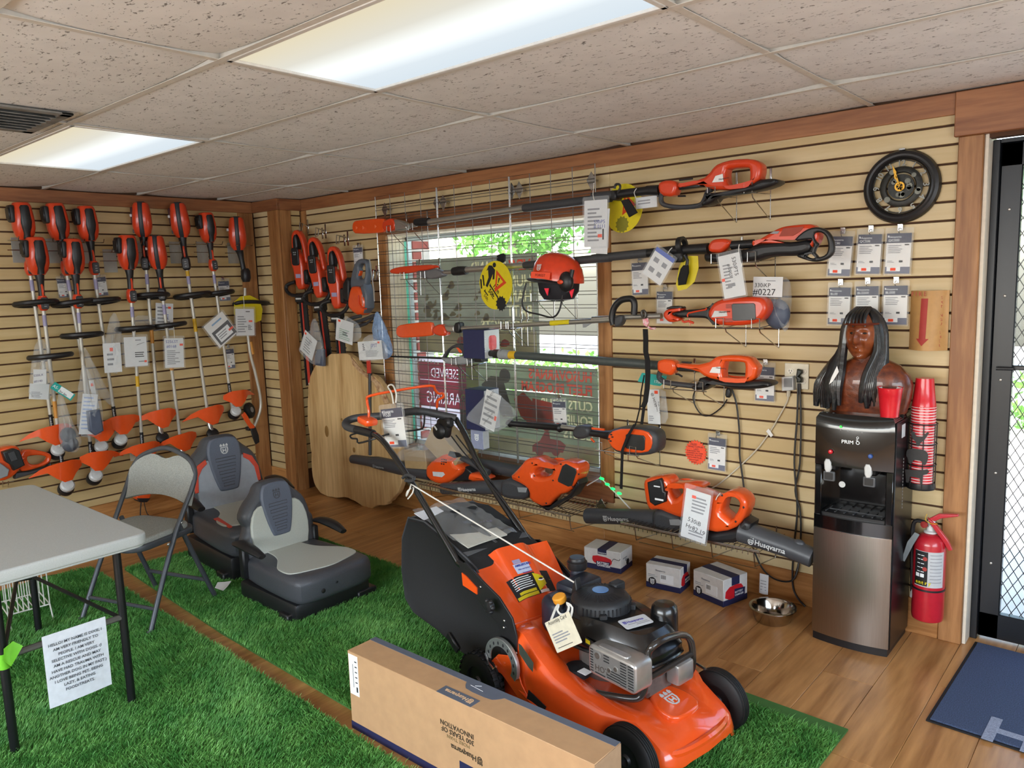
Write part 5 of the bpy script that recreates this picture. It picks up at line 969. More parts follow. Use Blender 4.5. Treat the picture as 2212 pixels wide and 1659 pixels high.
# 4th: grey handled trimmer
t=T('cable_hedge_trimmer','hedge trimmer with grey handle and orange belly hanging beside the grid','hedge trimmer',(1.267,-.18,1.558)); FZ=FB(-.18)
t.p('rear_handle',G().sil([(1.215,1.753),(1.254,1.803),(1.297,1.821),(1.351,1.816),(1.38,1.794),(1.377,1.73),(1.365,1.671),(1.355,1.633),(1.306,1.621),(1.217,1.631),(1.179,1.606),(1.178,1.667)],FZ,.05,.014,holes=[[(1.301,1.784),(1.342,1.787),(1.358,1.773),(1.355,1.705),(1.325,1.676),(1.284,1.677),(1.265,1.699),(1.289,1.737),(1.278,1.759)]],sm=1),mat('slate_plastic','5a6069',.45))
t.p('yellow_tag_in_handle',G().sil([(1.338,1.778),(1.361,1.777),(1.355,1.697),(1.332,1.697)],FB(-.165),.004),OLAB)
t.p('trigger',G().sil([(1.256,1.713),(1.276,1.74),(1.289,1.737),(1.28,1.712),(1.265,1.695)],FZ,.03,.006),ORANGE)
t.p('belly',G().sil([(1.202,1.623),(1.238,1.633),(1.306,1.621),(1.335,1.564),(1.361,1.547),(1.358,1.474),(1.316,1.43),(1.274,1.419),(1.186,1.456),(1.155,1.505)],FZ,.1,.024,sm=1),ORANGE)
t.p('side_lining',G().sil([(1.349,1.646),(1.376,1.568),(1.368,1.473),(1.324,1.439),(1.328,1.56),(1.307,1.625)],FZ,.08,.014),mat('slate_plastic','5a6069',.45))
t.p('vent_moulding',G().tube([(1.309,-.235,1.566),(1.31,-.235,1.506),(1.348,-.235,1.476),(1.389,-.235,1.472)],.005,6,sm=2),ORED)
t.p('brand_print',G().text('Husqvarna',FR((1.34,-.232,1.57),(0,0,-1),(1,0,0)),.018),LGREY,smooth=0)
t.p('battery',G().sil([(1.12,1.651),(1.167,1.694),(1.192,1.667),(1.172,1.527),(1.143,1.523),(1.104,1.563)],FZ,.09,.012),BLACKP)
t.p('front_handle',G().tube([(1.326,-.24,1.421),(1.256,-.24,1.412),(1.191,-.24,1.395),(1.175,-.24,1.377),(1.21,-.24,1.373),(1.295,-.24,1.382),(1.392,-.24,1.405),(1.475,-.24,1.426)],.013,8,sm=4).sil([(1.216,1.334),(1.261,1.363),(1.365,1.377),(1.435,1.412),(1.448,1.404),(1.356,1.356),(1.279,1.337)],FB(-.22),.02,.006),CHAR)
t.p('blade',G().box(*[v for q in (((1.292,-.18,1.043)[0],(1.327,-.18,1.044)[0]),(-.186,-.176),((1.3,-.18,1.006)[2],(1.317,-.18,1.185)[2])) for v in q]),mat('red_blade_edge','c23a2c',.4))
t.p('blade_scabbard',G().tube([(1.319,-.18,1.01),(1.268,-.18,.41)],.036,8,flat=.4),CHAR)
# bags in front of the hedge trimmers
def wbag(lab,y,th,seed,pts,amp=.012,m=None): return filmbag(lab,pts,FB(y),th,seed=seed,amp=amp,m=m)
t=wbag('clear bag with tilted white leaflet between the outer two hedge trimmer blades',-.24,.05,11,[(.751,1.392),(.791,1.401),(.823,1.337),(.855,1.214),(.864,1.154),(.844,1.038),(.751,1.043),(.643,1.071),(.546,1.148),(.54,1.172),(.61,1.273),(.727,1.322)])
inside(t,'leaflet',FQ(*[(.705,-.25,1.276),(.851,-.25,1.192),(.571,-.25,1.164)]),[('printed_lines',GREYINK,'l',.2,.1,.8,.8,6),('price_sticker',REDST,'r',.05,.82,.17,.92)]); t.p('packed_part',G().sil([(.789,1.17),(.851,1.172),(.844,1.043),(.751,1.048),(.751,1.113)],FB(-.23),.04,.01),mat('slate_part','4c5466',.5))
t=wbag('clear bag with greenish paper under the hedge trimmer nearest the window',-.27,.05,12,[(1.177,1.422),(1.226,1.423),(1.358,1.355),(1.364,1.277),(1.335,1.26),(1.263,1.227),(1.136,1.233),(1.051,1.253),(1.109,1.321)])
inside(t,'leaflet',FQ(*[(1.165,-.28,1.384),(1.356,-.28,1.347),(1.072,-.28,1.254)]),[('printed_lines',mat('green_print','7fa893',.6),'l',.2,.1,.9,.6,6),('price_sticker',REDST,'r',.1,.86,.24,.95),('printed_lines',INK,'l',.4,.3,.9,.5,2)])
BLF=mat('blue_tinted_film','8fb4e0',.15,alpha=.5,noise=.2,scale=50,bump=.8,coat=.3)
t=wbag('long pleated blue tinted bag hanging from the grey handled hedge trimmer',-.25,.06,13,[(1.503,1.456),(1.535,1.456),(1.597,1.348),(1.641,1.257),(1.666,1.183),(1.638,1.14),(1.552,1.119),(1.482,1.219),(1.463,1.304)],m=BLF)
t.p('tie_strap',G().sheet([[(p_[0]-.006,-.25,p_[2]),(p_[0]+.006,-.252,p_[2])] for p_ in [(1.471,-.25,1.811),(1.478,-.25,1.769),(1.487,-.25,1.686),(1.499,-.25,1.602),(1.498,-.25,1.523)]],.002),mat('grey_tie','a8a49c',.4))
t=wbag('flat clear bag with white leaflet at the foot of the blue bag',-.29,.03,14,[(1.499,1.307),(1.521,1.257),(1.65,1.26),(1.66,1.144),(1.6,1.125),(1.333,1.105),(1.353,1.175),(1.388,1.262)])
inside(t,'leaflet',FQ(*[(1.385,-.3,1.242),(1.643,-.3,1.261),(1.36,-.3,1.116)]),[('printed_lines',GREYINK,'l',.3,.15,.85,.5,5),('handwriting',BLUEINK,'t','SPST',.55,.66,.13),('drawing',INK,'l',.2,.5,.3,.9,4),('price_sticker',REDST,'r',.84,.84,.92,.94)])
# live-edge wood slab
SLB=wood('slab_wood','a8814e','d9b884',2,rough=.6,scale=2.0,knots=1.2,rings=.5)
t=T('wood_slab','big live edge slab of pale wood leaning in the corner beside the hedge trimmers','wood slab',(1.046,-.2,.105))
o=[(.634,1.017),(.777,1.103),(.91,1.139),(1.06,1.144),(1.119,1.124),(1.198,1.059),(1.265,1.017),(1.355,.991),(1.42,.951),(1.473,.902),(1.511,.824),(1.547,.723),(1.571,.615),(1.596,.506),(1.607,.374),(1.613,.3),(1.583,.206),(1.534,.137),(1.45,.078),(1.414,.056),(1.343,.037),(1.281,.01),(1.22,-.008),(1.123,0),(1.026,.024),(.951,.036),(.832,.008),(.739,.001),(.631,.009),(.567,.05),(.525,.112),(.515,.212),(.532,.299),(.522,.399),(.521,.507),(.503,.597),(.524,.715),(.545,.841),(.569,.924)]
M_=FB(-.16); r_=random.Random(3); o=[(a+r_.uniform(-.006,.006),b+r_.uniform(-.006,.006)) for a,b in chaikin(o,1)]; t.p('slab',G().sil(o,M_,.05,.006),SLB)
bk=[(a,b) for a,b in [(1.119,1.124),(1.198,1.059),(1.265,1.017),(1.355,.991),(1.42,.951),(1.473,.902),(1.511,.824),(1.532,.811),(1.475,.799),(1.414,.876),(1.363,.947),(1.285,.98),(1.217,1.007),(1.138,1.064)]]; t.p('bark_edge',G().sil(bk,FB(-.188),.012,.003),mat('pale_bark_edge','d6b991',.8,col2='8a5a38',scale=25))
t.p('knot',G().ell((.757,-.186,.528),(.025,.004,.045)).ell((.957,-.186,.639),(.012,.003,.01)).ell((1.085,-.186,.421),(.015,.003,.02)).ell((1.156,-.186,.646),(.008,.003,.008)),mat('dark_knot','8f6a35',.7))
t=T('black_post','dark square scabbard post standing in front of the slab','post',(1.293,-.2,.421)) if 0 else None
# ---------------- cartons, cards and bags on the grid ----------------
def cart(lab,pts,y,d,m,name='small_carton'):
    a,b,c,d_=pts; t=T(name,lab,'box',a)
    return t
def gbox(lab,p0,p1,yf,yb,front,side,name='charger_carton'):
    """carton on the grid between two opposite corners of its face"""
    x0,_,z1=p0; x1,_,z0=p1; t=T(name,lab,'box',((x0+x1)/2,(yf+yb)/2,z0)); t.p('carton',G().box(x0,x1,yf,yb,z0,z1,.002),front); t.p('side_print',G().box(x1,x1+.0012,yf+.003,yb-.003,z0+.004,z1-.004),side); return t
NAVYB=mat('navy_carton','20264d',.5,noise=.06)
t=gbox('navy charger carton standing on the grid behind the third pole saw',(2.331,-.25,1.342),(2.509,-.25,1.165),-.25,-.11,NAVYB,LGREY); M_=FR(((2.509,-.25,1.165)[0]+.0015,-.24,(2.509,-.25,1.165)[2]+.02),(0,1,0),(0,0,1)); t.p('picture_print',G().sil(rrect(.03,.03,.1,.12,.02),M_,.0006),REDP); t.p('lettering',G().text('BATTERY',M_@Matrix.Translation((.005,.02,.001))@Matrix.Rotation(PI/2,4,'Z'),.022),WINK,smooth=0)
t=gbox('navy charger carton low on the grid half behind the handwritten bag',(2.32,-.24,.97),(2.48,-.24,.715),-.24,-.1,NAVYB,LGREY)
t=gbox('slate grey carton with a white emblem at the foot of the grid',(2.276,-.16,.692),(2.383,-.16,.571),-.16,-.1,mat('slate_carton','8c92ac',.5),LGREY); c_=(2.331,-.165,.647); t.p('emblem',crest(FR((c_[0],-.162,c_[2]),(1,0,0),(0,0,1)),.045),WINK,smooth=0)
t=wbag('clear bag with handwritten sheet hanging tilted from the grid',-.27,.04,15,[(2.554,.981),(2.629,.972),(2.683,.927),(2.78,.864),(2.704,.787),(2.579,.714),(2.474,.75),(2.365,.777),(2.346,.797),(2.452,.894)])
inside(t,'sheet',FQ(*[(2.654,-.28,.915),(2.771,-.28,.879),(2.474,-.28,.766)]),[('printed_lines',GREYINK,'l',.1,.1,.9,.9,5),('handwriting',INK,'t','M18 THSTC',.12,.62,.17,60),('handwriting',INK,'t','DEMO rear BP OIL',.3,.05,.11,62),('price_sticker',REDST,'r',.84,.3,.98,.42)])
speccard('grey and navy card hanging on the grid beside the power head shaft',FQ(*[(2.92,-.11,.918),(3.015,-.11,.923),(2.919,-.11,.768)]),'',n=3,hook=.14)
t=papertag('pouch with blue handwriting 530iP5 hung at the grid corner',FQ(*[(3.293,-.27,2.031),(3.437,-.27,2.027),(3.275,-.27,1.793)]),[('printed_lines',GREYINK,'l',.15,.1,.8,.85,9),('handwriting',BLUEINK,'t','530iP5',.42,.5,.18),('handwriting',BLUEINK,'t','# 0111',.42,.4,.18),('price_sticker',REDST,'r',.6,.2,.78,.27),('code_block',INK,'r',.8,.15,.86,.38)],tie=[(3.344,-.27,2.117),(3.337,-.27,2.06),(3.345,-.27,2.026)]); t.p('shadow_sheet',G().box(.3*.13,.145,-.03,.2,-.004,-.003,0,Matrix.Rotation(-.06,4,'Z')),PAPER)
t=papertag('white card with a blue top band tilted under the second pole saw',FQ(*[(3.715,-.26,1.767),(3.814,-.26,1.7),(3.622,-.26,1.648)]),[('blue_band',mat('bright_blue_print','4a62b4',.5),'r',0,.86,1,1),('printed_lines',GREYINK,'l',.15,.1,.5,.8,2),('printed_lines',GREYINK,'l',.6,.1,.9,.8,2)],tie=[(3.789,-.26,1.763),(3.777,-.26,1.753),(3.764,-.26,1.736)])
t=papertag('torn white tag tied to the sleeve of the topmost pole saw',FQ(*[(3.527,-.19,2.023),(3.648,-.19,2.025),(3.546,-.19,1.971)]),[('printed_lines',GREYINK,'l',.1,.3,.7,.8,2)],tie=[(3.58,-.24,2.067),(3.566,-.24,2.048),(3.577,-.24,2.02)])
t=papertag('long pouch with vertical handwriting hanging from the second pole saw',FQ(*[(4.077,-.29,1.71),(4.181,-.29,1.728),(4.076,-.29,1.513)]),[('printed_lines',GREYINK,'l',.15,.2,.6,.8,8),('handwriting',INK,'t','530iPT5',.62,.92,.25,-88),('handwriting',INK,'t','# 0003',.38,.78,.2,-88),('price_sticker',REDST,'r',.02,.4,.16,.47),('code_block',GREYINK,'r',.25,.25,.6,.3)],tie=[(4.133,-.26,1.76),(4.13,-.26,1.745),(4.131,-.26,1.722)])
t=wbag('clear bag marked 0227 with black parts behind the third pole saw',-.12,.09,16,[(4.145,1.613),(4.286,1.608),(4.321,1.585),(4.32,1.468),(4.313,1.367),(4.29,1.352),(4.268,1.395),(4.147,1.409)])
inside(t,'card',FQ(*[(4.163,-.18,1.611),(4.302,-.18,1.606),(4.164,-.18,1.52)]),[('handwriting',INK,'t','330iKP',.05,.48,.19),('handwriting',INK,'t','#0227',.0,.08,.3),('printed_lines',GREYINK,'l',.45,.75,.95,.85,1)]); t.p('packed_part',G().ell((4.263,-.13,1.435),(.06,.04,.07)).sil([(4.232,1.505),(4.272,1.504),(4.276,1.452),(4.233,1.458)],FB(-.13),.05,.01),mat('slate_part','4c5466',.5))
speccard('grey card with navy top between window casing and tilted blue banded card',FQ(*[(3.421,-.03,1.702),(3.518,-.03,1.705),(3.421,-.03,1.532)]),'')
speccard('navy topped card reading 330iKP behind the third pole saw guard',FQ(*[(3.567,-.03,1.547),(3.658,-.03,1.546),(3.568,-.03,1.38)]),'330iKP',grad=False)
speccard('navy topped card partly behind the black base of the long hedge trimmer',FQ(*[(4.147,-.03,1.171),(4.212,-.03,1.172),(4.116,-.03,1.009)]) if 0 else FQ(*[(4.121,-.03,1.172),(4.214,-.03,1.172),(4.118,-.03,1.006)]),'')
t=wbag('handwritten pouch hanging behind the black sling strap',-.1,.02,17,[(3.554,1.032),(3.648,1.042),(3.666,.981),(3.672,.856),(3.609,.842),(3.542,.848),(3.562,.931)])
inside(t,'sheet',FQ(*[(3.589,-.12,1.032),(3.664,-.12,1.035),(3.563,-.12,.849)]),[('printed_lines',GREYINK,'l',.1,.08,.6,.25,3),('handwriting',INK,'t','@ 345.60',.35,.9,.26,-75),('handwriting',INK,'t','Free charger',.85,.65,.19,-80),('handwriting',INK,'t','w/ battery',.65,.65,.17,-80),('price_sticker',REDST,'r',.62,.88,.9,.97)])
t=T('trade_tag','teal edged tag behind the sling strap','tag',(3.553,-.1,1.078)); t.p('card',G().sil([(3.489,1.07),(3.516,1.118),(3.667,1.109),(3.657,1.08),(3.625,1.053),(3.587,1.055)],FB(-.1),.002),MATS['teal_card']); t.p('handwriting',G().text('1700',FR((3.589,-.103,1.07),(1,0,-.1),(0,0,1)),.022),WINK,smooth=0)
t=card('spec_card','price card reading W520 hanging from the mower handle','spec card',FQ(*[(3.194,-1.55,1.175),(3.274,-1.55,1.188),(3.193,-1.55,1.155)]) if 0 else FQ((0,0,1),(1,0,1),(0,0,0)),[]) if 0 else None
# cardboard cartons in clear film on the sill
t=T('wrapped_cartons','two brown cartons wrapped together in clear film below the window','box',(1.931,-.2,.467))
R_=Matrix.Translation((2.093,-.2,.566))@Matrix.Rotation(.6,4,'Y'); t.p('carton',G().box(-.14,.16,-.05,.13,-.09,.07,.004,R_),mat('film_carton','a98f66',.4,coat=.5)); R_=Matrix.Translation((1.817,-.2,.469))@Matrix.Rotation(-.1,4,'Y'); t.p('carton',G().box(-.1,.12,-.05,.11,-.08,.05,.004,R_),mat('film_carton','a98f66',.4,coat=.5))
r_=random.Random(8); o_=chaikin([(1.608,.444),(1.662,.509),(1.81,.559),(1.944,.662),(2.002,.692),(2.111,.664),(2.214,.59),(2.284,.529),(2.271,.473),(1.629,.405)],1); cx_=sum(p_[0] for p_ in o_)/len(o_); cz_=sum(p_[1] for p_ in o_)/len(o_)
t.p('film',G().loft([[(cx_+(p_[0]-cx_)*max(s_,.02)+r_.uniform(-.006,.006),cz_+(p_[1]-cz_)*max(s_,.02)+r_.uniform(-.006,.006),w_+r_.uniform(-.008,.008)) for p_ in o_] for s_,w_ in ((0,.1),(.5,.1),(.85,.07),(1,0),(.85,-.08),(0,-.1))],FB(-.2)),FILM,smooth=15)
# ---------------- low wire shelves and blowers ----------------
def shelf(lab,a,b,yd):
    xa,_,z=a; xb,_,z2=b; z=(z+z2)/2; t=T('wire_shelf',lab,'shelf',((xa+xb)/2,0,z)); g=G()
    for y in (yd,yd*.66,yd*.33,-.04): g.tube([(xa,y,z),(xb,y,z)],.0028,6)
    g.tube([(xa,yd,z+.006),(xb,yd,z+.006)],.004,6); t.p('long_wire',g,CHROME)
    g=G(); n=int((xb-xa)/.026)
    for i in range(n+1): x=xa+(xb-xa)*i/n; g.tube([(x,-.03,z+.003),(x,yd,z+.003),(x,yd-.002,z-.02)],.0018,4)
    t.p('cross_wire',g,CHROME)
    g=G(); n=4
    for i in range(n): x=xa+.05+(xb-xa-.1)*i/(n-1); g.tube([(x,yd+.05,z),(x,yd+.07,z-.1),(x,-.02,z-.13),(x,-.012,z+.03)],.003,6)
    g.tube([(xa+.05,-.02,z-.1),(xb-.05,-.02,z-.1)],.0025,4).tube([(xa+.05,yd+.1,z-.12),(xb-.05,yd+.1,z-.12)],.0025,4); t.p('support_wire',g,CHROME)
    return z
zl=shelf('low wire shelf under the window carrying three blowers',(1.958,-.34,.305),(3.195,-.34,.344),-.34)
zr=shelf('low wire shelf on the slat wall carrying two blowers beside the water cooler',(3.523,-.34,.339),(4.275,-.34,.356),-.34)
BT=mat('dark_blower_tube','404246',.4,noise=.06)
def brandon(t,p,q,s,off,m=None):
    p=Vector(p);q=Vector(q); d_=q-p; p=p+Vector((off*(5.657-p.x)/(p.y+3.637),0,off*(1.623-p.z)/(p.y+3.637))); q=p+d_; M=FR(p+Vector((0,-off,0)),q-p,(0,0,1)); t.p('brand_print',brand(M,s),m or LGREY,smooth=0)
t=T('leaf_blower','blower with long black tube pointing to the slab and orange body with a small display','leaf blower',(1.788,-.2,.384))
t.p('tube',G().tube([(1.079,-.2,.353),(1.114,-.2,.356),(1.292,-.2,.361),(1.371,-.2,.363),(1.626,-.2,.358),(1.935,-.2,.364)],[.032,.034,.037,.046,.049,.05],18),BT)
t.p('motor_body',G().sil([(1.928,.395),(1.958,.444),(2.068,.51),(2.13,.539),(2.222,.54),(2.241,.512),(2.191,.478),(2.275,.458),(2.257,.417),(2.185,.369),(2.134,.337),(2.051,.315),(1.945,.335)],FB(-.2),.12,.026,sm=1),ORANGE)
t.p('display',G().sil([(2.177,.558),(2.261,.555),(2.289,.535),(2.217,.516),(2.159,.527)],FB(-.255),.01,.003),BLACKP)
t.p('handle',G().tube([(2.229,-.22,.518),(2.312,-.22,.498),(2.392,-.22,.471),(2.482,-.22,.449)],[.02,.018,.018,.02],10,sm=3),CHAR)
t.p('battery_housing',G().sil([(2.32,.418),(2.352,.438),(2.472,.428),(2.491,.405),(2.317,.372)],FB(-.2),.1,.02,sm=1),ORANGE)
t.p('base_housing',G().sil([(2.127,.391),(2.27,.458),(2.33,.427),(2.317,.372),(2.134,.337)],FB(-.18),.07,.01),BLACKP)
t.p('model_plate',G().sil([(2.012,.4),(2.113,.41),(2.128,.396),(2.099,.375),(2.016,.371)],FB(-.262),.003,.001),LGREY)
g=G()
for p_ in [(2.107,.495),(2.127,.496),(2.145,.495),(2.104,.479),(2.124,.48),(2.143,.48),(2.1,.464),(2.121,.465)]: g.box(p_[0]-.005,p_[0]+.005,-.263,-.255,p_[1]-.004,p_[1]+.004)
t.p('vent_slot',g,BLACKP)
brandon(t,(1.309,-.2,.324),(1.586,-.2,.328),.021,.05,GREYP)
t=T('leaf_blower','blower lying behind the others, only its dark tube end lettered arna shows','leaf blower',(2.448,-.08,.449)); t.p('tube',G().tube([(2.151,-.1,.453),(2.648,-.1,.447)],.042,16),BT); t.p('motor_body',G().sil([(2.052,.44),(2.153,.477),(2.171,.424),(2.102,.366),(2.036,.373)],FB(-.1),.1,.02),ORANGE); brandon(t,(2.354,-.1,.406),(2.56,-.1,.406),.021,.044,INK)
t=T('leaf_blower','large orange blower with empty battery slot and tube lettered in white under the window','leaf blower',(2.8,-.27,.452)); YF=-.27
t.p('tube',G().tube([(2.118,-.27,.303),(2.268,-.27,.33),(2.706,-.27,.404)],[.038,.039,.046],18),BT)
t.p('fan_housing',G().sil([(2.66,.43),(2.69,.456),(2.746,.472),(2.845,.45),(2.888,.422),(2.859,.36),(2.75,.343),(2.666,.347)],FB(YF),.12,.026,sm=1),CHAR)
t.p('motor_body',G().sil([(2.732,.473),(2.822,.553),(2.877,.613),(2.947,.624),(2.99,.603),(3.09,.601),(3.132,.636),(3.229,.627),(3.253,.598),(3.234,.542),(3.184,.461),(3.093,.426),(3.015,.336),(2.886,.363),(2.892,.422),(2.845,.45)],FB(YF),.13,.024,holes=[[(2.927,.539),(2.954,.567),(3.032,.591),(3.073,.58),(3.055,.537),(2.987,.513),(2.935,.514)]],sm=1),ORANGE)
t.p('battery_slot',G().sil([(3.144,.605),(3.168,.62),(3.235,.601),(3.239,.582),(3.205,.501),(3.181,.493),(3.112,.51),(3.109,.523)],FB(-.334),.006,.002),MATS['dark_window'])
t.p('foot',G().sil([(2.886,.365),(3.015,.334),(3.049,.357),(3.176,.449),(3.234,.535),(3.242,.51),(3.183,.427),(3.092,.378),(3.04,.335),(2.989,.326)],FB(YF),.1,.014),BLACKP)
t.p('model_plate',G().sil([(2.808,.432),(2.884,.441),(2.874,.411),(2.816,.404)],FB(-.333),.004,.001),GREYP)
g=G()
for p_ in [(2.928,-.336,.593),(2.825,-.336,.496),(2.942,-.336,.52),(3.076,-.336,.513),(3.134,-.336,.614),(3.255,-.336,.574),(3.213,-.336,.497),(3.023,-.336,.372)]: g.ell(p_,(.005,.004,.005))
t.p('screw_hole',g,BLACKP)
brandon(t,(2.25,-.27,.304),(2.513,-.27,.353),.027,.043)
t=T('leaf_blower','blower with battery fitted and black tube pointing left below the power head','leaf blower',(3.716,-.2,.46)); YR=-.2
t.p('tube',G().tube([(3.211,-.2,.297),(3.423,-.2,.331),(3.662,-.2,.359)],[.044,.043,.051],18),BT)
t.p('fan_housing',G().sil([(3.656,.41),(3.697,.433),(3.749,.429),(3.808,.415),(3.84,.391),(3.82,.346),(3.788,.306),(3.702,.311),(3.659,.327)],FB(YR),.12,.026,sm=1),CHAR)
t.p('motor_body',G().sil([(3.607,.565),(3.631,.59),(3.737,.614),(3.76,.596),(3.77,.578),(3.872,.598),(3.937,.597),(3.945,.577),(3.903,.553),(3.878,.481),(3.84,.406),(3.769,.414),(3.696,.432),(3.646,.414),(3.622,.45),(3.611,.516)],FB(YR),.12,.024,holes=[[(3.76,.554),(3.808,.565),(3.834,.563),(3.834,.539),(3.789,.496),(3.773,.517)]],sm=1),ORANGE)
t.p('battery',G().sil([(3.645,.572),(3.72,.604),(3.733,.594),(3.742,.542),(3.756,.538),(3.753,.487),(3.689,.454),(3.659,.469),(3.649,.534)],FB(-.262),.03,.008),BLACKP)
t.p('battery_print',G().box(*[v for q in (((3.687,-.28,.567)[0],(3.723,-.28,.573)[0]),(-.28,-.276),((3.687,-.28,.558)[2],(3.687,-.28,.564)[2])) for v in q]).box(*[v for q in (((3.693,-.28,.5)[0],(3.742,-.28,.508)[0]),(-.28,-.276),((3.687,-.28,.489)[2],(3.687,-.28,.498)[2])) for v in q]),WINK)
t.p('model_plate',G().sil([(3.766,.393),(3.824,.404),(3.835,.394),(3.824,.371),(3.772,.365)],FB(-.262),.004,.001),GREYP)
brandon(t,(3.315,-.2,.289),(3.538,-.2,.322),.0285,.047)
t=T('leaf_blower','blower pointing at the water cooler, a long pouch hanging from its orange body','leaf blower',(4.153,-.27,.493)); YR=-.3
t.p('motor_body',G().sil([(3.899,.555),(3.948,.603),(4.083,.573),(4.106,.613),(4.163,.627),(4.21,.602),(4.225,.564),(4.2,.494),(4.153,.435),(4.043,.397),(3.917,.426),(3.886,.461)],FB(YR),.12,.024,holes=[[(4.106,.58),(4.146,.597),(4.18,.578),(4.18,.545),(4.141,.475),(4.118,.493),(4.089,.51),(4.095,.536)]],sm=1),ORANGE)
t.p('trigger',G().sil([(4.092,.497),(4.124,.486),(4.133,.473),(4.084,.498)],FB(YR),.03,.006),BLACKP)
t.p('base_housing',G().sil([(3.886,.397),(4.043,.397),(4.153,.434),(4.197,.491),(4.236,.478),(4.225,.416),(4.153,.369),(4.043,.341),(3.948,.356)],FB(YR+.01),.11,.02),BLACKP)
t.p('tube',G().tube([(4.17,-.3,.422),(4.291,-.3,.402),(4.396,-.3,.386),(4.504,-.3,.361)],[.055,.05,.047,.045],18),BT)
t.p('tube_knob',G().ell((4.44,-.3,.413),(.03,.02,.02)),BT)
g=G()
for p_ in [(4.207,-.362,.557),(4.169,-.362,.482),(4.101,-.362,.597)]: g.ell(p_,(.005,.004,.005))
t.p('screw_hole',g,BLACKP)
brandon(t,(4.198,-.3,.37),(4.397,-.3,.349),.0305,.051)
t=papertag('long pouch handwritten 530iB hanging from the front blower',FQ(*[(4.007,-.4,.596),(4.136,-.4,.579),(3.904,-.4,.373)]),[('printed_lines',GREYINK,'l',.3,.55,.9,.9,5),('handwriting',INK,'t','530iB',.2,.36,.24,-8),('handwriting',INK,'t','Hr82.19',.15,.22,.24,-8),('code_block',GREYINK,'l',.3,.08,.9,.2,2),('price_sticker',REDST,'r',.27,.84,.43,.9)],sl=.1,tie=[(4.101,-.38,.613),(4.087,-.38,.595),(4.078,-.38,.576)])
# ---------------- right part of the back wall ----------------
C6=['QC80','QC330','QC500','BLi30','BLi200X','BLi300']
L6=['navy and white charger card partly behind the black loop guard','navy and white card reading QC330 in the upper row under the clock','navy and white card reading QC500, upper row nearest the door','navy and white card reading BLi30 in the lower row','navy and white card reading BLi200X in the lower row, just behind the carved head','navy and white card reading BLi300 in the lower row beside the arrow sign']
Q6=[[(4.453,-.035,1.78),(4.548,-.035,1.774),(4.455,-.035,1.606)],[(4.579,-.035,1.78),(4.676,-.035,1.776),(4.577,-.035,1.61)],[(4.693,-.035,1.777),(4.791,-.035,1.774),(4.696,-.035,1.606)],[(4.462,-.035,1.551),(4.555,-.035,1.549),(4.46,-.035,1.385)],[(4.581,-.035,1.553),(4.675,-.035,1.553),(4.579,-.035,1.386)],[(4.696,-.035,1.553),(4.791,-.035,1.553),(4.695,-.035,1.386)]]
for l,c,q in zip(L6,C6,Q6): speccard(l,FQ(*q),c,group='charger and battery cards in two rows below the clock')
speccard('navy and white card below the outlet cords, beside the orange star',FQ(*[(3.871,-.035,.794),(3.963,-.035,.792),(3.869,-.035,.627)]),'BLi300' if 0 else '',n=4)
# clock
cc=Vector((4.748,-.03,1.97)); t=T('wall_clock','black round wall clock with open dial showing brass gears and hands','clock',M=FR(cc,(1,0,0),(0,0,1)),local=True); I=Matrix()
t.p('rim',G().lathe([(.113,-.02),(.149,-.024),(.153,-.01),(.146,.008),(.134,.014),(.126,.012),(.12,.016),(.113,.006)],(0,0,0),(0,0,1),56,closed=True),BLACKP)
t.p('dial_ring',G().lathe([(.058,-.008),(.084,-.008),(.084,0),(.076,.004),(.062,.004),(.058,0)],(0,0,0),(0,0,1),40,closed=True).lathe([(.0,-.006),(.05,-.006),(.052,.0),(.0,.002)],(0,0,0),(0,0,1),32).tube([(.109*math.cos(a),.109*math.sin(a),-.002) for a in np.linspace(0,2*PI,41)[:-1]],.0022,6,closed=True),mat('antique_black','24241f',.45,metal=.3,noise=.4,scale=60,bump=.6))
g=G(); rr=random.Random(5)
for k in range(14): a=rr.uniform(0,2*PI); r_=rr.choice((.034,.066,.072)); n=rr.choice((12,16)); R0=rr.uniform(.008,.015); g.sil([((R0 if i%2 else R0*.82)*math.cos(2*PI*i/(2*n))+r_*math.cos(a),(R0 if i%2 else R0*.82)*math.sin(2*PI*i/(2*n))+r_*math.sin(a)) for i in range(2*n)],Matrix.Translation((0,0,.004)),.003)
t.p('gear',g,mat('dark_gear_metal','5b5a52',.3,metal=.8,noise=.3))
g=G()
for h_ in range(1,13):
    a=PI/2-h_*PI/6; x,y=.097*math.cos(a),.097*math.sin(a); M_=Matrix.Translation((x,y,.0))@Matrix.Rotation(a-PI/2,4,'Z')@Matrix.Translation((0,-.011,0)); g.text(str(h_),M_,.034,.002,al='CENTER',bold=.0006)
t.p('numeral',g,mat('pewter','6e6e68',.3,metal=.7))
BRASS=mat('brass','b98a35',.3,metal=.9); n=24; g=G().sil([((.021 if i%2 else .0185)*math.cos(2*PI*i/(2*n)),(.021 if i%2 else .0185)*math.sin(2*PI*i/(2*n))) for i in range(2*n)],Matrix.Translation((-.002,0,.012)),.003,holes=[circ(.0,.0,.013)]); 
for k in range(5): g.tube([(-.002,0,.012),(-.002+.015*math.cos(k*1.257),.015*math.sin(k*1.257),.012)],.0016,4)
t.p('brass_gear',g,BRASS)
g=G()
for a,L in ((PI/2+.33,.095),(PI/2+.42,.06)): M_=Matrix.Translation((0,0,.018))@Matrix.Rotation(a-PI/2,4,'Z'); g.sil([(-.0015,-.02),(-.004,-.014),(-.0015,0),(-.003,L*.6),(-.006,L*.66),(0,L),(.006,L*.66),(.003,L*.6),(.0015,0),(.004,-.014)],M_,.0015)
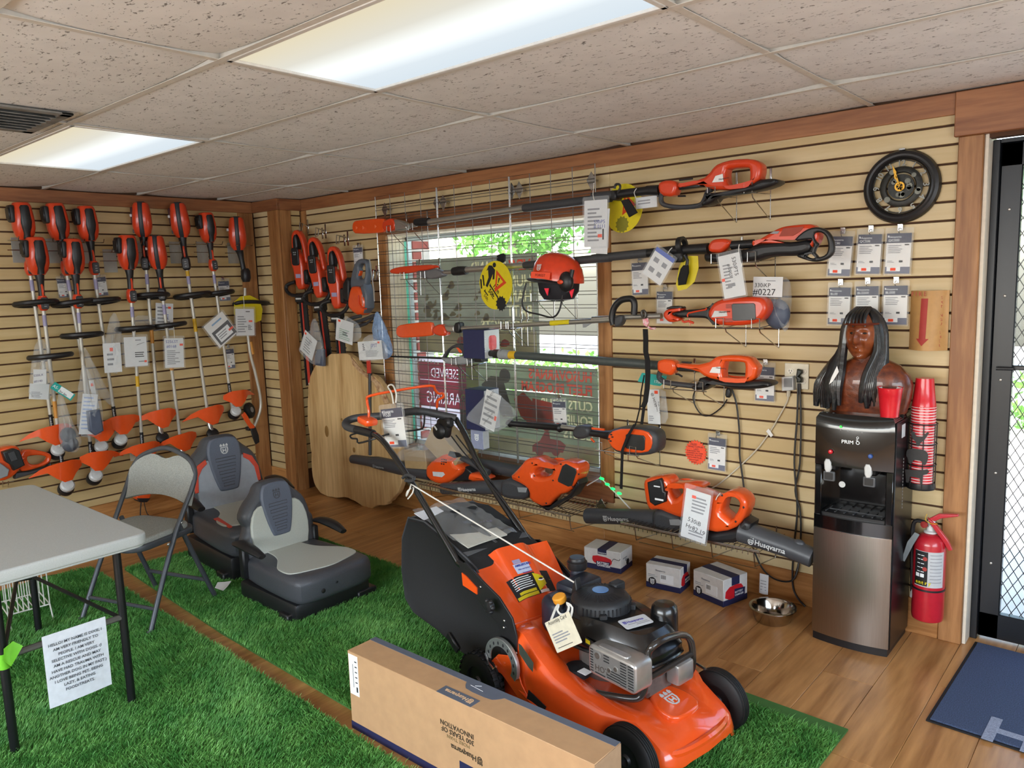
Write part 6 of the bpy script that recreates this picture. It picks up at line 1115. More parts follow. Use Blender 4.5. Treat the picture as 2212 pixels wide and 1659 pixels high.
t.p('hand',g,BRASS); t.p('hanger_clip',G().box(-.012,.012,.15,.158,-.028,.004,.001),CHROME)
# fire extinguisher sign: a bent sheet
a=Vector((4.796,-.005,1.53)); b=Vector((4.946,-.005,1.531)); zb=(4.823,-.03,1.279)[2]; KR=mat('kraft_sign','b98d55',.5); w_=b.x-a.x
t=T('arrow_sign','brown bent paper sign with a red arrow pointing down to the extinguisher','sign',(a+b)/2)
def bend(s,v): # s across 0..1, v down 0..1
    return (a.x+w_*(s*1.0)-.0*v,-.006-.075*math.sin(PI*s)**.8*(.55+.45*v)-(.012 if s>.98 else 0),a.z+(zb-a.z)*v)
t.p('sheet',G().sheet([[bend(s,v) for v in np.linspace(0,1,8)] for s in np.linspace(0,1,17)],.002),KR)
def onb(u0,v0,u1,v1,nn=6): return [[(Vector(bend(s,v))+Vector((0,-.002,0))) for v in np.linspace(v0,v1,6)] for s in np.linspace(u0,u1,nn)]
RS=mat('faded_red_print','a4352f',.6); t.p('arrow',G().sheet(onb(.34,.13,.52,.82),.0006).sheet([[tuple(Vector(bend(.43+x*(1-(k/4)),.80+.12*k/4))+Vector((0,-.0025,0))) for x in (-.17,0,.17)] for k in range(5)],.0006),RS)
g=G(); g.text('F I R E',FR((a.x+.015,-.062,a.z-.022),(1,0,0),(0,0,1)),.027,.0004,sx=.8)
for i,ch in enumerate('EXTINGUISHER'): q=bend(.83,.12+.072*i); g.text(ch,FR((q[0]-.004,q[1]-.003,q[2]-.006),(1,.45,0),(0,0,1)),.016,.0003)
t.p('lettering',g,RS,smooth=0)
# double outlet with plugs and cords
oc=Vector((4.313,-.012,1.135)); t=T('wall_outlet','cream double gang outlet plate beside the water cooler','outlet',oc); t.p('plate',G().box(oc.x-.057,oc.x+.058,-.017,-.010,oc.z-.062,oc.z+.06,.002),CREAM)
g=G()
for dx in (-.028,.03): g.sil(circ(oc.x+dx,oc.z+.022,.017,.014),FB(-.017),.004,.001); g.sil(circ(oc.x+dx,oc.z-.024,.017,.014),FB(-.017),.004,.001)
t.p('socket_face',g,mat('cream_socket','e8e2d2',.35))
g=G()
for dx in (-.034,-.022): g.box(oc.x+dx-.001,oc.x+dx+.001,-.0205,-.019,oc.z+.02,oc.z+.029)
g.ell((oc.x-.028,-.02,oc.z+.014),(.0025,.001,.0025)); t.p('slot',g,INK)
t=T('plug_adapter','white plug adapter with a grey face and a pale cord running down the slats','plug',(4.283,-.03,1.095)); t.p('body',G().sil([(4.254,1.13),(4.309,1.138),(4.314,1.071),(4.257,1.062)],FB(-.035),.035,.005),LGREY); t.p('grey_face',G().sil([(4.268,1.126),(4.306,1.129),(4.307,1.086),(4.268,1.084)],FB(-.0535),.003,.001),GREYP)
t.p('cord',G().tube([(4.283,-.03,1.066),(4.279,-.025,1.036)],.009,8).tube([(4.278,-.022,1.036),(4.259,-.022,.98),(4.136,-.022,.771),(3.94,-.022,.565),(3.849,-.022,.497),(3.796,-.022,.43)],.0035,6,sm=4),mat('ivory_cord','cfc7b4',.5)); t.p('cord_tag',G().sil([(4.173,.854),(4.185,.869),(4.209,.838),(4.197,.827)],FB(-.028),.001),WHITE)
t=T('black_cord','black plug with twin black cords falling behind the blower to the floor','cord',(4.331,-.03,1.098))
t.p('plug',G().sil([(4.326,1.172),(4.346,1.168),(4.349,1.153),(4.332,1.137),(4.348,1.13),(4.348,1.108),(4.325,1.107),(4.322,1.141)],FB(-.035),.028,.006),mat('dark_green_black','16201a',.4))
t.p('cord',G().tube([(4.327,-.03,1.102),(4.325,-.03,.942),(4.315,-.03,.714),(4.333,-.03,.487),(4.318,-.03,.273),(4.316,-.03,.107),(4.34,-.03,.041),(4.381,-.03,.004)],.0045,6,sm=4).tube([(4.333,-.028,1.102),(4.342,-.028,.943),(4.341,-.028,.717),(4.321,-.028,.577),(4.348,-.028,.466),(4.349,-.028,.256),(4.324,-.028,.132)],.0045,6,sm=4),BLACKP)
t.p('floor_loop',G().tube([(4.35,-.03,.257),(4.341,-.05,.167),(4.311,-.06,.125),(4.235,-.06,.121),(4.166,-.05,.163),(4.112,-.04,.262)],.0045,6,sm=4),BLACKP)
t=T('charger_lead','black inline connector with a looped cord hanging under the long hedge trimmer','cord',(3.989,-.06,1.034)); t.p('connector',G().sil([(3.981,1.063),(4.006,1.062),(4.004,1.013),(3.975,1.015)],FB(-.06),.03,.008,sm=1),BLACKP)
t.p('cord',G().tube([(3.792,-.03,1.032),(3.78,-.03,.992),(3.796,-.03,.944),(3.832,-.03,.906),(3.88,-.03,.91),(3.94,-.03,.956),(3.969,-.03,.998)],.0035,6,sm=4).tube([(3.992,-.03,1.056),(4.02,-.03,.974),(4.037,-.03,.82),(4.038,-.03,.72),(4.055,-.03,.6),(4.068,-.03,.521),(4.102,-.03,.404)],.0045,6,sm=4),BLACKP)
t=T('cord_tag','crumpled white tag hanging on the cord loop just above the baseboard','tag',(4.199,-.07,.085)); M_,w_,h_=FQ(*[(4.182,-.07,.136),(4.227,-.07,.135),(4.164,-.07,.035)]); t.p('sheet',wave(0,w_,0,h_,M_,.006),PAPER); g=G()
for k in range(4): g.box(.15*w_,.8*w_,h_*(.2+.15*k),h_*(.23+.15*k),.0045,.0055,0,M_)
t.p('printed_lines',g,GREYINK,smooth=0)
# star burst note
s_=Vector((3.788,-.016,.699)); q=[]
for i in range(48): a_=2*PI*i/48; r_=.065 if i%2 else .055; q.append((s_.x+r_*math.cos(a_),s_.z+r_*1.05*math.sin(a_)))
t=T('star_note','orange starburst note with handwritten offer stuck on the slats','note',s_); t.p('card',G().sil(q,FB(-.016),.0015),mat('fluorescent_orange','f0522e',.6)); g=G()
for k,(tx,dx,sz) in enumerate((('FREE!',-.03,.016),('WHILE SUPPLIES',-.043,.012),('LAST!',-.012,.012),('PURCHASE THE',-.05,.0105),('COMMERCIAL 530iB',-.053,.0105),('BATTERY BLOWER',-.052,.0105),('GET A FREE BLi30',-.048,.0105),('battery/rapid',-.04,.0105),('charger!',-.028,.0105))): g.text(tx,FR((s_.x+dx,-.0172,s_.z+.036-.0115*k),(1,0,.03),(0,0,1)),sz,.0002)
t.p('handwriting',g,mat('maroon_marker','5a1020',.6),smooth=0)
# water cooler
X0,X1,YC,HC=4.515,4.832,-.325,1.023; t=T('water_cooler','tall black and steel water cooler standing against the slat wall','water cooler',((X0+X1)/2,-.17,0))
def cv(x,b=.022): u=(x-X0)/(X1-X0)*2-1; return YC-b*(1-u*u)
xs_=np.linspace(X0,X1,15)
def ring(z,b=.022,ins=0): return [(min(max(x,X0+ins),X1-ins),cv(x,b)+ins,z) for x in xs_]+[(X1-ins,-.03,z),(X0+ins,-.03,z)]
t.p('base',G().loft([ring(.0,.02,.004),ring(.035,.02,.004)]),BLACKP)
t.p('steel_panel',G().loft([ring(.035),ring(.515)]),STEEL)
t.p('side_panel',G().box(X1-.001,X1+.004,YC+.012,-.03,.03,HC-.02,.002).box(X0-.004,X0+.001,YC+.012,-.03,.03,HC-.02,.002),mat('satin_black','101114',.3))
t.p('body',G().loft([ring(.515,.022),ring(.575,.02)]).box(X0,X1,-.2,-.03,.57,HC,.003).box(X0,X0+.03,YC,-.1,.57,.80,.004).box(X1-.03,X1,YC,-.1,.57,.80,.004).loft([ring(.80,.012),ring(.96,.012),ring(1.005,.006,.002),ring(HC,.0,.012)]),GLOSSK)
t.p('trim_line',G().tube([(x,cv(x)-.001,.517) for x in xs_],.0018,4),CHROME)
t.p('drip_tray',G().loft([ring(.575,.014,.012),ring(.588,.014,.012)]),BLACKP); g=G()
for k in range(7): x=X0+.04+k*.038; g.box(x,x+.006,YC+.02,-.22,.588,.592,.001)
g.tube([(X0+.05,YC+.05,.593),(X1-.05,YC+.05,.593)],.003,6); t.p('tray_grille',g,CHAR)
for nm,lb,px_,c_ in (('hot_tap','white hot water lever in a grey cup rest',(4.572,-.3,.782),RS),('cold_tap','white cold water lever in a grey cup rest',(4.735,-.3,.78),BLUEINK)):
    x,_,z=px_; tp=t.p('tap',G().box(x-.02,x+.02,-.27,-.2,z-.02,z+.06,.008),BLACKP); t.p('lever',G().sil(chaikin([(x-.016,z+.045),(x+.013,z+.045),(x+.016,z-.01),(x-.012,z-.014)],1),FB(-.33),.02,.005),LGREY,parent=tp); t.p('cup_rest',G().sil(rrect(x-.023,z-.055,x+.025,z-.012,.006),FB(-.315),.012,.003),mat('smoke_plastic','54575a',.3),parent=tp); t.p('mouth',G().sil(rrect(x-.016,z-.048,x+.018,z-.018,.003),FB(-.322),.004),mat('dark_window','303030',.25),parent=tp)
for nm,p_,m_ in (('red_button',(4.584,-.34,.861),REDP),('blue_button',(4.744,-.34,.861),mat('blue_button_plastic','3a5a9c',.4))): t.p(nm,G().lathe([(0,0),(.0095,0),(.0095,.006),(.007,.009),(0,.01)],(p_[0],-.337,p_[2]),(0,-1,0),16),m_)
c_=(4.623,-.34,.969); g=G()
for k in range(4): x=c_[0]+.0285*k; g.ell((x,-.3375,c_[2]-.009-.001*k),(.003,.001,.003))
t.p('indicator',g,GREYP); t.p('green_indicator',G().ell((c_[0],-.3375,c_[2]+.004),(.005,.002,.005)),mat('green_led','30ff40',.4,emit='30ff40',es=4))
c_=(4.627,-.34,.904); t.p('lettering',G().text('PRIM',FR((c_[0],-.339,c_[2]),(1,0,0),(0,0,1)),.021,.0004,bold=.0003,sx=1.1).sil(circ(c_[0]+.066,c_[2]+.0075,.0075),FB(-.339),.0008,holes=[circ(c_[0]+.066,c_[2]+.0075,.005)]).sil(circ(c_[0]+.063,c_[2]+.019,.0035),FB(-.339),.0008,holes=[circ(c_[0]+.063,c_[2]+.019,.0022)]).sil(circ(c_[0]+.065,c_[2]+.029,.005),FB(-.339),.0008,holes=[circ(c_[0]+.065,c_[2]+.029,.0032)]),WINK,smooth=0)
p_=(4.592,-.3,.688); t.p('round_sticker',G().sil(circ(p_[0],p_[2],.014),FB(-.202),.001),WHITE); t.p('torn_label',G().box(X1+.004,X1+.005,-.24,-.19,.93,.985),mat('torn_white_label','cfd3d6',.6))
g=G()
for k in range(16): g.box(X1+.0038,X1+.0055,-.2,-.196,.62+k*.014,.628+k*.014)
t.p('vent_hole',g,mat('vent_glint','8a8a8a',.4))
# carved bust on the cooler
bc=Vector((4.68,-.17,HC)); WD=mat('carved_redwood','7a3a1c',.35,col2='43180c',scale=38,bump=1.0,coat=.5); SKIN=mat('carved_face_wood','8f4a24',.32,col2='5a2510',scale=22,bump=.8,coat=.5); HAIR=mat('black_painted_wood','15171a',.35,noise=.5,scale=50,bump=1.0,coat=.4)
t=T('carved_bust','carved wooden bust with long black hair standing on the water cooler','sculpture',bc)
def rg(z,rx,ry,cx=0,cy=0,n=22,e=2.2): return [(bc.x+p[0],bc.y+p[1],bc.z+z) for p in sup(cx,cy,0,rx,ry,n,e)]
t.p('torso',G().loft([rg(0,.155,.075),rg(.06,.172,.085),rg(.12,.178,.09),rg(.16,.165,.085),rg(.2,.125,.07),rg(.225,.07,.055),rg(.25,.05,.048),rg(.29,.048,.048)]),WD,smooth=60)
def headg():
    v=[];f=[];n,m=56,44; R=Matrix.Rotation(-.05,4,'Z'); fwd=Vector((0,-1,0)); B=lambda x,z,x0,z0,sx,sz:math.exp(-((x-x0)/sx)**2-((z-z0)/sz)**2)
    for i in range(m+1):
        p=PI*i/m
        for j in range(n):
            q=2*PI*j/n; d=Vector((math.sin(p)*math.sin(q),-math.sin(p)*math.cos(q),math.cos(p))); x,z=d.x,d.z; a=Vector((d.x*.068,d.y*.072,d.z*.11)); 
            if z<0: a.x*=1-.22*z*z; 
            if d.y<0:
                k=0; k+=.024*B(x,z,0,-.12,.16,.2)+.014*B(x,z,0,.1,.1,.22); k-=.014*(B(x,z,.36,.13,.17,.1)+B(x,z,-.36,.13,.17,.1)); k+=.010*(B(x,z,.36,.30,.28,.08)+B(x,z,-.36,.30,.28,.08)); k+=.006*(B(x,z,.35,.12,.11,.05)+B(x,z,-.35,.12,.11,.05))
                k+=.009*(B(x,z,.5,-.14,.16,.16)+B(x,z,-.5,-.14,.16,.16)); k+=.008*(B(x,z,.12,-.2,.07,.06)+B(x,z,-.12,-.2,.07,.06)); k-=.006*(B(x,z,.3,-.36,.07,.2)+B(x,z,-.3,-.36,.07,.2))
                k+=.009*B(x,z,0,-.42,.24,.045)-.008*B(x,z,0,-.49,.28,.03)+.010*B(x,z,0,-.56,.2,.05)-.006*B(x,z,0,-.66,.3,.05)+.014*B(x,z,0,-.82,.3,.12)
                a+=fwd*k
            v.append(R@a+Vector((bc.x-.02,bc.y-.03,bc.z+.325)))
    for i in range(m):
        for j in range(n): k=(j+1)%n; f.append((i*n+j,(i+1)*n+j,(i+1)*n+k,i*n+k))
    return G().add(v,f)
hd=t.p('head',headg(),SKIN,smooth=70)
ex=bc.x-.02; ey=bc.y-.091; ez=bc.z+.340; t.p('eye',G().ell((ex-.024,ey+.004,ez),(.011,.006,.005)).ell((ex+.024,ey+.004,ez),(.011,.006,.005)),mat('dark_eye','120a08',.3),parent=hd)
t.p('headband',G().tube([(bc.x-.02+.07*math.sin(a_),bc.y-.03-.083*math.cos(a_),bc.z+.378+.0*a_) for a_ in np.linspace(-1.5,1.5,13)],.005,6),mat('band_wood','5e2412',.4),parent=hd)
g=G(); rr=random.Random(12); hx,hy,hz_=bc.x-.02,bc.y-.02,bc.z+.325
g.ell((hx,hy+.022,hz_+.028),(.08,.075,.096),n=20,m=12)
for sd in (-1,1):
    for k in range(17):
        a_=(.85+.8*k/16)*sd; x1=hx+.078*math.sin(a_); y1=hy-.07*math.cos(a_)*.9+.01; top=(hx+.02*sd,hy-.0,hz_+.112); 
        zb_=rr.uniform(-.31,-.26) if sd>0 else rr.uniform(-.32,-.27)
        spread=((.015+.09*(k/16))*sd if sd<0 else (-.035+.06*(k/16))); g.tube([top,(x1*.65+hx*.35,y1*.8+hy*.2,hz_+.085),(x1,y1,hz_+.03),(x1+.008*sd,y1-.008,hz_-.06),(x1+spread*.6,y1-.03,hz_-.15),(x1+spread*.95,y1-.042,hz_-.22),(x1+spread+rr.uniform(-.01,.01),y1-.04,hz_+zb_)],[.01,.015,.016,.017,.018,.017,.009],7,sm=3)
for k in range(6): g.tube([(hx+.01*k-.02,hy-.02,hz_+.118),(hx+.014*k-.045,hy-.07,hz_+.085),(hx+.016*k-.05,hy-.085,hz_+.055-.006*(k%3))],[.01,.008,.003],6,sm=3)
t.p('hair',g,HAIR,smooth=50)
t.p('feather',G().sil([(bc.x-.098,bc.z+.2),(bc.x-.09,bc.z+.175),(bc.x-.115,bc.z+.13),(bc.x-.13,bc.z+.118),(bc.x-.12,bc.z+.15)],FB(bc.y-.105),.004,.001),WHITE)
# cups
def cup(g,o,h,r0,r1,up=1):
    return g.lathe([(0,0),(r0,0),(r0+(r1-r0)*.45,h*.45),(r0+(r1-r0)*.47,h*.46),(r0+(r1-r0)*.75,h*.75),(r0+(r1-r0)*.78,h*.755),(r1,h*.97),(r1+.002,h*.985),(r1+.001,h),(r1-.0015,h*.985),(r1-.003,h*.9),(r0-.002,h*.03),(0,h*.03)],o,(0,0,up),32)
t=T('plastic_cup','single red plastic cup standing upright at the corner of the water cooler','cup',(4.795,-.275,HC)); t.p('cup_body',cup(G(),(4.795,-.275,HC),.122,.034,.047),REDP); t.p('white_lining',G().lathe([(.032,.006),(.0445,.119),(.0435,.119),(.031,.007)],(4.795,-.275,HC),(0,0,1),32,closed=True).lathe([(0,.006),(.032,.006),(.032,.007),(0,.007)],(4.795,-.275,HC),(0,0,1),32),WINK)
sx_,sy_=4.888,-.12; zt=1.170; CR=mat('stack_rim','f0d8d8',.4)
t=T('plastic_cup','red cup upside down on top of the cup stack in the wire holder','cup',(sx_,sy_,zt-.12)); t.p('cup_body',cup(G(),(sx_,sy_,zt),.12,.034,.046,-1),REDP)
for k in range(28):
    z=zt-.122-k*.0118
    g=G().lathe([(.0455,0),(.0478,.001),(.0478,.004),(.0455,.005)],(sx_,sy_,z),(0,0,1),28,closed=True)
    if k==0:
        ORD='first second third fourth fifth sixth seventh eighth ninth tenth eleventh twelfth thirteenth fourteenth fifteenth sixteenth seventeenth eighteenth nineteenth twentieth twenty-first twenty-second twenty-third twenty-fourth twenty-fifth twenty-sixth twenty-seventh lowest'.split(); LC=lambda k:'nested red cup forming the %s pale rim from the top of the stack'%ORD[k] if k<27 else 'nested red cup forming the lowest pale rim of the stack'
        base=T('stacked_cup','','cup',(sx_,sy_,z)); me_r=base.p('rim',g,CR); base.p('cup_wall',G().lathe([(.044,-.0068),(.0466,-.0068),(.046,.0),(.0435,.0)],(sx_,sy_,z),(0,0,1),28,closed=True),REDP); base.o['label']=LC(0); base.o['group']='nested red cups in the wire holder'
    else: dup(base.o,Matrix.Translation((sx_,sy_,z)),LC(k))
t=T('cup_holder','black wire cup holder with rooster, pig and cow silhouettes','holder',(sx_,sy_,.70)); g=G(); zb_=.705
for z in (zb_,zb_+.1,zb_+.19,zb_+.275): g.tube([(sx_+.054*math.cos(a_),sy_+.054*math.sin(a_),z) for a_ in np.linspace(0,2*PI,25)[:-1]],.0028,6,closed=True)
for a_ in (-2.8,-2.2,-1.3,-.4,.5,1.5): g.tube([(sx_+.054*math.cos(a_),sy_+.054*math.sin(a_),zb_),(sx_+.054*math.cos(a_),sy_+.054*math.sin(a_),zb_+.275)],.0022,5)
g.tube([(sx_,sy_+.054,zb_+.1),(sx_,0,zb_+.1)],.004,6).tube([(sx_,sy_+.054,zb_+.275),(sx_,-.01,zb_+.275)],.004,6); t.p('wire_cage',g,BLACKP); t.p('bottom_plate',G().lathe([(0,-.006),(.054,-.006),(.056,.004),(.054,.022),(0,.022)],(sx_,sy_,zb_),(0,0,1),28),BLACKP)
FC=FB(sy_-.058)
t.p('rooster_silhouette',G().sil([(sx_+a_,zb_+.205+b_) for a_,b_ in ((-.035,.05),(-.028,.035),(-.02,.04),(-.012,.02),(.01,.02),(.03,.045),(.036,.04),(.02,.01),(.005,-.005),(.0,-.02),(-.008,-.02),(-.012,-.002),(-.025,.01))],FC,.003),BLACKP)
t.p('pig_silhouette',G().sil(chaikin([(sx_+a_,zb_+.12+b_) for a_,b_ in ((-.045,.045),(-.03,.052),(.02,.052),(.035,.04),(.036,.015),(.028,-.012),(.018,-.012),(.014,.005),(-.02,.005),(-.024,-.012),(-.036,-.012),(-.04,.01),(-.048,.02))],1),FC,.003),BLACKP)
t.p('cow_silhouette',G().sil([(sx_+a_,zb_+.03+b_) for a_,b_ in ((-.05,.05),(.015,.055),(.035,.062),(.042,.052),(.034,.04),(.02,.035),(.018,-.005),(.01,-.005),(.008,.02),(-.03,.022),(-.034,-.005),(-.044,-.005),(-.046,.02))],FC,.003),BLACKP)
# extinguisher
xe,ye=4.925,-.085; t=T('fire_extinguisher','red fire extinguisher hanging on the wall between water cooler and door','fire extinguisher',(xe,ye,.115)); RX=mat('extinguisher_red','b51e2c',.3,coat=.4)
t.p('cylinder',G().lathe([(0,.0),(.05,0),(.06,.006),(.063,.02),(.063,.34),(.058,.362),(.04,.38),(.02,.386),(0,.386)],(xe,ye,.112),(0,0,1),36),RX)
t.p('neck',G().lathe([(.022,0),(.026,.003),(.026,.01),(.016,.014),(.014,.04),(.02,.044),(0,.05)],(xe,ye,.497),(0,0,1),20),LGREY)
t.p('valve',G().box(xe-.014,xe+.02,ye-.014,ye+.014,.525,.56,.004),CHROME); t.p('gauge',G().lathe([(0,.0),(.014,0),(.014,.01),(0,.012)],(xe-.02,ye-.014,.535),(-.5,-1,.1),18),RS)
t.p('carry_handle',G().sil([(xe-.01,.56),(xe+.03,.59),(xe+.1,.6),(xe+.104,.592),(xe+.04,.572),(xe+.01,.55)],FB(ye-.0),.026,.003).sil([(xe-.01,.568),(xe+.02,.548),(xe+.07,.485),(xe+.088,.445),(xe+.074,.44),(xe+.05,.48),(xe+.0,.545)],FB(ye-.012),.022,.003),RX)
t.p('pull_tie',G().tube([(xe-.012,ye-.02,.585),(xe-.016,ye-.028,.56),(xe+.01,ye-.03,.548),(xe+.03,ye-.024,.55)],.0014,5,sm=3),YLAB)
t.p('hose',G().tube([(xe-.02,ye,.54),(xe-.06,ye,.54),(xe-.07,ye,.48),(xe-.062,ye-.01,.3),(xe-.058,ye-.01,.2)],.009,8,sm=4),BLACKP); t.p('nozzle',G().tube([(xe-.058,ye-.01,.25),(xe-.058,ye-.012,.2)],[.008,.011],8),LGREY)
t.p('inspection_tag',G().sheet([[(xe-.05,ye-.05,.505),(xe-.03,ye-.055,.5)],[(xe-.075,ye-.06,.46),(xe-.05,ye-.065,.455)],[(xe-.095,ye-.06,.375),(xe-.082,ye-.066,.372)]],.001),mat('dull_tag','7d8487',.6))
def wrap(z0,z1,a0,a1,r,m,nm,sub=None):
    g=G().sheet([[(xe+r*math.sin(a_),ye-r*math.cos(a_),z) for z in (z0,z1)] for a_ in np.linspace(a0,a1,14)],.0008); return t.p(nm,g,m,parent=sub,smooth=60)
lb=wrap(.275,.432,-.75,1.15,.0638,mat('label_silver','b9bbbd',.4),'label'); wrap(.28,.43,-.75,.12,.0645,INK,'instruction_field',lb); wrap(.283,.308,-.72,.1,.0652,mat('label_yellow_black','1a1a10',.5),'name_field',lb)
def ontext(s,a_,z,sz,m,nm,r=.0656,b_=0):
    g=G(); 
    for ch in s: g.text(ch,FR((xe+r*math.sin(a_),ye-r*math.cos(a_),z),(math.cos(a_),math.sin(a_),0),(0,0,1)),sz,.0003,bold=b_); a_+=sz*.6/r
    t.p(nm,g,m,parent=lb,smooth=0)
ontext('entry',-.62,.287,.022,YELLOW,'lettering',b_=.0006)
g=G()
for k in range(5):
    for a_ in (-.55,-.3): g.sheet([[(xe+.0652*math.sin(q),ye-.0652*math.cos(q),z) for z in (.415-.018*k,.412-.018*k)] for q in np.linspace(a_,a_+.2,4)],.0004)
t.p('printed_lines',g,WINK,parent=lb,smooth=0); g=G()
for k in range(9): g.sheet([[(xe+.0652*math.sin(q),ye-.0652*math.cos(q),z) for z in (.42-.015*k,.417-.015*k)] for q in np.linspace(.25,1.0,6)],.0004)
t.p('printed_lines',g,GREYINK,parent=lb,smooth=0); g=G()
for a_ in (-.05,): g.sil(circ(0,0,.009),FR((xe+.0655*math.sin(a_),ye-.0655*math.cos(a_),.4),(math.cos(a_),math.sin(a_),0),(0,0,1)),.0006).sil(circ(0,0,.009),FR((xe+.0655*math.sin(a_),ye-.0655*math.cos(a_),.355),(math.cos(a_),math.sin(a_),0),(0,0,1)),.0006)
t.p('red_mark',g,RS,parent=lb,smooth=0); g=G()
for a_ in (-.5,-.2): g.sil(rrect(-.008,-.008,.008,.008,.002),FR((xe+.0655*math.sin(a_),ye-.0655*math.cos(a_),.325),(math.cos(a_),math.sin(a_),0),(0,0,1)),.0006)
t.p('pictogram',g,WINK,parent=lb,smooth=0)
t.p('strap_band',G().lathe([(.0635,-.004),(.0655,-.004),(.0655,.004),(.0635,.004)],(xe,ye,.258),(0,0,1),32,closed=True),BLACKP)
t.p('wall_bracket',G().box(xe-.02,xe+.02,ye+.06,0,.2,.5,.003),BLACKP)
# ---------------- small cartons, bowl, mat ----------------
def tricart(name,lab,BL,FBc,RB,h,kind):
    BL,FBc,RB=[Vector((p[0],p[1],0)) for p in (BL,FBc,RB)]; u=(FBc-BL); w=u.length; u.normalize(); n=Vector((u.y,-u.x,0)); d=max(.13,abs((RB-FBc).dot(n)));  M=FR(BL,u,(0,0,1)); # w axis of M points to the room
    t=T(name,lab,'box',M=M,local=True); t.p('carton',G().box(0,w,.03,h,-d,0,.002),mat('white_carton','d9d8d4',.5)); t.p('navy_skirt',G().box(-.0006,w+.0006,.0005,.03,-d-.0006,.0006,.0015),NAVYB)
    B='charger'; e=.0012
    if kind=='front': t.p('navy_band',G().box(w*.38,w*.62,h,h+e,-d,0).box(w*.38,w*.62,h*.78,h,0,e),NAVYB,smooth=0)
    else: t.p('navy_band',G().box(0,w,h,h+e,-d*.62,-d*.3) if 0 else G().box(w*.0,w+e,h,h+e,-d*.66,-d*.34).box(w,w+e,h*.7,h,-d*.66,-d*.34),NAVYB,smooth=0)
    if kind=='front':
        t.p('picture_print',G().sil(chaikin([(w*.25,h*.7),(w*.72,h*.66),(w*.78,h*.45),(w*.7,h*.28),(w*.3,h*.3),(w*.22,h*.45)],1),Matrix.Translation((0,0,e*.7)),e),REDP,smooth=0); t.p('dark_field',G().sil([(w*.33,h*.42),(w*.72,h*.46),(w*.7,h*.16),(w*.34,h*.16)],Matrix.Translation((0,0,e*1.3)),e),NAVYB,smooth=0)
        t.p('lettering',G().text('Husqvarna',Matrix.Translation((w*.39,h*.82,e*1.6)),.012).text('BATTERY',Matrix.Translation((w*.36,h*.31,e*2.2)),.018,bold=.0004).text('CHARGER',Matrix.Translation((w*.36,h*.2,e*2.2)),.018,bold=.0004),WINK,smooth=0)
        R=Matrix.Translation((w,0,0))@Matrix.Rotation(PI/2,4,'Y'); t.p('emblem',G().sil(circ(d*.6,.045,.018),R,.001),INK,smooth=0); t.p('side_print',G().box(.03,.08,h*.62,h*.66,0,e,0,R).box(.06,.075,h*.45,h*.58,0,e,0,R),GREYINK,smooth=0)
        t.p('cord_print',G().tube([(w*.76,h*.5,e),(w*.82,h*.66,e),(w*.95,h*.62,e),(w*.99,h*.72,e)],.0014,5,sm=3),INK)
    else:
        t.p('printed_lines',G().box(w*.06,w*.26,h*.56,h*.575,0,e).box(w*.06,w*.34,h*.5,h*.512,0,e).box(w*.3,w*.46,h*.76,h*.775,0,e),GREYINK,smooth=0); t.p('white_label',G().box(w*.42,w*.8,h*.3,h*.66,0,e*.8),WINK,smooth=0); g=G()
        for k in range(8): g.box(w*(.45+.018*k),w*(.457+.018*k),h*.46,h*.62,e*.8,e*1.2)
        t.p('code_block',g,INK,smooth=0); t.p('brand_print',G().text('Husqvarna',Matrix.Translation((w*.28,h*.75,e)),.013),GREYINK,smooth=0); t.p('emblem_disc',G().sil(circ(w*.19,.038,.022),Matrix.Translation((0,0,e)),.001),INK,smooth=0); t.p('emblem',crest(Matrix.Translation((w*.19,.037,e*2)),.03),WINK,smooth=0)
        R=Matrix.Translation((w,0,0))@Matrix.Rotation(PI/2,4,'Y'); t.p('picture_print',G().sil(chaikin([(.02,h*.66),(d*.7,h*.72),(d*.85,h*.5),(d*.8,h*.25),(.01,h*.2)],1),R,.0016),REDP,smooth=0); t.p('dark_field',G().sil([(d*.45,h*.55),(d*.9,h*.5),(d*.88,h*.2),(d*.45,h*.2)],R,.0024),NAVYB,smooth=0); t.p('lettering',G().text('BATTERY',R@Matrix.Translation((d*.47,h*.38,.0014)),.014).text('CHARGER',R@Matrix.Translation((d*.47,h*.27,.0014)),.014),WINK,smooth=0)
tricart('charger_carton','white and navy battery charger carton on the floor, farthest from the water cooler',(3.2,-.225),(3.426,-.197),(3.413,-.047),.122,'front')
tricart('charger_carton','middle white charger carton under the wire shelf',(3.626,-.262),(3.817,-.244),(3.84,-.11),.131,'side')
tricart('charger_carton','white charger carton nearest the steel bowl',(3.876,-.215),(4.065,-.268),(4.125,-.10),.138,'side')
solo('dog_bowl',G().lathe([(0,.0),(.075,0),(.083,.008),(.098,.062),(.108,.066),(.108,.069),(.096,.069),(.088,.058),(.074,.008),(0,.006)],(4.31,-.26,0),(0,0,1),48),mat('polished_steel','b5aea6',.12,metal=1),'shiny steel dog bowl on the wood floor in front of the cooler','bowl')
solo('floor_shoe',G().ell((4.47,-.16,.045),(.04,.06,.04)).ell((4.475,-.2,.03),(.035,.05,.028)),BLACKP,'small dark rounded object on the floor against the cooler base','cord reel') if 0 else None
MATG=mat('blue_grey_mat','3c4a66',.95,noise=.5,scale=260,bump=1.0)
mp=[(p_[0],p_[1]) for p_ in [(5.098,.135,0),(5.067,-.737,0)]]; t=T('floor_mat','blue grey entrance mat with large pale letters at the door','mat',(5.4,-.3,0))
m0=(5.09,.04); m1=(5.068,-.735); L_=1.6; du=Vector((.998,-.03,0)); o_=[(m0[0],m0[1]),(m1[0],m1[1]),(m1[0]+L_,m1[1]-.05),(m0[0]+L_,m0[1]-.05)]
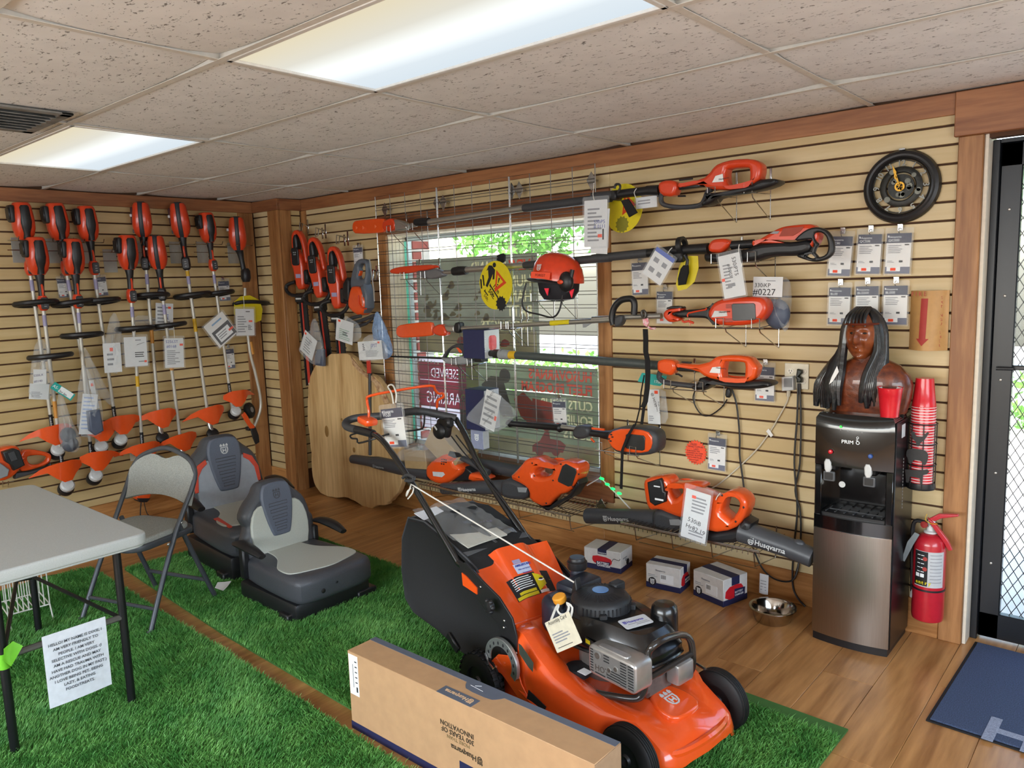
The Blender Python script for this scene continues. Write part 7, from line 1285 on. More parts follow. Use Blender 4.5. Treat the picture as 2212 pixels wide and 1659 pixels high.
t.p('rubber_edge',G().sil([(a_,b_) for a_,b_ in o_],Matrix.Translation((0,0,.003)),.005),RUBBER); cx_,cy_=sum(a_ for a_,b_ in o_)/4,sum(b_ for a_,b_ in o_)/4
t.p('pile',G().sil([(cx_+(a_-cx_)*.985,cy_+(b_-cy_)*.97) for a_,b_ in o_],Matrix.Translation((0,0,.008)),.007,.002),MATG)
q=(5.222,-.739,.012); t.p('lettering',G().text('Husqvarna',FR((q[0]+.01,q[1]-.01,.0125),(1,-.03,0),(.03,1,0)),.235,.0006,bold=.006),mat('pale_mat_letter','8b93a6',.9,noise=.3,scale=200),smooth=0)
# ---------------- turf rugs ----------------
BLADE=mat('turf_blade','7ab65c',.55,col2='4c9040',scale=9); TB=mat('turf_backing','3c6a2c',.9)
def turf(lab,poly,dens,seed,h=.026):
    xs_=[p[0] for p in poly]; ys_=[p[1] for p in poly]; t=T('turf_rug',lab,'rug',(sum(xs_)/len(xs_),sum(ys_)/len(ys_),0)); t.p('backing',G().sil(poly,Matrix.Translation((0,0,.004)),.007),TB)
    rs=np.random.RandomState(seed); n=int((max(xs_)-min(xs_))*(max(ys_)-min(ys_))*dens); P=np.stack([rs.uniform(min(xs_),max(xs_),n),rs.uniform(min(ys_),max(ys_),n)],1)
    ins=np.ones(n,bool)
    for i in range(len(poly)):
        a_=np.array(poly[i]); b_=np.array(poly[(i+1)%len(poly)]); e=b_-a_; ins&=((P[:,0]-a_[0])*e[1]-(P[:,1]-a_[1])*e[0])*SGN<=0
    P=P[ins]; n=len(P); ang=rs.uniform(0,2*PI,n); w=.0011+.0007*rs.rand(n); hh=h*(.65+.5*rs.rand(n)); patch=np.sin(P[:,0]*5.3+1.7*np.sin(P[:,1]*6))*.5+np.sin(P[:,1]*9+P[:,0]*3)*.3
    la=rs.normal(size=n)*.9+patch*1.6; ln=hh*(.35+.4*rs.rand(n)); dx=np.cos(la)*ln; dy=np.sin(la)*ln; c_=np.cos(ang)*w; s_=np.sin(ang)*w; z0=.006
    V=np.empty((n,5,3)); V[:,0]=np.stack([P[:,0]-c_,P[:,1]-s_,np.full(n,z0)],1); V[:,1]=np.stack([P[:,0]+c_,P[:,1]+s_,np.full(n,z0)],1)
    V[:,2]=np.stack([P[:,0]+c_*.8+dx*.4,P[:,1]+s_*.8+dy*.4,z0+hh*.62],1); V[:,3]=np.stack([P[:,0]-c_*.8+dx*.4,P[:,1]-s_*.8+dy*.4,z0+hh*.62],1); V[:,4]=np.stack([P[:,0]+dx,P[:,1]+dy,z0+hh*.95],1)
    V-=np.array(t.o.location)
    me=bpy.data.meshes.new('pile'); me.vertices.add(n*5); me.vertices.foreach_set('co',V.ravel()); me.loops.add(n*7); me.polygons.add(n*2); b=np.arange(n)[:,None]*5
    me.loops.foreach_set('vertex_index',np.concatenate([b+np.array([0,1,2,3]),b+np.array([3,2,4])],1).ravel()); st=np.stack([np.arange(n)*7,np.arange(n)*7+4],1).ravel(); me.polygons.foreach_set('loop_start',st); me.polygons.foreach_set('loop_total',np.tile([4,3],n)); me.update(calc_edges=True); me.materials.append(BLADE)
    ob=bpy.data.objects.new('pile',me); COL.objects.link(ob); ob.parent=t.o; ob['kind']='stuff'
SGN=-1
turf('green turf rug under the mower and the two tractor seats',[(1.02,-1.86),(1.12,-.79),(2.3,-.87),(4.87,-.965),(4.84,-2.02),(2.3,-1.945)],52000,1)
turf('green turf rug under the folding table and chair',[(.86,-3.7),(.82,-2.6),(.74,-2.2),(.84,-1.975),(2.3,-2.025),(4.3,-2.11),(4.3,-3.7)],46000,2)
# ---------------- folding table with the dog sign ----------------
TT=mat('speckled_table_top','b4b9b8',.5,noise=.06,scale=240,bump=.1); DK=mat('black_tube','0f1012',.4)
t=T('folding_table','light grey folding table with black legs at the picture edge','table',(2.2,-2.75,0))
t.p('tabletop',G().sil(rrect(1.55,-3.06,2.80,-2.44,.05,5),Matrix.Translation((0,0,.718)),.044,.009,res=3),TT); t.p('edge_lip',G().sil(rrect(1.556,-3.054,2.794,-2.446,.05,5),Matrix.Translation((0,0,.704)),.03,.004),TT)
for x,y in ((2.6,-2.49),(2.6,-2.90),(1.56,-2.49),(1.56,-2.90)): t.p('leg',G().tube([(x,y,.0),(x,y,.70)],.0155,12),DK)
zb_=(2.6,-2.484,.387)[2]
t.p('cross_bar',G().tube([(2.6,-2.90,.37),(2.6,-2.49,.37)],.012,8),mat('zinc_bar','6b6964',.4,metal=.5)); t.p('cross_bar',G().tube([(1.56,-2.90,.37),(1.56,-2.49,.37)],.012,8),DK)
t.p('brace',G().tube([(2.6,-2.50,.37),(1.95,-2.60,.42),(1.85,-2.62,.69)],.008,8).tube([(2.6,-2.90,.37),(1.95,-2.66,.42)],.008,8).tube([(1.56,-2.49,.3),(1.9,-2.62,.5),(1.56,-2.9,.3)],.006,8),DK)
t.p('brace_ring',G().tube([(1.95,-2.6,.42),(1.93,-2.66,.42)],.014,8),DK)
M_,w_,h_=FQ(*[(2.615,-2.782,.402),(2.615,-2.562,.401),(2.615,-2.781,.125)])
t=T('dog_notice','white sheet of paper about a friendly rescue dog hanging from the table crossbar','paper sign',M=M_,local=True)
t.p('sheet',wave(0,w_,0,h_,Matrix(),.006,ph=.4),mat('white_paper','e4e7ee',.7)); g=G()
for k,s_ in enumerate(['HELLO! MY NAME IS DIXIE, I','AM VERY FRIENDLY TO','PEOPLE. I AM VERY','SELECTIVE WITH DOGS. (I','AM A RESCUE AND MAY','HAVE HAD TRAUMA WITH','ANOTHER DOG IN MY PAST.)','I LOVE BEING PET, BEING','LAZY, & EATING','FOOD/TREATS.']): g.text(s_,Matrix.Translation((w_*.49,h_*(.84-.074*k),.0085)),w_*.068,.0002,al='CENTER',bold=.0002)
t.p('lettering',g,mat('grey_print','4a4c55',.7),smooth=0)
t=T('green_tape','bright green tape wrapped on the nearest table leg','tape',(2.6,-2.9,.4)); M_=FR((2.62,-2.885,.387),(0,1,.55),(0,-.5,1)); t.p('wrap',G().tube([(2.6,-2.9,.33),(2.6,-2.9,.385)],.019,12),mat('lime_tape','6fbf2a',.4)); t.p('loose_end',G().sheet([[(2.63,-2.902,.411),(2.63,-2.907,.368)],[(2.62,-2.87,.424),(2.63,-2.887,.339)],[(2.63,-2.844,.399),(2.63,-2.891,.334)]],.001),MATS['lime_tape'])
# white wire basket under the table
WW=mat('white_coated_wire','d8d6cc',.4); t=T('wire_basket','white wire rack on the turf under the folding table','rack',(1.41,-2.471,.02)); b0=Vector((1.402,-2.569,.03)); b1=Vector((1.421,-2.389,.03)); u_=(b1-b0); n_=Vector((-u_.y,u_.x,0)).normalized()*.22; g=G()
for z in (.05,.26): g.tube([b0+Vector((0,0,z)),b1+Vector((0,0,z)),b1+n_+Vector((0,0,z)),b0+n_+Vector((0,0,z))],.004,6,closed=True)
for k in range(9):
    a_=b0+u_*(k/8); g.tube([a_+Vector((0,0,.26)),a_+Vector((0,0,.05)),a_+n_+Vector((0,0,.05)),a_+n_+Vector((0,0,.26))],.0028,5)
t.p('wires',g,WW)
for e in (0,1):
    a_=b0+u_*e; t.p('leg',G().tube([a_+Vector((0,0,.05)),a_-n_*.2+Vector((0,0,-.02))],.0035,6).tube([a_+n_+Vector((0,0,.05)),a_+n_*1.2+Vector((0,0,-.02))],.0035,6),WW)
# ---------------- folding chair ----------------
th=math.atan2(.305,.953); t=T('folding_chair','grey folding chair with fabric back and seat pushed to the table','chair',M=Matrix.Translation((1.74,-2.03,0))@Matrix.Rotation(th,4,'Z'),local=True)
GF=mat('charcoal_frame','4a4d52',.4,metal=.3); FAB=mat('grey_tweed','9b9c96',.95,col2='83857f',scale=180,bump=.5)
t.p('seat_frame',G().sil(rrect(-.215,-.235,.215,.17,.09,5),Matrix.Translation((0,0,.418)),.032,.008),GF); t.p('seat',G().sil(rrect(-.2,-.22,.2,.15,.085,5),Matrix.Translation((0,0,.44)),.035,.014,res=3),FAB)
for s_ in (-1,1):
    t.p('front_leg',G().tube([(.235*s_,-.215,.0),(.225*s_,-.1,.24),(.218*s_,.02,.46),(.226*s_,.12,.62)],.0125,10,sm=2),GF); t.p('foot_cap',G().tube([(.236*s_,-.22,.0),(.234*s_,-.212,.02)],.015,10),CHAR)
    t.p('rear_leg',G().tube([(.215*s_,.235,.0),(.205*s_,.13,.26),(.2*s_,.045,.47)],.0125,10,sm=2),GF); t.p('hinge_bolt',G().ell((.232*s_,-.055,.4),(.006,.008,.008)).ell((.228*s_,.04,.48),(.006,.008,.008)),ALU)
t.p('front_stretcher',G().tube([(-.232,-.165,.11),(.232,-.165,.11)],.009,8),GF); t.p('rear_stretcher',G().tube([(-.212,.19,.12),(.212,.19,.12)],.01,8),GF)
t.p('back_frame',G().tube([(-.226,.12,.62),(-.222,.16,.70),(-.175,.18,.765),(-.075,.19,.805),(0,.192,.818),(.075,.19,.805),(.175,.18,.765),(.222,.16,.70),(.226,.12,.62)],.0125,10,sm=4),GF)
rows=[]
for i in range(17):
    u_=i/16*2-1; x=.226*u_; bow=.03*(1-u_*u_); zt_=.79-.05*abs(u_)**2.2-.04*max(0,abs(u_)-.75)/.25-(.03*math.exp(-(u_/.28)**2)); zb2=.585-.035*abs(u_)**2+.02
    rows.append([(x*(1 if zz>.66 else 1),.115+bow*.4+.075*((zz-.585)/.2),zz) for zz in np.linspace(zb2-.02,zt_,7)])
t.p('backrest',G().sheet(rows,.026),FAB,smooth=50)
# ---------------- the two tractor seats ----------------
SDK=mat('dark_vinyl','45474c',.45,noise=.1,scale=150,bump=.3); SLT=mat('slate_vinyl','5b6270',.42,noise=.05,scale=150,bump=.2); SLG=mat('pale_vinyl','b5b9b0',.5,noise=.04,scale=150,bump=.2); SRED=mat('coral_vinyl','d4492f',.5)
def tseat(lab,loc,rot,red,cush=True,sc=1.0,zup=0):
    t=T('tractor_seat',lab,'seat',M=Matrix.Translation(loc)@Matrix.Rotation(rot,4,'Z')@Matrix.Scale(sc,4),local=True); z0=zup
    t.p('seat_pan',G().box(-.30,.24,-.225,.225,.0,.10+z0,.02,seg=2).box(-.33,-.05,-.2,.2,.0,.05),BLACKP)
    t.p('pan_bracket',G().box(.1,.25,.14,.26,0,.05,.006).box(.12,.2,-.25,-.18,0,.045,.006),BLACKP)
    t.p('seat_cushion',G().sil(chaikin([(-.3,-.2),(-.1,-.225),(.22,-.235),(.29,-.2),(.30,0),(.29,.2),(.22,.235),(-.1,.225),(-.3,.2)],1),Matrix.Translation((0,0,.165+z0)),.14,.04,res=4),SDK)
    ins=chaikin([(-.3,-.10),(-.16,-.10),(-.07,-.12),(.0,-.165),(.06,-.205),(.15,-.21),(.19,-.19),(.215,-.1),(.24,0),(.215,.1),(.19,.19),(.15,.21),(.06,.205),(.0,.165),(-.07,.12),(-.16,.10),(-.3,.10)],2)
    t.p('seat_inset',G().sil(ins,Matrix.Translation((-.005,0,.2355+z0)),.008,.003),SLG)
    if red: t.p('red_stripe',G().sil([(.0,-.19),(.2,-.2),(.2,-.185),(.0,-.165)],Matrix.Translation((0,0,.237+z0)),.006),SRED)
    B=FR((-.255,0,.2+z0),(0,1,0),(-.16,0,1))
    t.p('back_shell',G().sil(chaikin([(-.15,-.06),(-.215,.02),(-.215,.10),(-.175,.18),(-.185,.20),(-.235,.24) if 0 else (-.2,.24),(-.165,.30),(-.11,.345),(-.085,.39),(-.05,.405),(.05,.405),(.085,.39),(.11,.345),(.165,.30),(.2,.24),(.215,.10),(.215,.02),(.15,-.06)],1),B,.11,.04,w=-.01,res=4),SDK)
    t.p('back_pad',G().sil(chaikin([(-.115,-.05),(-.165,.05),(-.175,.16),(-.15,.25),(-.1,.285),(.1,.285),(.15,.25),(.175,.16),(.165,.05),(.115,-.05)],1),B,.02,.008,w=.045),SLG if not red else mat('cool_grey_vinyl','9da3ab',.45))
    t.p('centre_pad',G().sil(chaikin([(-.055,.11),(-.08,.2),(-.095,.30),(-.085,.36),(-.06,.39),(.06,.39),(.085,.36),(.095,.30),(.08,.2),(.055,.11),(.04,.1),(-.04,.1)],1),B,.026,.01,w=.05),SLT)
    g=G()
    for k,(a_,y_) in enumerate(((.055,.27),(.05,.235),(.044,.2),(.037,.165),(.03,.135))): g.tube([B@Vector((-a_,y_+.008,.063)),B@Vector((-a_,y_-.008,.063)),B@Vector((a_,y_-.006,.063)),B@Vector((a_,y_+.01,.063))],.0022,5,closed=True)
    t.p('stitched_rib',g,SDK)
    t.p('emblem',crest(B@Matrix.Translation((0,.325,.0635)),.055),LGREY if red else SDK,smooth=0)
    if red:
        for s_ in (-1,1): t.p('red_stripe',G().sil([(s_*a_,b_) for a_,b_ in ((.105,.285),(.15,.262),(.18,.2),(.183,.12),(.165,.12),(.155,.2),(.13,.24),(.1,.262))],B,.012,.003,w=.052),SRED)
    for s_ in (-1,1):
        t.p('armrest',G().box(-.27,-.22,s_*.215-.018,s_*.215+.018,.12+z0,.30+z0,.008).tube([(-.27,s_*.245,.315+z0),(-.2,s_*.25,.325+z0),(-.1,s_*.25,.32+z0),(.0,s_*.245,.30+z0)],[.02,.032,.033,.02],10,sm=3,flat=.6),BLACKP)
    if cush: t.p('bolt_hole',G().ell((.297,-.1,.15),(.004,.012,.012)).ell((.297,-.02,.17),(.004,.008,.006)),RUBBER)
    return t
tseat('tractor seat nearer the mower, dark with pale grey inset and no red',(2.28,-1.44,0),-.02,False)
tseat('tractor seat with red stripes behind the folding chair',(1.50,-1.30,0),-.08,True,cush=False,sc=1.16,zup=.03)
M_,w_,h_=FQ(*[(1.768,-1.684,.035),(1.79,-1.604,.035),(1.852,-1.725,.035)]); t=T('paper_tag','small curled white tag lying on the turf beside the front tractor seat','paper tag',(1.81,-1.662,.03)); rows=[[Vector((1.801,-1.708,.03)),Vector((1.738,-1.658,.03))],[Vector((1.887,-1.707,.035)),Vector((1.791,-1.642,.04))],[Vector((1.884,-1.677,.05)),Vector((1.845,-1.633,.055))]]; t.p('sheet',G().sheet(rows,.001),WHITE)
# ---------------- long carton in front ----------------
KB=mat('kraft_carton','b8926a',.75,noise=.06,scale=25); 
cx0,cx1,cy0,cy1,ch=3.435,4.53,-2.045,-1.915,.305
t=T('long_carton','long brown and slate carton standing on its edge in front of the mower','box',((cx0+cx1)/2,(cy0+cy1)/2,0)); t.p('carton',G().box(cx0,cx1,cy0,cy1,.0,ch,.0015),KB)
SLC=mat('slate_print','59616f',.6,noise=.04); e=.0009
g=G().box(cx0,cx1,cy1-.026,cy1+e,ch,ch+e).box(cx0,cx1,cy1,cy1+e,0,ch)
xa_,xb_=3.955,4.10; g.sil(chaikin([(xa_-.04,cy1-.02),(xa_-.015,cy1-.02),(xa_-.0,cy1-.045),(xa_+.02,cy1-.062),(xb_-.02,cy1-.062),(xb_,cy1-.045),(xb_+.015,cy1-.02),(xb_+.04,cy1-.02)],1),Matrix.Translation((0,0,ch+e)),e*.6); t.p('slate_band',g,SLC,smooth=0)
t.p('navy_foot_band',G().box(cx0-e,cx1+e,cy0-e,cy0,0,.03),NAVYB,smooth=0)
t.p('name_panel',G().box(3.905,4.06,cy0-e*.2,cy0+.045,ch,ch+e),SLC,smooth=0)
t.p('top_print',brand(FR((4.048,cy0+.032,ch+e*1.6),(-1,0,0),(0,-1,0)),.0215),mat('kraft_letter','d8b48c',.7),smooth=0)
t.p('thin_line_drawing',G().tube([(3.985,cy1-.03,ch+.002),(4.005,cy1-.018,ch+.002)],.0006,4).tube([(3.97,cy1-.035,ch+.002),(4.03,cy1-.04,ch+.002)],.0006,4),WINK)
F2=FR((0,cy0-.001,0),(-1,0,0),(0,0,-1)) # print upside down on the front face
g=G()
for s_,z_,sz in (('INNOVATION',.215,.024),('300 YEARS OF',.193,.024)): g.text(s_,F2@Matrix.Translation((-4.07,-z_-.0,0)),sz,.0003,bold=.0003)
t.p('front_print',g,mat('dark_brown_print','3a2f20',.7),smooth=0); t.p('faint_print',G().text('MORE THAN',F2@Matrix.Translation((-4.05,-.172,0)),.018,.0003),mat('faded_print','7d6a45',.7),smooth=0)
t.p('front_brand',brand(F2@Matrix.Translation((-4.105,-.145,0)),.024),MATS['dark_brown_print'],smooth=0); t.p('navy_panel',G().box(4.0,4.2,cy0-e,cy0,.03,.10),NAVYB,smooth=0); t.p('panel_print',brand(F2@Matrix.Translation((-4.18,-.058,.0008)),.024),MATS['kraft_letter'],smooth=0)
t.p('white_label',G().box(3.44,3.492,cy0-e*1.2,cy0,.14,.295),WINK,smooth=0); g=G().box(3.462,3.464,cy0-e*1.8,cy0-e,.17,.26).box(3.478,3.486,cy0-e*1.8,cy0-e,.155,.175)
for k in range(5): g.box(3.474,3.486,cy0-e*1.8,cy0-e,.19+k*.02,.194+k*.02)
t.p('label_print',g,INK,smooth=0)
t.p('end_flap',G().box(cx1,cx1+.002,cy0,cy1,0.02,ch-.002),mat('worn_kraft','a98a6a',.8),smooth=0)
# ---------------- lawn mower ----------------
MM=Matrix.Translation((4.455,-1.46,0))@Matrix.Rotation(math.radians(-8.3),4,'Z')
t=T('lawn_mower','orange petrol lawn mower with black grass bag, black engine and silver muffler on the turf','lawn mower',M=MM,local=True); W=t
MO_=mat('mower_orange','e8531a',.22,coat=.9,noise=.02)
FV=lambda v:FR((0,v,0),(1,0,0),(0,0,1))
st=[(-.62,.235,.06,.30,.30),(-.56,.25,.06,.345,.34),(-.50,.262,.06,.345,.31),(-.42,.272,.06,.295,.24),(-.33,.278,.06,.25,.205),(-.22,.275,.06,.222,.19),(-.12,.262,.065,.208,.185),(-.06,.235,.07,.20,.182),(-.02,.205,.08,.19,.178),(.03,.20,.07,.165,.16),(.065,.20,.055,.142,.142),(.09,.195,.045,.125,.128),(.105,.185,.04,.10,.105),(.112,.17,.045,.072,.075)]
rings=[]
for u,hw,zb,zt,zc in st:
    h=[]
    for f_,z in ((-1.03,zb),(-1.0,zb+.012),(-.985,zb+(zt-zb)*.55),(-.955,zt-.022),(-.90,zt-.004),(-.8,zt),(-.66,zt-.002),(-.56,(zt+zc)/2),(-.46,zc),(-.25,zc+(.012 if -.1<u<.08 else 0)),(0,zc+(.014 if -.1<u<.08 else 0))): h.append((f_,z))
    h=h+[(-a_,b_) for a_,b_ in h[::-1][1:]]; rings.append([(u+(.02*max(0,1-abs(f_))**.5 if u>.06 else 0),hw*f_,z) for f_,z in h])
t.p('deck',G().sheet([[tuple(p) for p in r] for r in rings],.006),MO_,smooth=38)
t.p('deck_rail',G().tube([(u,-hw*1.01-.004,zb+(zt-zb)*.30) for u,hw,zb,zt,zc in st[1:9]],.006,6,sm=2),MO_)
t.p('nose_panel',G().sil(chaikin([(-.085,-.05),(.0,-.085),(.055,-.07),(.062,.0),(.055,.07),(.0,.085),(-.085,.05)],1),Matrix.Translation((0,0,.18))@Matrix.Rotation(.22,4,'Y'),.03,.008),MO_)
t.p('emblem',crest(Matrix.Translation((-.018,0,.2005))@Matrix.Rotation(.22,4,'Y')@Matrix.Rotation(PI/2,4,'Z'),.066),LGREY,smooth=0)
t.p('bumper_fold',G().tube([(.085,-.17,.115),(.108,-.12,.112),(.122,-.06,.115),(.127,0,.118),(.122,.06,.115),(.108,.12,.112),(.085,.17,.115)],.014,8,sm=3),MO_)
def wheel(u,v,r,w,tread,sd,lab=None):
    wh=t.p('wheel',G().lathe([(r*.55,-w*.5),(r*.9,-w*.5),(r*.985,-w*.38),(r,-w*.2),(r,w*.2),(r*.985,w*.38),(r*.9,w*.5),(r*.55,w*.5)],(u,v,r),(0,1,0),40,closed=True),RUBBER)
    g=G()
    if tread:
        for k in range(26):
            a_=2*PI*k/26
            for s_ in (-1,1): R=Matrix.Translation((u,v,r))@Matrix.Rotation(a_+(.06 if s_>0 else -.06),4,'Y'); g.box(r-.002,r+.005,(s_*.26-.2)*w,(s_*.26+.2)*w,-.008,.008,.001,R)
    else:
        for k in (-.24,-.08,.08,.24): g.lathe([(r-.001,-.0035),(r+.003,-.0028),(r+.003,.0028),(r-.001,.0035)],(u,v+k*w,r),(0,1,0),40,closed=True)
    t.p('tread',g,RUBBER,parent=wh); t.p('hub',G().lathe([(0,-w*.3),(r*.16,-w*.52),(r*.2,-w*.35),(r*.56,-w*.3),(r*.56,w*.3),(r*.2,w*.35),(r*.16,w*.52),(0,w*.3)],(u,v,r),(0,1,0),24),BLACKP,parent=wh)
wheel(.01,.25,.107,.052,False,1); wheel(.01,-.25,.107,.052,False,-1); wheel(-.70,-.285,.108,.05,True,-1); wheel(-.70,.26,.108,.05,True,1)
t.p('front_axle',G().tube([(.01,-.24,.107),(.01,.24,.107)],.008,8),CHROME); t.p('wheel_arm',G().tube([(-.16,.235,.215),(-.05,.24,.205),(.01,.243,.15),(.02,.243,.115)],.006,6,sm=3),CHROME); t.p('rear_axle',G().tube([(-.70,-.28,.108),(-.70,.25,.108)],.009,8),CHAR)
# side plates at the rear
t.p('rear_side_cover',G().sil([(-.652,.197),(-.605,.243),(-.546,.259),(-.501,.231),(-.478,.172),(-.426,.118),(-.501,.113),(-.552,.148),(-.591,.17),(-.642,.168)],FV(-.272),.006,.002),MO_)
c0=(-.572,.228)
t.p('height_quadrant',G().sil([(c0[0]+.088*math.cos(a_),c0[1]+.088*math.sin(a_)) for a_ in np.linspace(3.25,-.55,28)]+[(c0[0]+.060*math.cos(a_),c0[1]+.060*math.sin(a_)) for a_ in np.linspace(-.55,3.25,24)],FV(-.288),.004,.001).sil([(c0[0]+.091*math.cos(a_),c0[1]+.091*math.sin(a_)) for a_ in np.linspace(3.2,-.4,28)]+[(c0[0]+.084*math.cos(a_),c0[1]+.084*math.sin(a_)) for a_ in np.linspace(-.4,3.2,24)],FV(-.283),.016,.001),mat('zinc_plate','a9adab',.35,metal=.8))
g=G()
for a_ in np.linspace(2.9,-.2,9): g.ell((c0[0]+.073*math.cos(a_),-.2905,c0[1]+.073*math.sin(a_)),(.0045,.001,.007))
t.p('slot',g,INK); t.p('height_lever',G().tube([(-.658,-.295,.237),(-.64,-.295,.203),(-.611,-.295,.188),(-.594,-.295,.205)],.0045,6),CHROME)
t.p('handle_bracket',G().sil([(-.853,.525),(-.81,.542),(-.714,.502),(-.606,.461),(-.535,.402),(-.513,.338),(-.519,.255),(-.545,.205),(-.588,.192),(-.612,.258),(-.612,.349),(-.693,.379),(-.803,.458)],FV(-.256),.008,.002),BLACKP)
t.p('orange_bracket_gusset',G().sil([(-.828,.497),(-.802,.491),(-.734,.462),(-.735,.435),(-.823,.447)],FV(-.262),.004),MO_)
t.p('far_bracket',G().sil([(-.922,.494),(-.876,.505),(-.695,.407),(-.616,.349),(-.67,.323),(-.779,.384)],FV(.2),.008,.002),BLACKP)
g=G()
for p_ in [(-.713,-.262,.471),(-.578,-.262,.379),(-.582,-.262,.351),(-.609,-.262,.296),(-.561,-.262,.294),(-.516,-.262,.275),(-.522,-.262,.187)]: g.ell(p_,(.006,.004,.006))
t.p('bolt',g,CHROME)
kn=Vector((-.623,-.285,.432)); g=G().lathe([(0,.0),(.022,.0),(.024,.01),(.02,.02),(0,.022)],kn,(0,-1,0),18)
for k in range(6): a_=k*PI/3; g.ell((kn.x+.021*math.cos(a_),kn.y-.01,kn.z+.021*math.sin(a_)),(.009,.01,.009),n=8,m=6)
t.p('clamp_knob',g,BLACKP)
t.p('side_sticker',G().sil([(-.475,.335),(-.46,.333),(-.398,.289),(-.402,.253),(-.424,.262),(-.472,.297)],FV(-.284),.001),mat('dark_sticker','3b4138',.4)); t.p('vent_triangle',G().sil([(-.431,.173),(-.341,.146),(-.351,.124),(-.443,.133)],FV(-.281),.002),INK)
# grass bag
A=[Vector(p) for p in [(-1.285,-.2,.608),(-1.343,-.2,.222),(-1.09,-.2,.152),(-.861,-.2,.105),(-.703,-.2,.129),(-.601,-.2,.252),(-.757,-.2,.436),(-.87,-.2,.528)]]
cA=sum(A,Vector())/len(A)
def bagring(v,s,dz=0): return [(cA.x+(p.x-cA.x)*s,v,cA.z+(p.z-cA.z)*s+dz*(p.z>cA.z)) for p in catmull([tuple(p) for p in A],3,True)]
BAGM=mat('black_bag_fabric','141517',.75,noise=.15,scale=200,bump=.3)
t.p('grass_bag',G().loft([bagring(-.205,.93),bagring(-.215,.97),bagring(-.20,1.0),bagring(-.06,1.0,.012),bagring(.06,1.0,.012),bagring(.15,.99),bagring(.165,.95)]),BAGM,smooth=60)
t.p('bag_piping',G().tube([(p[0],-.203,p[2]) for p in bagring(-.2,1.003)],.0045,6,closed=True),mat('grey_piping','3a3c40',.6))
t.p('bag_top_panel',G().sheet([[(p[0],v,p[2]+.004+.006*math.sin(PI*(v+.2)/.35)) for v in np.linspace(-.195,.15,6)] for p in [tuple(A[0]+(A[7]-A[0])*s) for s in np.linspace(.02,.98,8)]],.004),mat('grey_top_fabric','55575a',.7,noise=.1,scale=200,bump=.2))
t.p('bag_clip',G().box(-.045,.045,-.006,.006,-.018,.018,.005,Matrix.Translation((-.977,-.215,.138))@Matrix.Rotation(.62,4,'Y')),BLACKP)
hb=A[0]+(A[7]-A[0])*.62; t.p('bag_handle',G().tube([(hb.x,-.05,hb.z+.01),(hb.x+.02,-.045,hb.z+.035),(hb.x+.13,-.03,hb.z-.02),(hb.x+.14,-.03,hb.z-.05)],.013,8,sm=3),CHAR)
# rear flap
fa,fb,fc,fd=[Vector(p) for p in ((-.864,-.2,.518),(-.8,.17,.525),(-.565,-.222,.35),(-.632,.16,.296))]
def fl_(s,q,up=0):
    p=(fa*(1-q)+fb*q)*(1-s)+(fc*(1-q)+fd*q)*s; m_=q*2-1; b_=.03*(1/(1+math.exp((abs(m_+.02)-.42)*26)))*(1-s)**.6+.012*math.sin(PI*s); n_=(fc-fa).cross(fb-fa).normalized(); n_=n_ if n_.z>0 else -n_
    return p+n_*(b_+up)
rows=[]
for s in np.linspace(-.0,1,14): rows.append([fl_(s,0,-.05)]+[fl_(s,q) for q in np.linspace(0,1,31)]+[fl_(s,1,-.05)])
t.p('rear_flap',G().sheet(rows,.005),MO_,smooth=50)
t.p('flap_lip',G().tube([fl_(1,q,-.005) for q in np.linspace(0,1,9)],.011,8),MO_)
t.p('rear_chute',G().box(-.66,-.53,-.19,.17,.12,.33,.01),MO_)
def fdecal(nm,s0,s1,q0,q1,m,up=.0035,parent=None): return t.p(nm,G().sheet([[fl_(s,q,up) for q in np.linspace(q0,q1,6)] for s in np.linspace(s0,s1,6)],.0006),m,parent=parent,smooth=60)
wl_=fdecal('warning_label',.46,.76,.22,.80,INK); fdecal('yellow_strip',.67,.705,.28,.52,YELLOW,.0045,wl_); fdecal('yellow_strip',.715,.755,.23,.53,YELLOW,.0045,wl_)
t.p('warning_triangle',G().sheet([[fl_(sv,.555+.235*max(.02,1-abs((sv-.60)/.125))*q/5,.0048) for q in range(6)] for sv in np.linspace(.48,.72,9)],.0005),YELLOW,parent=wl_,smooth=0)
for k in range(6): fdecal('printed_lines',.485+.028*k,.495+.028*k,.25,.50+.02*(k%2),WINK,.0045,wl_)
fdecal('danger_panel',.72,.757,.56,.74,mat('danger_white','e8d8d8',.5),.0045,wl_); q_=fl_(.585,.63,.006); t.p('pictogram',G().ell(q_,(.014,.014,.003)),mat('danger_ring','e8e0d8',.5),parent=wl_); t.p('pictogram_hand',G().ell(q_+Vector((0,0,.002)),(.009,.009,.003)),INK,parent=wl_)
sl_=fdecal('dealer_label',.30,.44,.38,.58,mat('pale_blue_label','b9c4dc',.4)); n_=(fl_(.5,.6)-fl_(.5,.5)); M_=FR(fl_(.345,.395,.0055),fl_(.345,.57,.0055)-fl_(.345,.395,.0055),fl_(.30,.5,.0055)-fl_(.43,.5,.0055)); t.p('lettering',G().text("AMSLER'S INC",M_,.013,.0003,bold=.0003).text('Husqvarna',M_@Matrix.Translation((.02,-.034,0)),.011,.0003).text('Sales and Service',M_@Matrix.Translation((.006,-.016,0)),.009,.0003),BLUEINK,parent=sl_,smooth=0)
fdecal('pale_triangle',.235,.295,.40,.50,mat('lilac_label','9a95b5',.5))
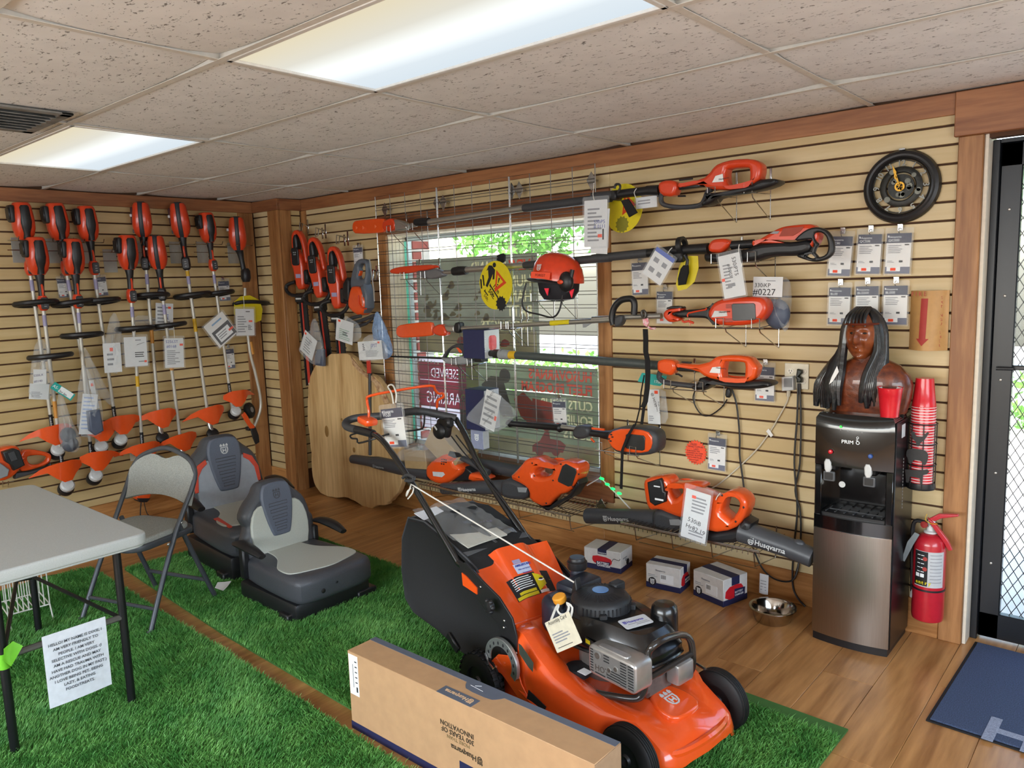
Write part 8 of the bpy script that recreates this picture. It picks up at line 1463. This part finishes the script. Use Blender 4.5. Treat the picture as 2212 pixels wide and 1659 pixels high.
# engine
EB=mat('engine_black','0b0c0e',.28,coat=.4,noise=.05); MB_=mat('matte_engine_plastic','1b1d20',.5,noise=.1,scale=100,bump=.2); NVT=mat('navy_tank_plastic','1d2432',.45,noise=.1)
t.p('engine_block',G().lathe([(0,.18),(.09,.18),(.1,.2),(.1,.33),(0,.33)],(-.31,0,0),(0,0,1),24).box(-.24,-.06,-.07,.07,.2,.34,.01),mat('cast_aluminium','77716c',.45,metal=.6,noise=.2,bump=.4))
g=G()
for k in range(5): g.box(-.16,-.06,-.085,.085,.225+k*.02,.231+k*.02)
t.p('cooling_fin',g,mat('cast_aluminium','77716c',.45,metal=.6))
oe=chaikin([(-.44,-.06),(-.42,-.125),(-.34,-.155),(-.25,-.145),(-.14,-.12),(-.05,-.10),(-.03,-.06),(-.03,.08),(-.06,.11),(-.25,.14),(-.34,.14),(-.43,.11),(-.45,.04)],1)
cxe,cye=-.25,0
t.p('engine_shroud',G().loft([[(cxe+(a_-cxe)*s,cye+(b_-cye)*s,z+.008-(max(0,a_+.2)*.10 if z>.37 else 0)) for a_,b_ in oe] for s,z in ((.97,.315),(1.0,.325),(1.01,.355),(.99,.375),(.9,.405),(.78,.432),(.5,.437))]),EB,smooth=35)
t.p('shroud_lip',G().tube([(cxe+(a_-cxe)*1.01,cye+(b_-cye)*1.01,.333) for a_,b_ in oe],.006,6,closed=True),EB)
fc_=(-.325,-.01)
t.p('recoil_housing',G().lathe([(.10,.40),(.118,.415),(.12,.425),(.112,.432),(.108,.470),(.098,.484),(.06,.496),(.03,.499),(0,.499)],(fc_[0],fc_[1],0),(0,0,1),40),MB_)
g=G()
for k in range(44):
    a_=2*PI*k/44
    if k%11: g.box(.1045,.1125,-.0024,.0024,.436,.466,0,Matrix.Translation((fc_[0],fc_[1],0))@Matrix.Rotation(a_,4,'Z'))
for k in range(36):
    a_=2*PI*k/36; R=Matrix.Translation((fc_[0],fc_[1],0))@Matrix.Rotation(a_+.25,4,'Z')
    if k%9: g.add([(.05,-.002,.4985),(.088,.008,.4895),(.088,.0125,.4895),(.05,.002,.4985)],[(0,1,2,3)],R)
t.p('grille_slot',g,INK,smooth=0)
g=G()
for a_ in (-2.2,-.75,.6,2.2): t.p('housing_lug',G().box(.10,.128,-.014,.014,.40,.455,.004,Matrix.Translation((fc_[0],fc_[1],0))@Matrix.Rotation(a_,4,'Z')),MB_)
t.p('housing_bridge',G().box(-.02,.02,.06,.118,.47,.505,.006,Matrix.Translation((fc_[0],fc_[1],0))),MB_)
t.p('round_badge',G().lathe([(0,.0),(.03,0),(.03,.002),(0,.0025)],(fc_[0],fc_[1],.4985),(0,0,1),24),mat('blue_badge','4f7ab0',.3))
M_=FR((-.135,-.085,.434),(.25,1,.0),(-1,.25,.12)); t.p('engine_label',G().sil(rrect(0,0,.115,.06,.008),M_,.001),mat('silver_label','c4c8cc',.35)); t.p('lettering',brand(M_@Matrix.Translation((.008,.032,.001)),.0145),mat('violet_print','5b57a0',.5),smooth=0); t.p('printed_lines',G().box(.05,.105,.012,.015,.0008,.0014,0,M_).box(.02,.1,.021,.023,.0008,.0014,0,M_),GREYINK,smooth=0)
t.p('spec_plate',G().sil([(-.27,.385),(-.17,.372),(-.17,.350),(-.27,.360)],FV(-.152),.003),INK); t.p('yellow_mark',G().sil([(-.265,.381),(-.245,.378),(-.245,.365),(-.265,.367)],FV(-.154),.003),YELLOW)
t.p('priming_bulb',G().ell((-.405,-.135,.37),(.034,.03,.036),n=20,m=14),GLOSSK); t.p('shroud_bolt',G().lathe([(0,0),(.009,0),(.009,.008),(0,.01)],(-.16,-.146,.334),(0,-1,0),14),CHROME)
# tank, filler neck, oil cap
t.p('fuel_tank',G().sil(chaikin([(-.555,-.08),(-.53,-.12),(-.45,-.13),(-.42,-.10),(-.42,.02),(-.44,.12),(-.49,.16),(-.545,.15),(-.555,.10)],1),Matrix.Translation((0,0,.375)),.14,.03,res=3),NVT)
t.p('tank_step',G().box(-.555,-.46,-.02,.15,.42,.468,.014,seg=2),NVT)
nk=Vector((-.579,.13,.457)); t.p('filler_neck',G().lathe([(.034,-.04),(.028,-.01),(.03,.0),(.022,.012),(.02,.03)],nk,(0,0,1),20).box(nk.x-.03,nk.x+.03,nk.y-.035,nk.y+.035,nk.z-.045,nk.z-.02,.008),NVT); t.p('fuel_cap',G().lathe([(.024,.0),(.038,.004),(.041,.012),(.041,.034),(.034,.038),(.034,.046),(.03,.052),(0,.053)],nk+Vector((0,0,.012)),(0,0,1),12),BLACKP)
oc_=Vector((-.447,-.1,.454)); t.p('oil_cap',G().lathe([(0,-.01),(.024,-.01),(.026,-.004),(.026,.010),(.022,.014),(0,.015)],oc_,(-.1,-.35,1),24),mat('amber_cap','e39a2e',.4)); t.p('oil_neck',G().lathe([(.02,-.14),(.02,-.005),(0,-.005)],oc_,(0,0,1),14),BLACKP)
# air filter
t.p('air_filter',G().lathe([(.0,.345),(.05,.345),(.056,.349),(.056,.358),(.049,.362),(.048,.44),(.045,.462),(.036,.472),(0,.474)],(-.125,.105,0),(0,0,1),32),EB); t.p('filter_stem',G().tube([(-.125,.105,.2),(-.125,.105,.35)],.03,12),BLACKP)
# muffler
M_=FR((-.222,-.19,.285),(1,-.03,0),(0,0,1)); 
t.p('muffler_guard',G().sil(rrect(0,0,.214,.108,.02,4),M_,.09,.012,w=-.045,res=3),SILVER); t.p('muffler_top',G().sil(rrect(.04,.0,.17,.03,.01),Matrix.Translation((-.222,-.185,.394)),.008,.003),SILVER)
g=G()
for k in range(9): g.box(.012,.026,.016+.0095*k,.0195+.0095*k,.0003,.0012,0,M_).box(.15,.176,.016+.0095*k,.0195+.0095*k,.0003,.0012,0,M_).box(.184,.207,.016+.0095*k,.0195+.0095*k,.0003,.0012,0,M_)
for k in range(4): g.box(.09,.15,.018+.009*k,.0215+.009*k,.0003,.0012,0,M_)
for k in range(3): g.box(.075,.1,.07+.010*k,.0735+.010*k,.0003,.0012,0,M_)
g.box(.035,.082,.015,.019,.0003,.0014,0,M_); t.p('guard_slot',g,INK,smooth=0); t.p('lettering',G().text('HOT',M_@Matrix.Translation((.034,.026,.001)),.03,.0004),mat('stamped_dark','4a4038',.6),smooth=0)
g=G()
for a_,b_,r_ in ((.045,.078,.016),(.098,.046,.011),(.128,.06,.011)): g.lathe([(r_*.72,0),(r_,0),(r_,.002),(r_*.72,.002)],M_@Vector((a_,b_,.0)),(0,-1,0),18,closed=True)
t.p('guard_ring',g,SILVER); g=G()
for a_,b_,r_ in ((.045,.078,.0115),(.098,.046,.0075),(.128,.06,.0075)): g.lathe([(0,0),(r_,0),(r_,.0012),(0,.0012)],M_@Vector((a_,b_,.0)),(0,-1,0),14)
t.p('guard_hole',g,mat('sooty_steel','5b524b',.5,metal=.4,noise=.4,scale=200))
t.p('carburettor_cover',G().box(-.055,.0,.02,.11,.235,.31,.01,seg=2),SILVER); t.p('blade_brake',G().lathe([(0,.0),(.045,0),(.045,.03),(0,.034)],(-.33,-.13,.215),(0,0,1),20),MB_); t.p('white_code_label',G().box(-.3,-.26,-.165,-.13,.249,.2505,0),WINK)
# bumper bar in front of the engine
BB=[(-.201,-.17,.209),(-.093,-.15,.228),(-.05,-.125,.238),(-.036,-.115,.275),(-.033,-.11,.34),(-.029,-.105,.393),(-.012,-.09,.426),(-.015,0,.422),(-.028,.09,.391),(-.021,.12,.356),(-.022,.13,.28),(-.046,.14,.221),(-.084,.13,.195),(-.133,.1,.205)]
t.p('bumper_bar',G().tube(BB,.0125,12,sm=4),mat('glossy_dark_tube','2a2623',.25,coat=.5)); t.p('bumper_rung',G().tube([(-.03,-.11,.304),(-.02,.127,.316)],.0115,10),MATS['glossy_dark_tube'])
# handle
nt_=[(-1.511,-.225,.959),(-1.401,-.225,.921),(-1.21,-.225,.78),(-1.05,-.225,.641),(-.9,-.225,.51),(-.81,-.225,.49)]; nt2=[(-.797,-.235,.496),(-.681,-.235,.432),(-.603,-.235,.364)]
BKT=mat('gloss_black_tube','17181a',.22,coat=.5,noise=.04)
L1=[Vector(p) for p in nt_]; top=L1[0]; R0=[Vector(p) for p in ((-1.435,.19,.977),(-1.347,.175,.911),(-1.208,.155,.77),(-1.009,.145,.605),(-.911,.15,.524),(-.845,.17,.479),(-.727,.19,.391),(-.633,.19,.337))]
gb=[Vector(p) for p in ((-1.644,-.235,.963),(-1.741,-.23,.964),(-1.803,-.2,.975),(-1.79,-.15,.99),(-1.663,-.07,1.004),(-1.531,.03,1.027),(-1.489,.12,1.004),(-1.428,.185,.983))]
t.p('upper_handle_tube',G().tube([gb[0]]+L1[:5],.0135,12,sm=3).tube(R0[:5],.0135,12,sm=3),BKT)
t.p('lower_handle_tube',G().tube([L1[4]]+[L1[5]]+[Vector(p) for p in nt2],[.0145]*5,12,sm=2).tube(R0[4:],.0135,12,sm=2),BKT)
t.p('foam_grip',G().tube(gb,.0185,12,sm=4),CHAR); t.p('grip_sleeve',G().tube([gb[0],L1[0]],.019,10),BLACKP)
cp=(-1.551,-.22,1.007); t.p('control_housing',G().box(-.055,.035,-.035,.03,-.012,.022,.012,Matrix.Translation(cp)@Matrix.Rotation(.15,4,'Y'),seg=2),MO_)
t.p('orange_bail',G().tube([(-1.578,-.21,.996),(-1.563,-.21,1.052),(-1.583,-.205,1.104),(-1.56,-.2,1.127),(-1.495,-.09,1.145),(-1.42,.04,1.158),(-1.427,.07,1.134),(-1.43,.09,1.114),(-1.428,.115,1.111),(-1.436,.12,1.092),(-1.472,.115,1.074),(-1.49,.12,1.037)],.0062,8,sm=3),ORANGE)
t.p('bail_end',G().tube([(-1.489,.12,1.042),(-1.498,.12,.98)],.0045,6),mat('dark_rod','3a3430',.4,metal=.5))
t.p('drive_bail',G().tube([(-1.651,-.22,.945),(-1.732,-.22,.923),(-1.721,-.22,.909),(-1.672,-.22,.913),(-1.657,-.22,.895),(-1.549,-.2,.926),(-1.507,-.12,.948),(-1.474,0,.949),(-1.493,.04,.958),(-1.496,.05,1.008)],.0045,6,sm=3),BLACKP)
tc_=Vector((-1.478,.15,.939)); t.p('throttle_box',G().box(-.05,.045,-.02,.02,-.045,.03,.016,Matrix.Translation(tc_)@Matrix.Rotation(.3,4,'Y'),seg=2).ell((tc_.x-.015,tc_.y-.02,tc_.z-.02),(.045,.025,.04)).box(-.02,.06,-.02,.02,.0,.05,.01,Matrix.Translation(tc_)),BLACKP); t.p('throttle_mark',G().box(-.012,.012,-.0245,-.022,-.004,.004,0,Matrix.Translation(tc_+Vector((-.01,-.022,-.0)))@Matrix.Rotation(.7,4,'Y')),WINK)
cb=[(-1.438,.16,.897),(-1.324,.14,.842),(-1.19,.14,.76),(-.96,.13,.618),(-.839,.15,.475),(-.781,.16,.364)]; cb2=[(-1.407,.165,.905),(-1.267,.15,.827),(-1.169,.15,.755),(-.855,.14,.515),(-.749,.17,.38)]
t.p('control_cable',G().tube(cb,.0035,6,sm=4).tube(cb2,.0035,6,sm=4),BLACKP)
t.p('handle_hook',G().tube([(-1.265,-.235,.798),(-1.219,-.24,.82),(-1.167,-.24,.817),(-1.186,-.24,.801),(-1.236,-.24,.792)],.007,8,sm=3),CHAR)
kp=Vector((-1.202,-.235,.781)); t.p('rope_knot',G().tube([kp+Vector((0,0,.0)),kp+Vector((.02,-.02,-.01)),kp+Vector((-.01,-.02,-.05)),kp+Vector((-.03,.0,-.035)),kp+Vector((.015,.0,-.012)),kp+Vector((.03,-.015,-.03)),kp+Vector((.0,-.02,-.06))],.003,6,sm=4),mat('white_rope','d8d5cc',.7))
t.p('pull_rope',G().tube([kp,(-.415,-.035,.50)],.0032,6),MATS['white_rope']); t.p('rope_guide',G().sil([(-.44,.44),(-.40,.47),(-.41,.53),(-.425,.50)],FV(-.04),.03,.006),BLACKP)
# tags on the mower
Q_=[MM@Vector(p) for p in ((-1.544,-.14,1.055),(-1.362,-.14,1.085),(-1.546,-.14,.877))]
speccard('price card reading W520 hanging by a plastic tie from the mower handle',FQ(*Q_),'W520',hook=.0,sleeve=.12)
tt=T('card_tie','clear looped tie holding the price card to the orange bail','tie',Q_[0]); M_=MM; tt.p('loop',G().tube([M_@Vector(p) for p in ((-1.461,-.14,1.092),(-1.472,-.14,1.138),(-1.517,-.13,1.165),(-1.476,-.13,1.175),(-1.433,-.14,1.141),(-1.433,-.145,1.1))],.004,6,sm=4),mat('clear_tie','d5d4cc',.35))
Q_=[MM@Vector(p) for p in ((-.387,-.24,.424),(-.265,-.24,.506),(-.32,-.24,.338))]
c_=card('assembly_card','cream assembly card tag hanging from the mower oil filler','paper tag',FQ(*Q_),[('title_box',GREYINK,'r',.05,.84,.8,.845),('title_box',GREYINK,'r',.05,.95,.8,.955),('printed_text',INK,'t','Assembly Card',.12,.865,.12),('printed_lines',GREYINK,'l',.1,.25,.75,.6,4),('code_block',INK,'l',.12,.1,.85,.14,1)],m=mat('cream_card','d6cfb8',.6))
M_=c_.M.inverted(); c_.p('hook_ring',G().tube([M_@(MM@Vector(p)) for p in ((-.354,-.235,.445),(-.329,-.235,.496),(-.312,-.235,.516),(-.32,-.235,.494),(-.302,-.235,.483),(-.275,-.235,.496),(-.263,-.235,.522),(-.273,-.235,.533),(-.247,-.235,.526),(-.257,-.235,.485))],.005,6,sm=3,flat=.5),mat('clear_card_hook','c9c9c4',.3))
# bag of papers on the grass bag
def bt(s,v,up): p=A[0]+(A[7]-A[0])*s; return MM@Vector((p.x,v,p.z+.014+up+.006*math.sin(PI*(v+.2)/.35)))
r_=random.Random(2); pb=T('manual_bag','clear bag with mower manual and papers lying on the grass bag','plastic bag',bt(.5,-.05,.01))
pb.p('manual',G().sheet([[bt(s,v,.006) for v in np.linspace(-.17,.04,4)] for s in np.linspace(.2,.92,6)],.006),mat('newsprint','bdbbae',.7)); pb.p('leaflet',G().sheet([[bt(s,v,.012) for v in np.linspace(-.19,-.07,3)] for s in np.linspace(.06,.45,4)],.002),mat('white_paper','e4e7ee',.7)); pb.p('price_sticker',G().sheet([[bt(s,v,.0125) for v in (-.09,-.075)] for s in (.55,.60)],.001),REDST)
pb.p('handwriting',G().text('#0165',FR(bt(.58,-.02,.013),MM.to_3x3()@Vector((.5,.85,0)),MM.to_3x3()@Vector((-.85,.5,0))),.03,.0004),mat('violet_ink','4a3f6e',.6),smooth=0)
pb.p('film',G().sheet([[bt(s,v,.02+r_.uniform(-.004,.008)) for v in np.linspace(-.195,.08,10)] for s in np.linspace(.05,.97,14)],.001),CLEAR,smooth=15)
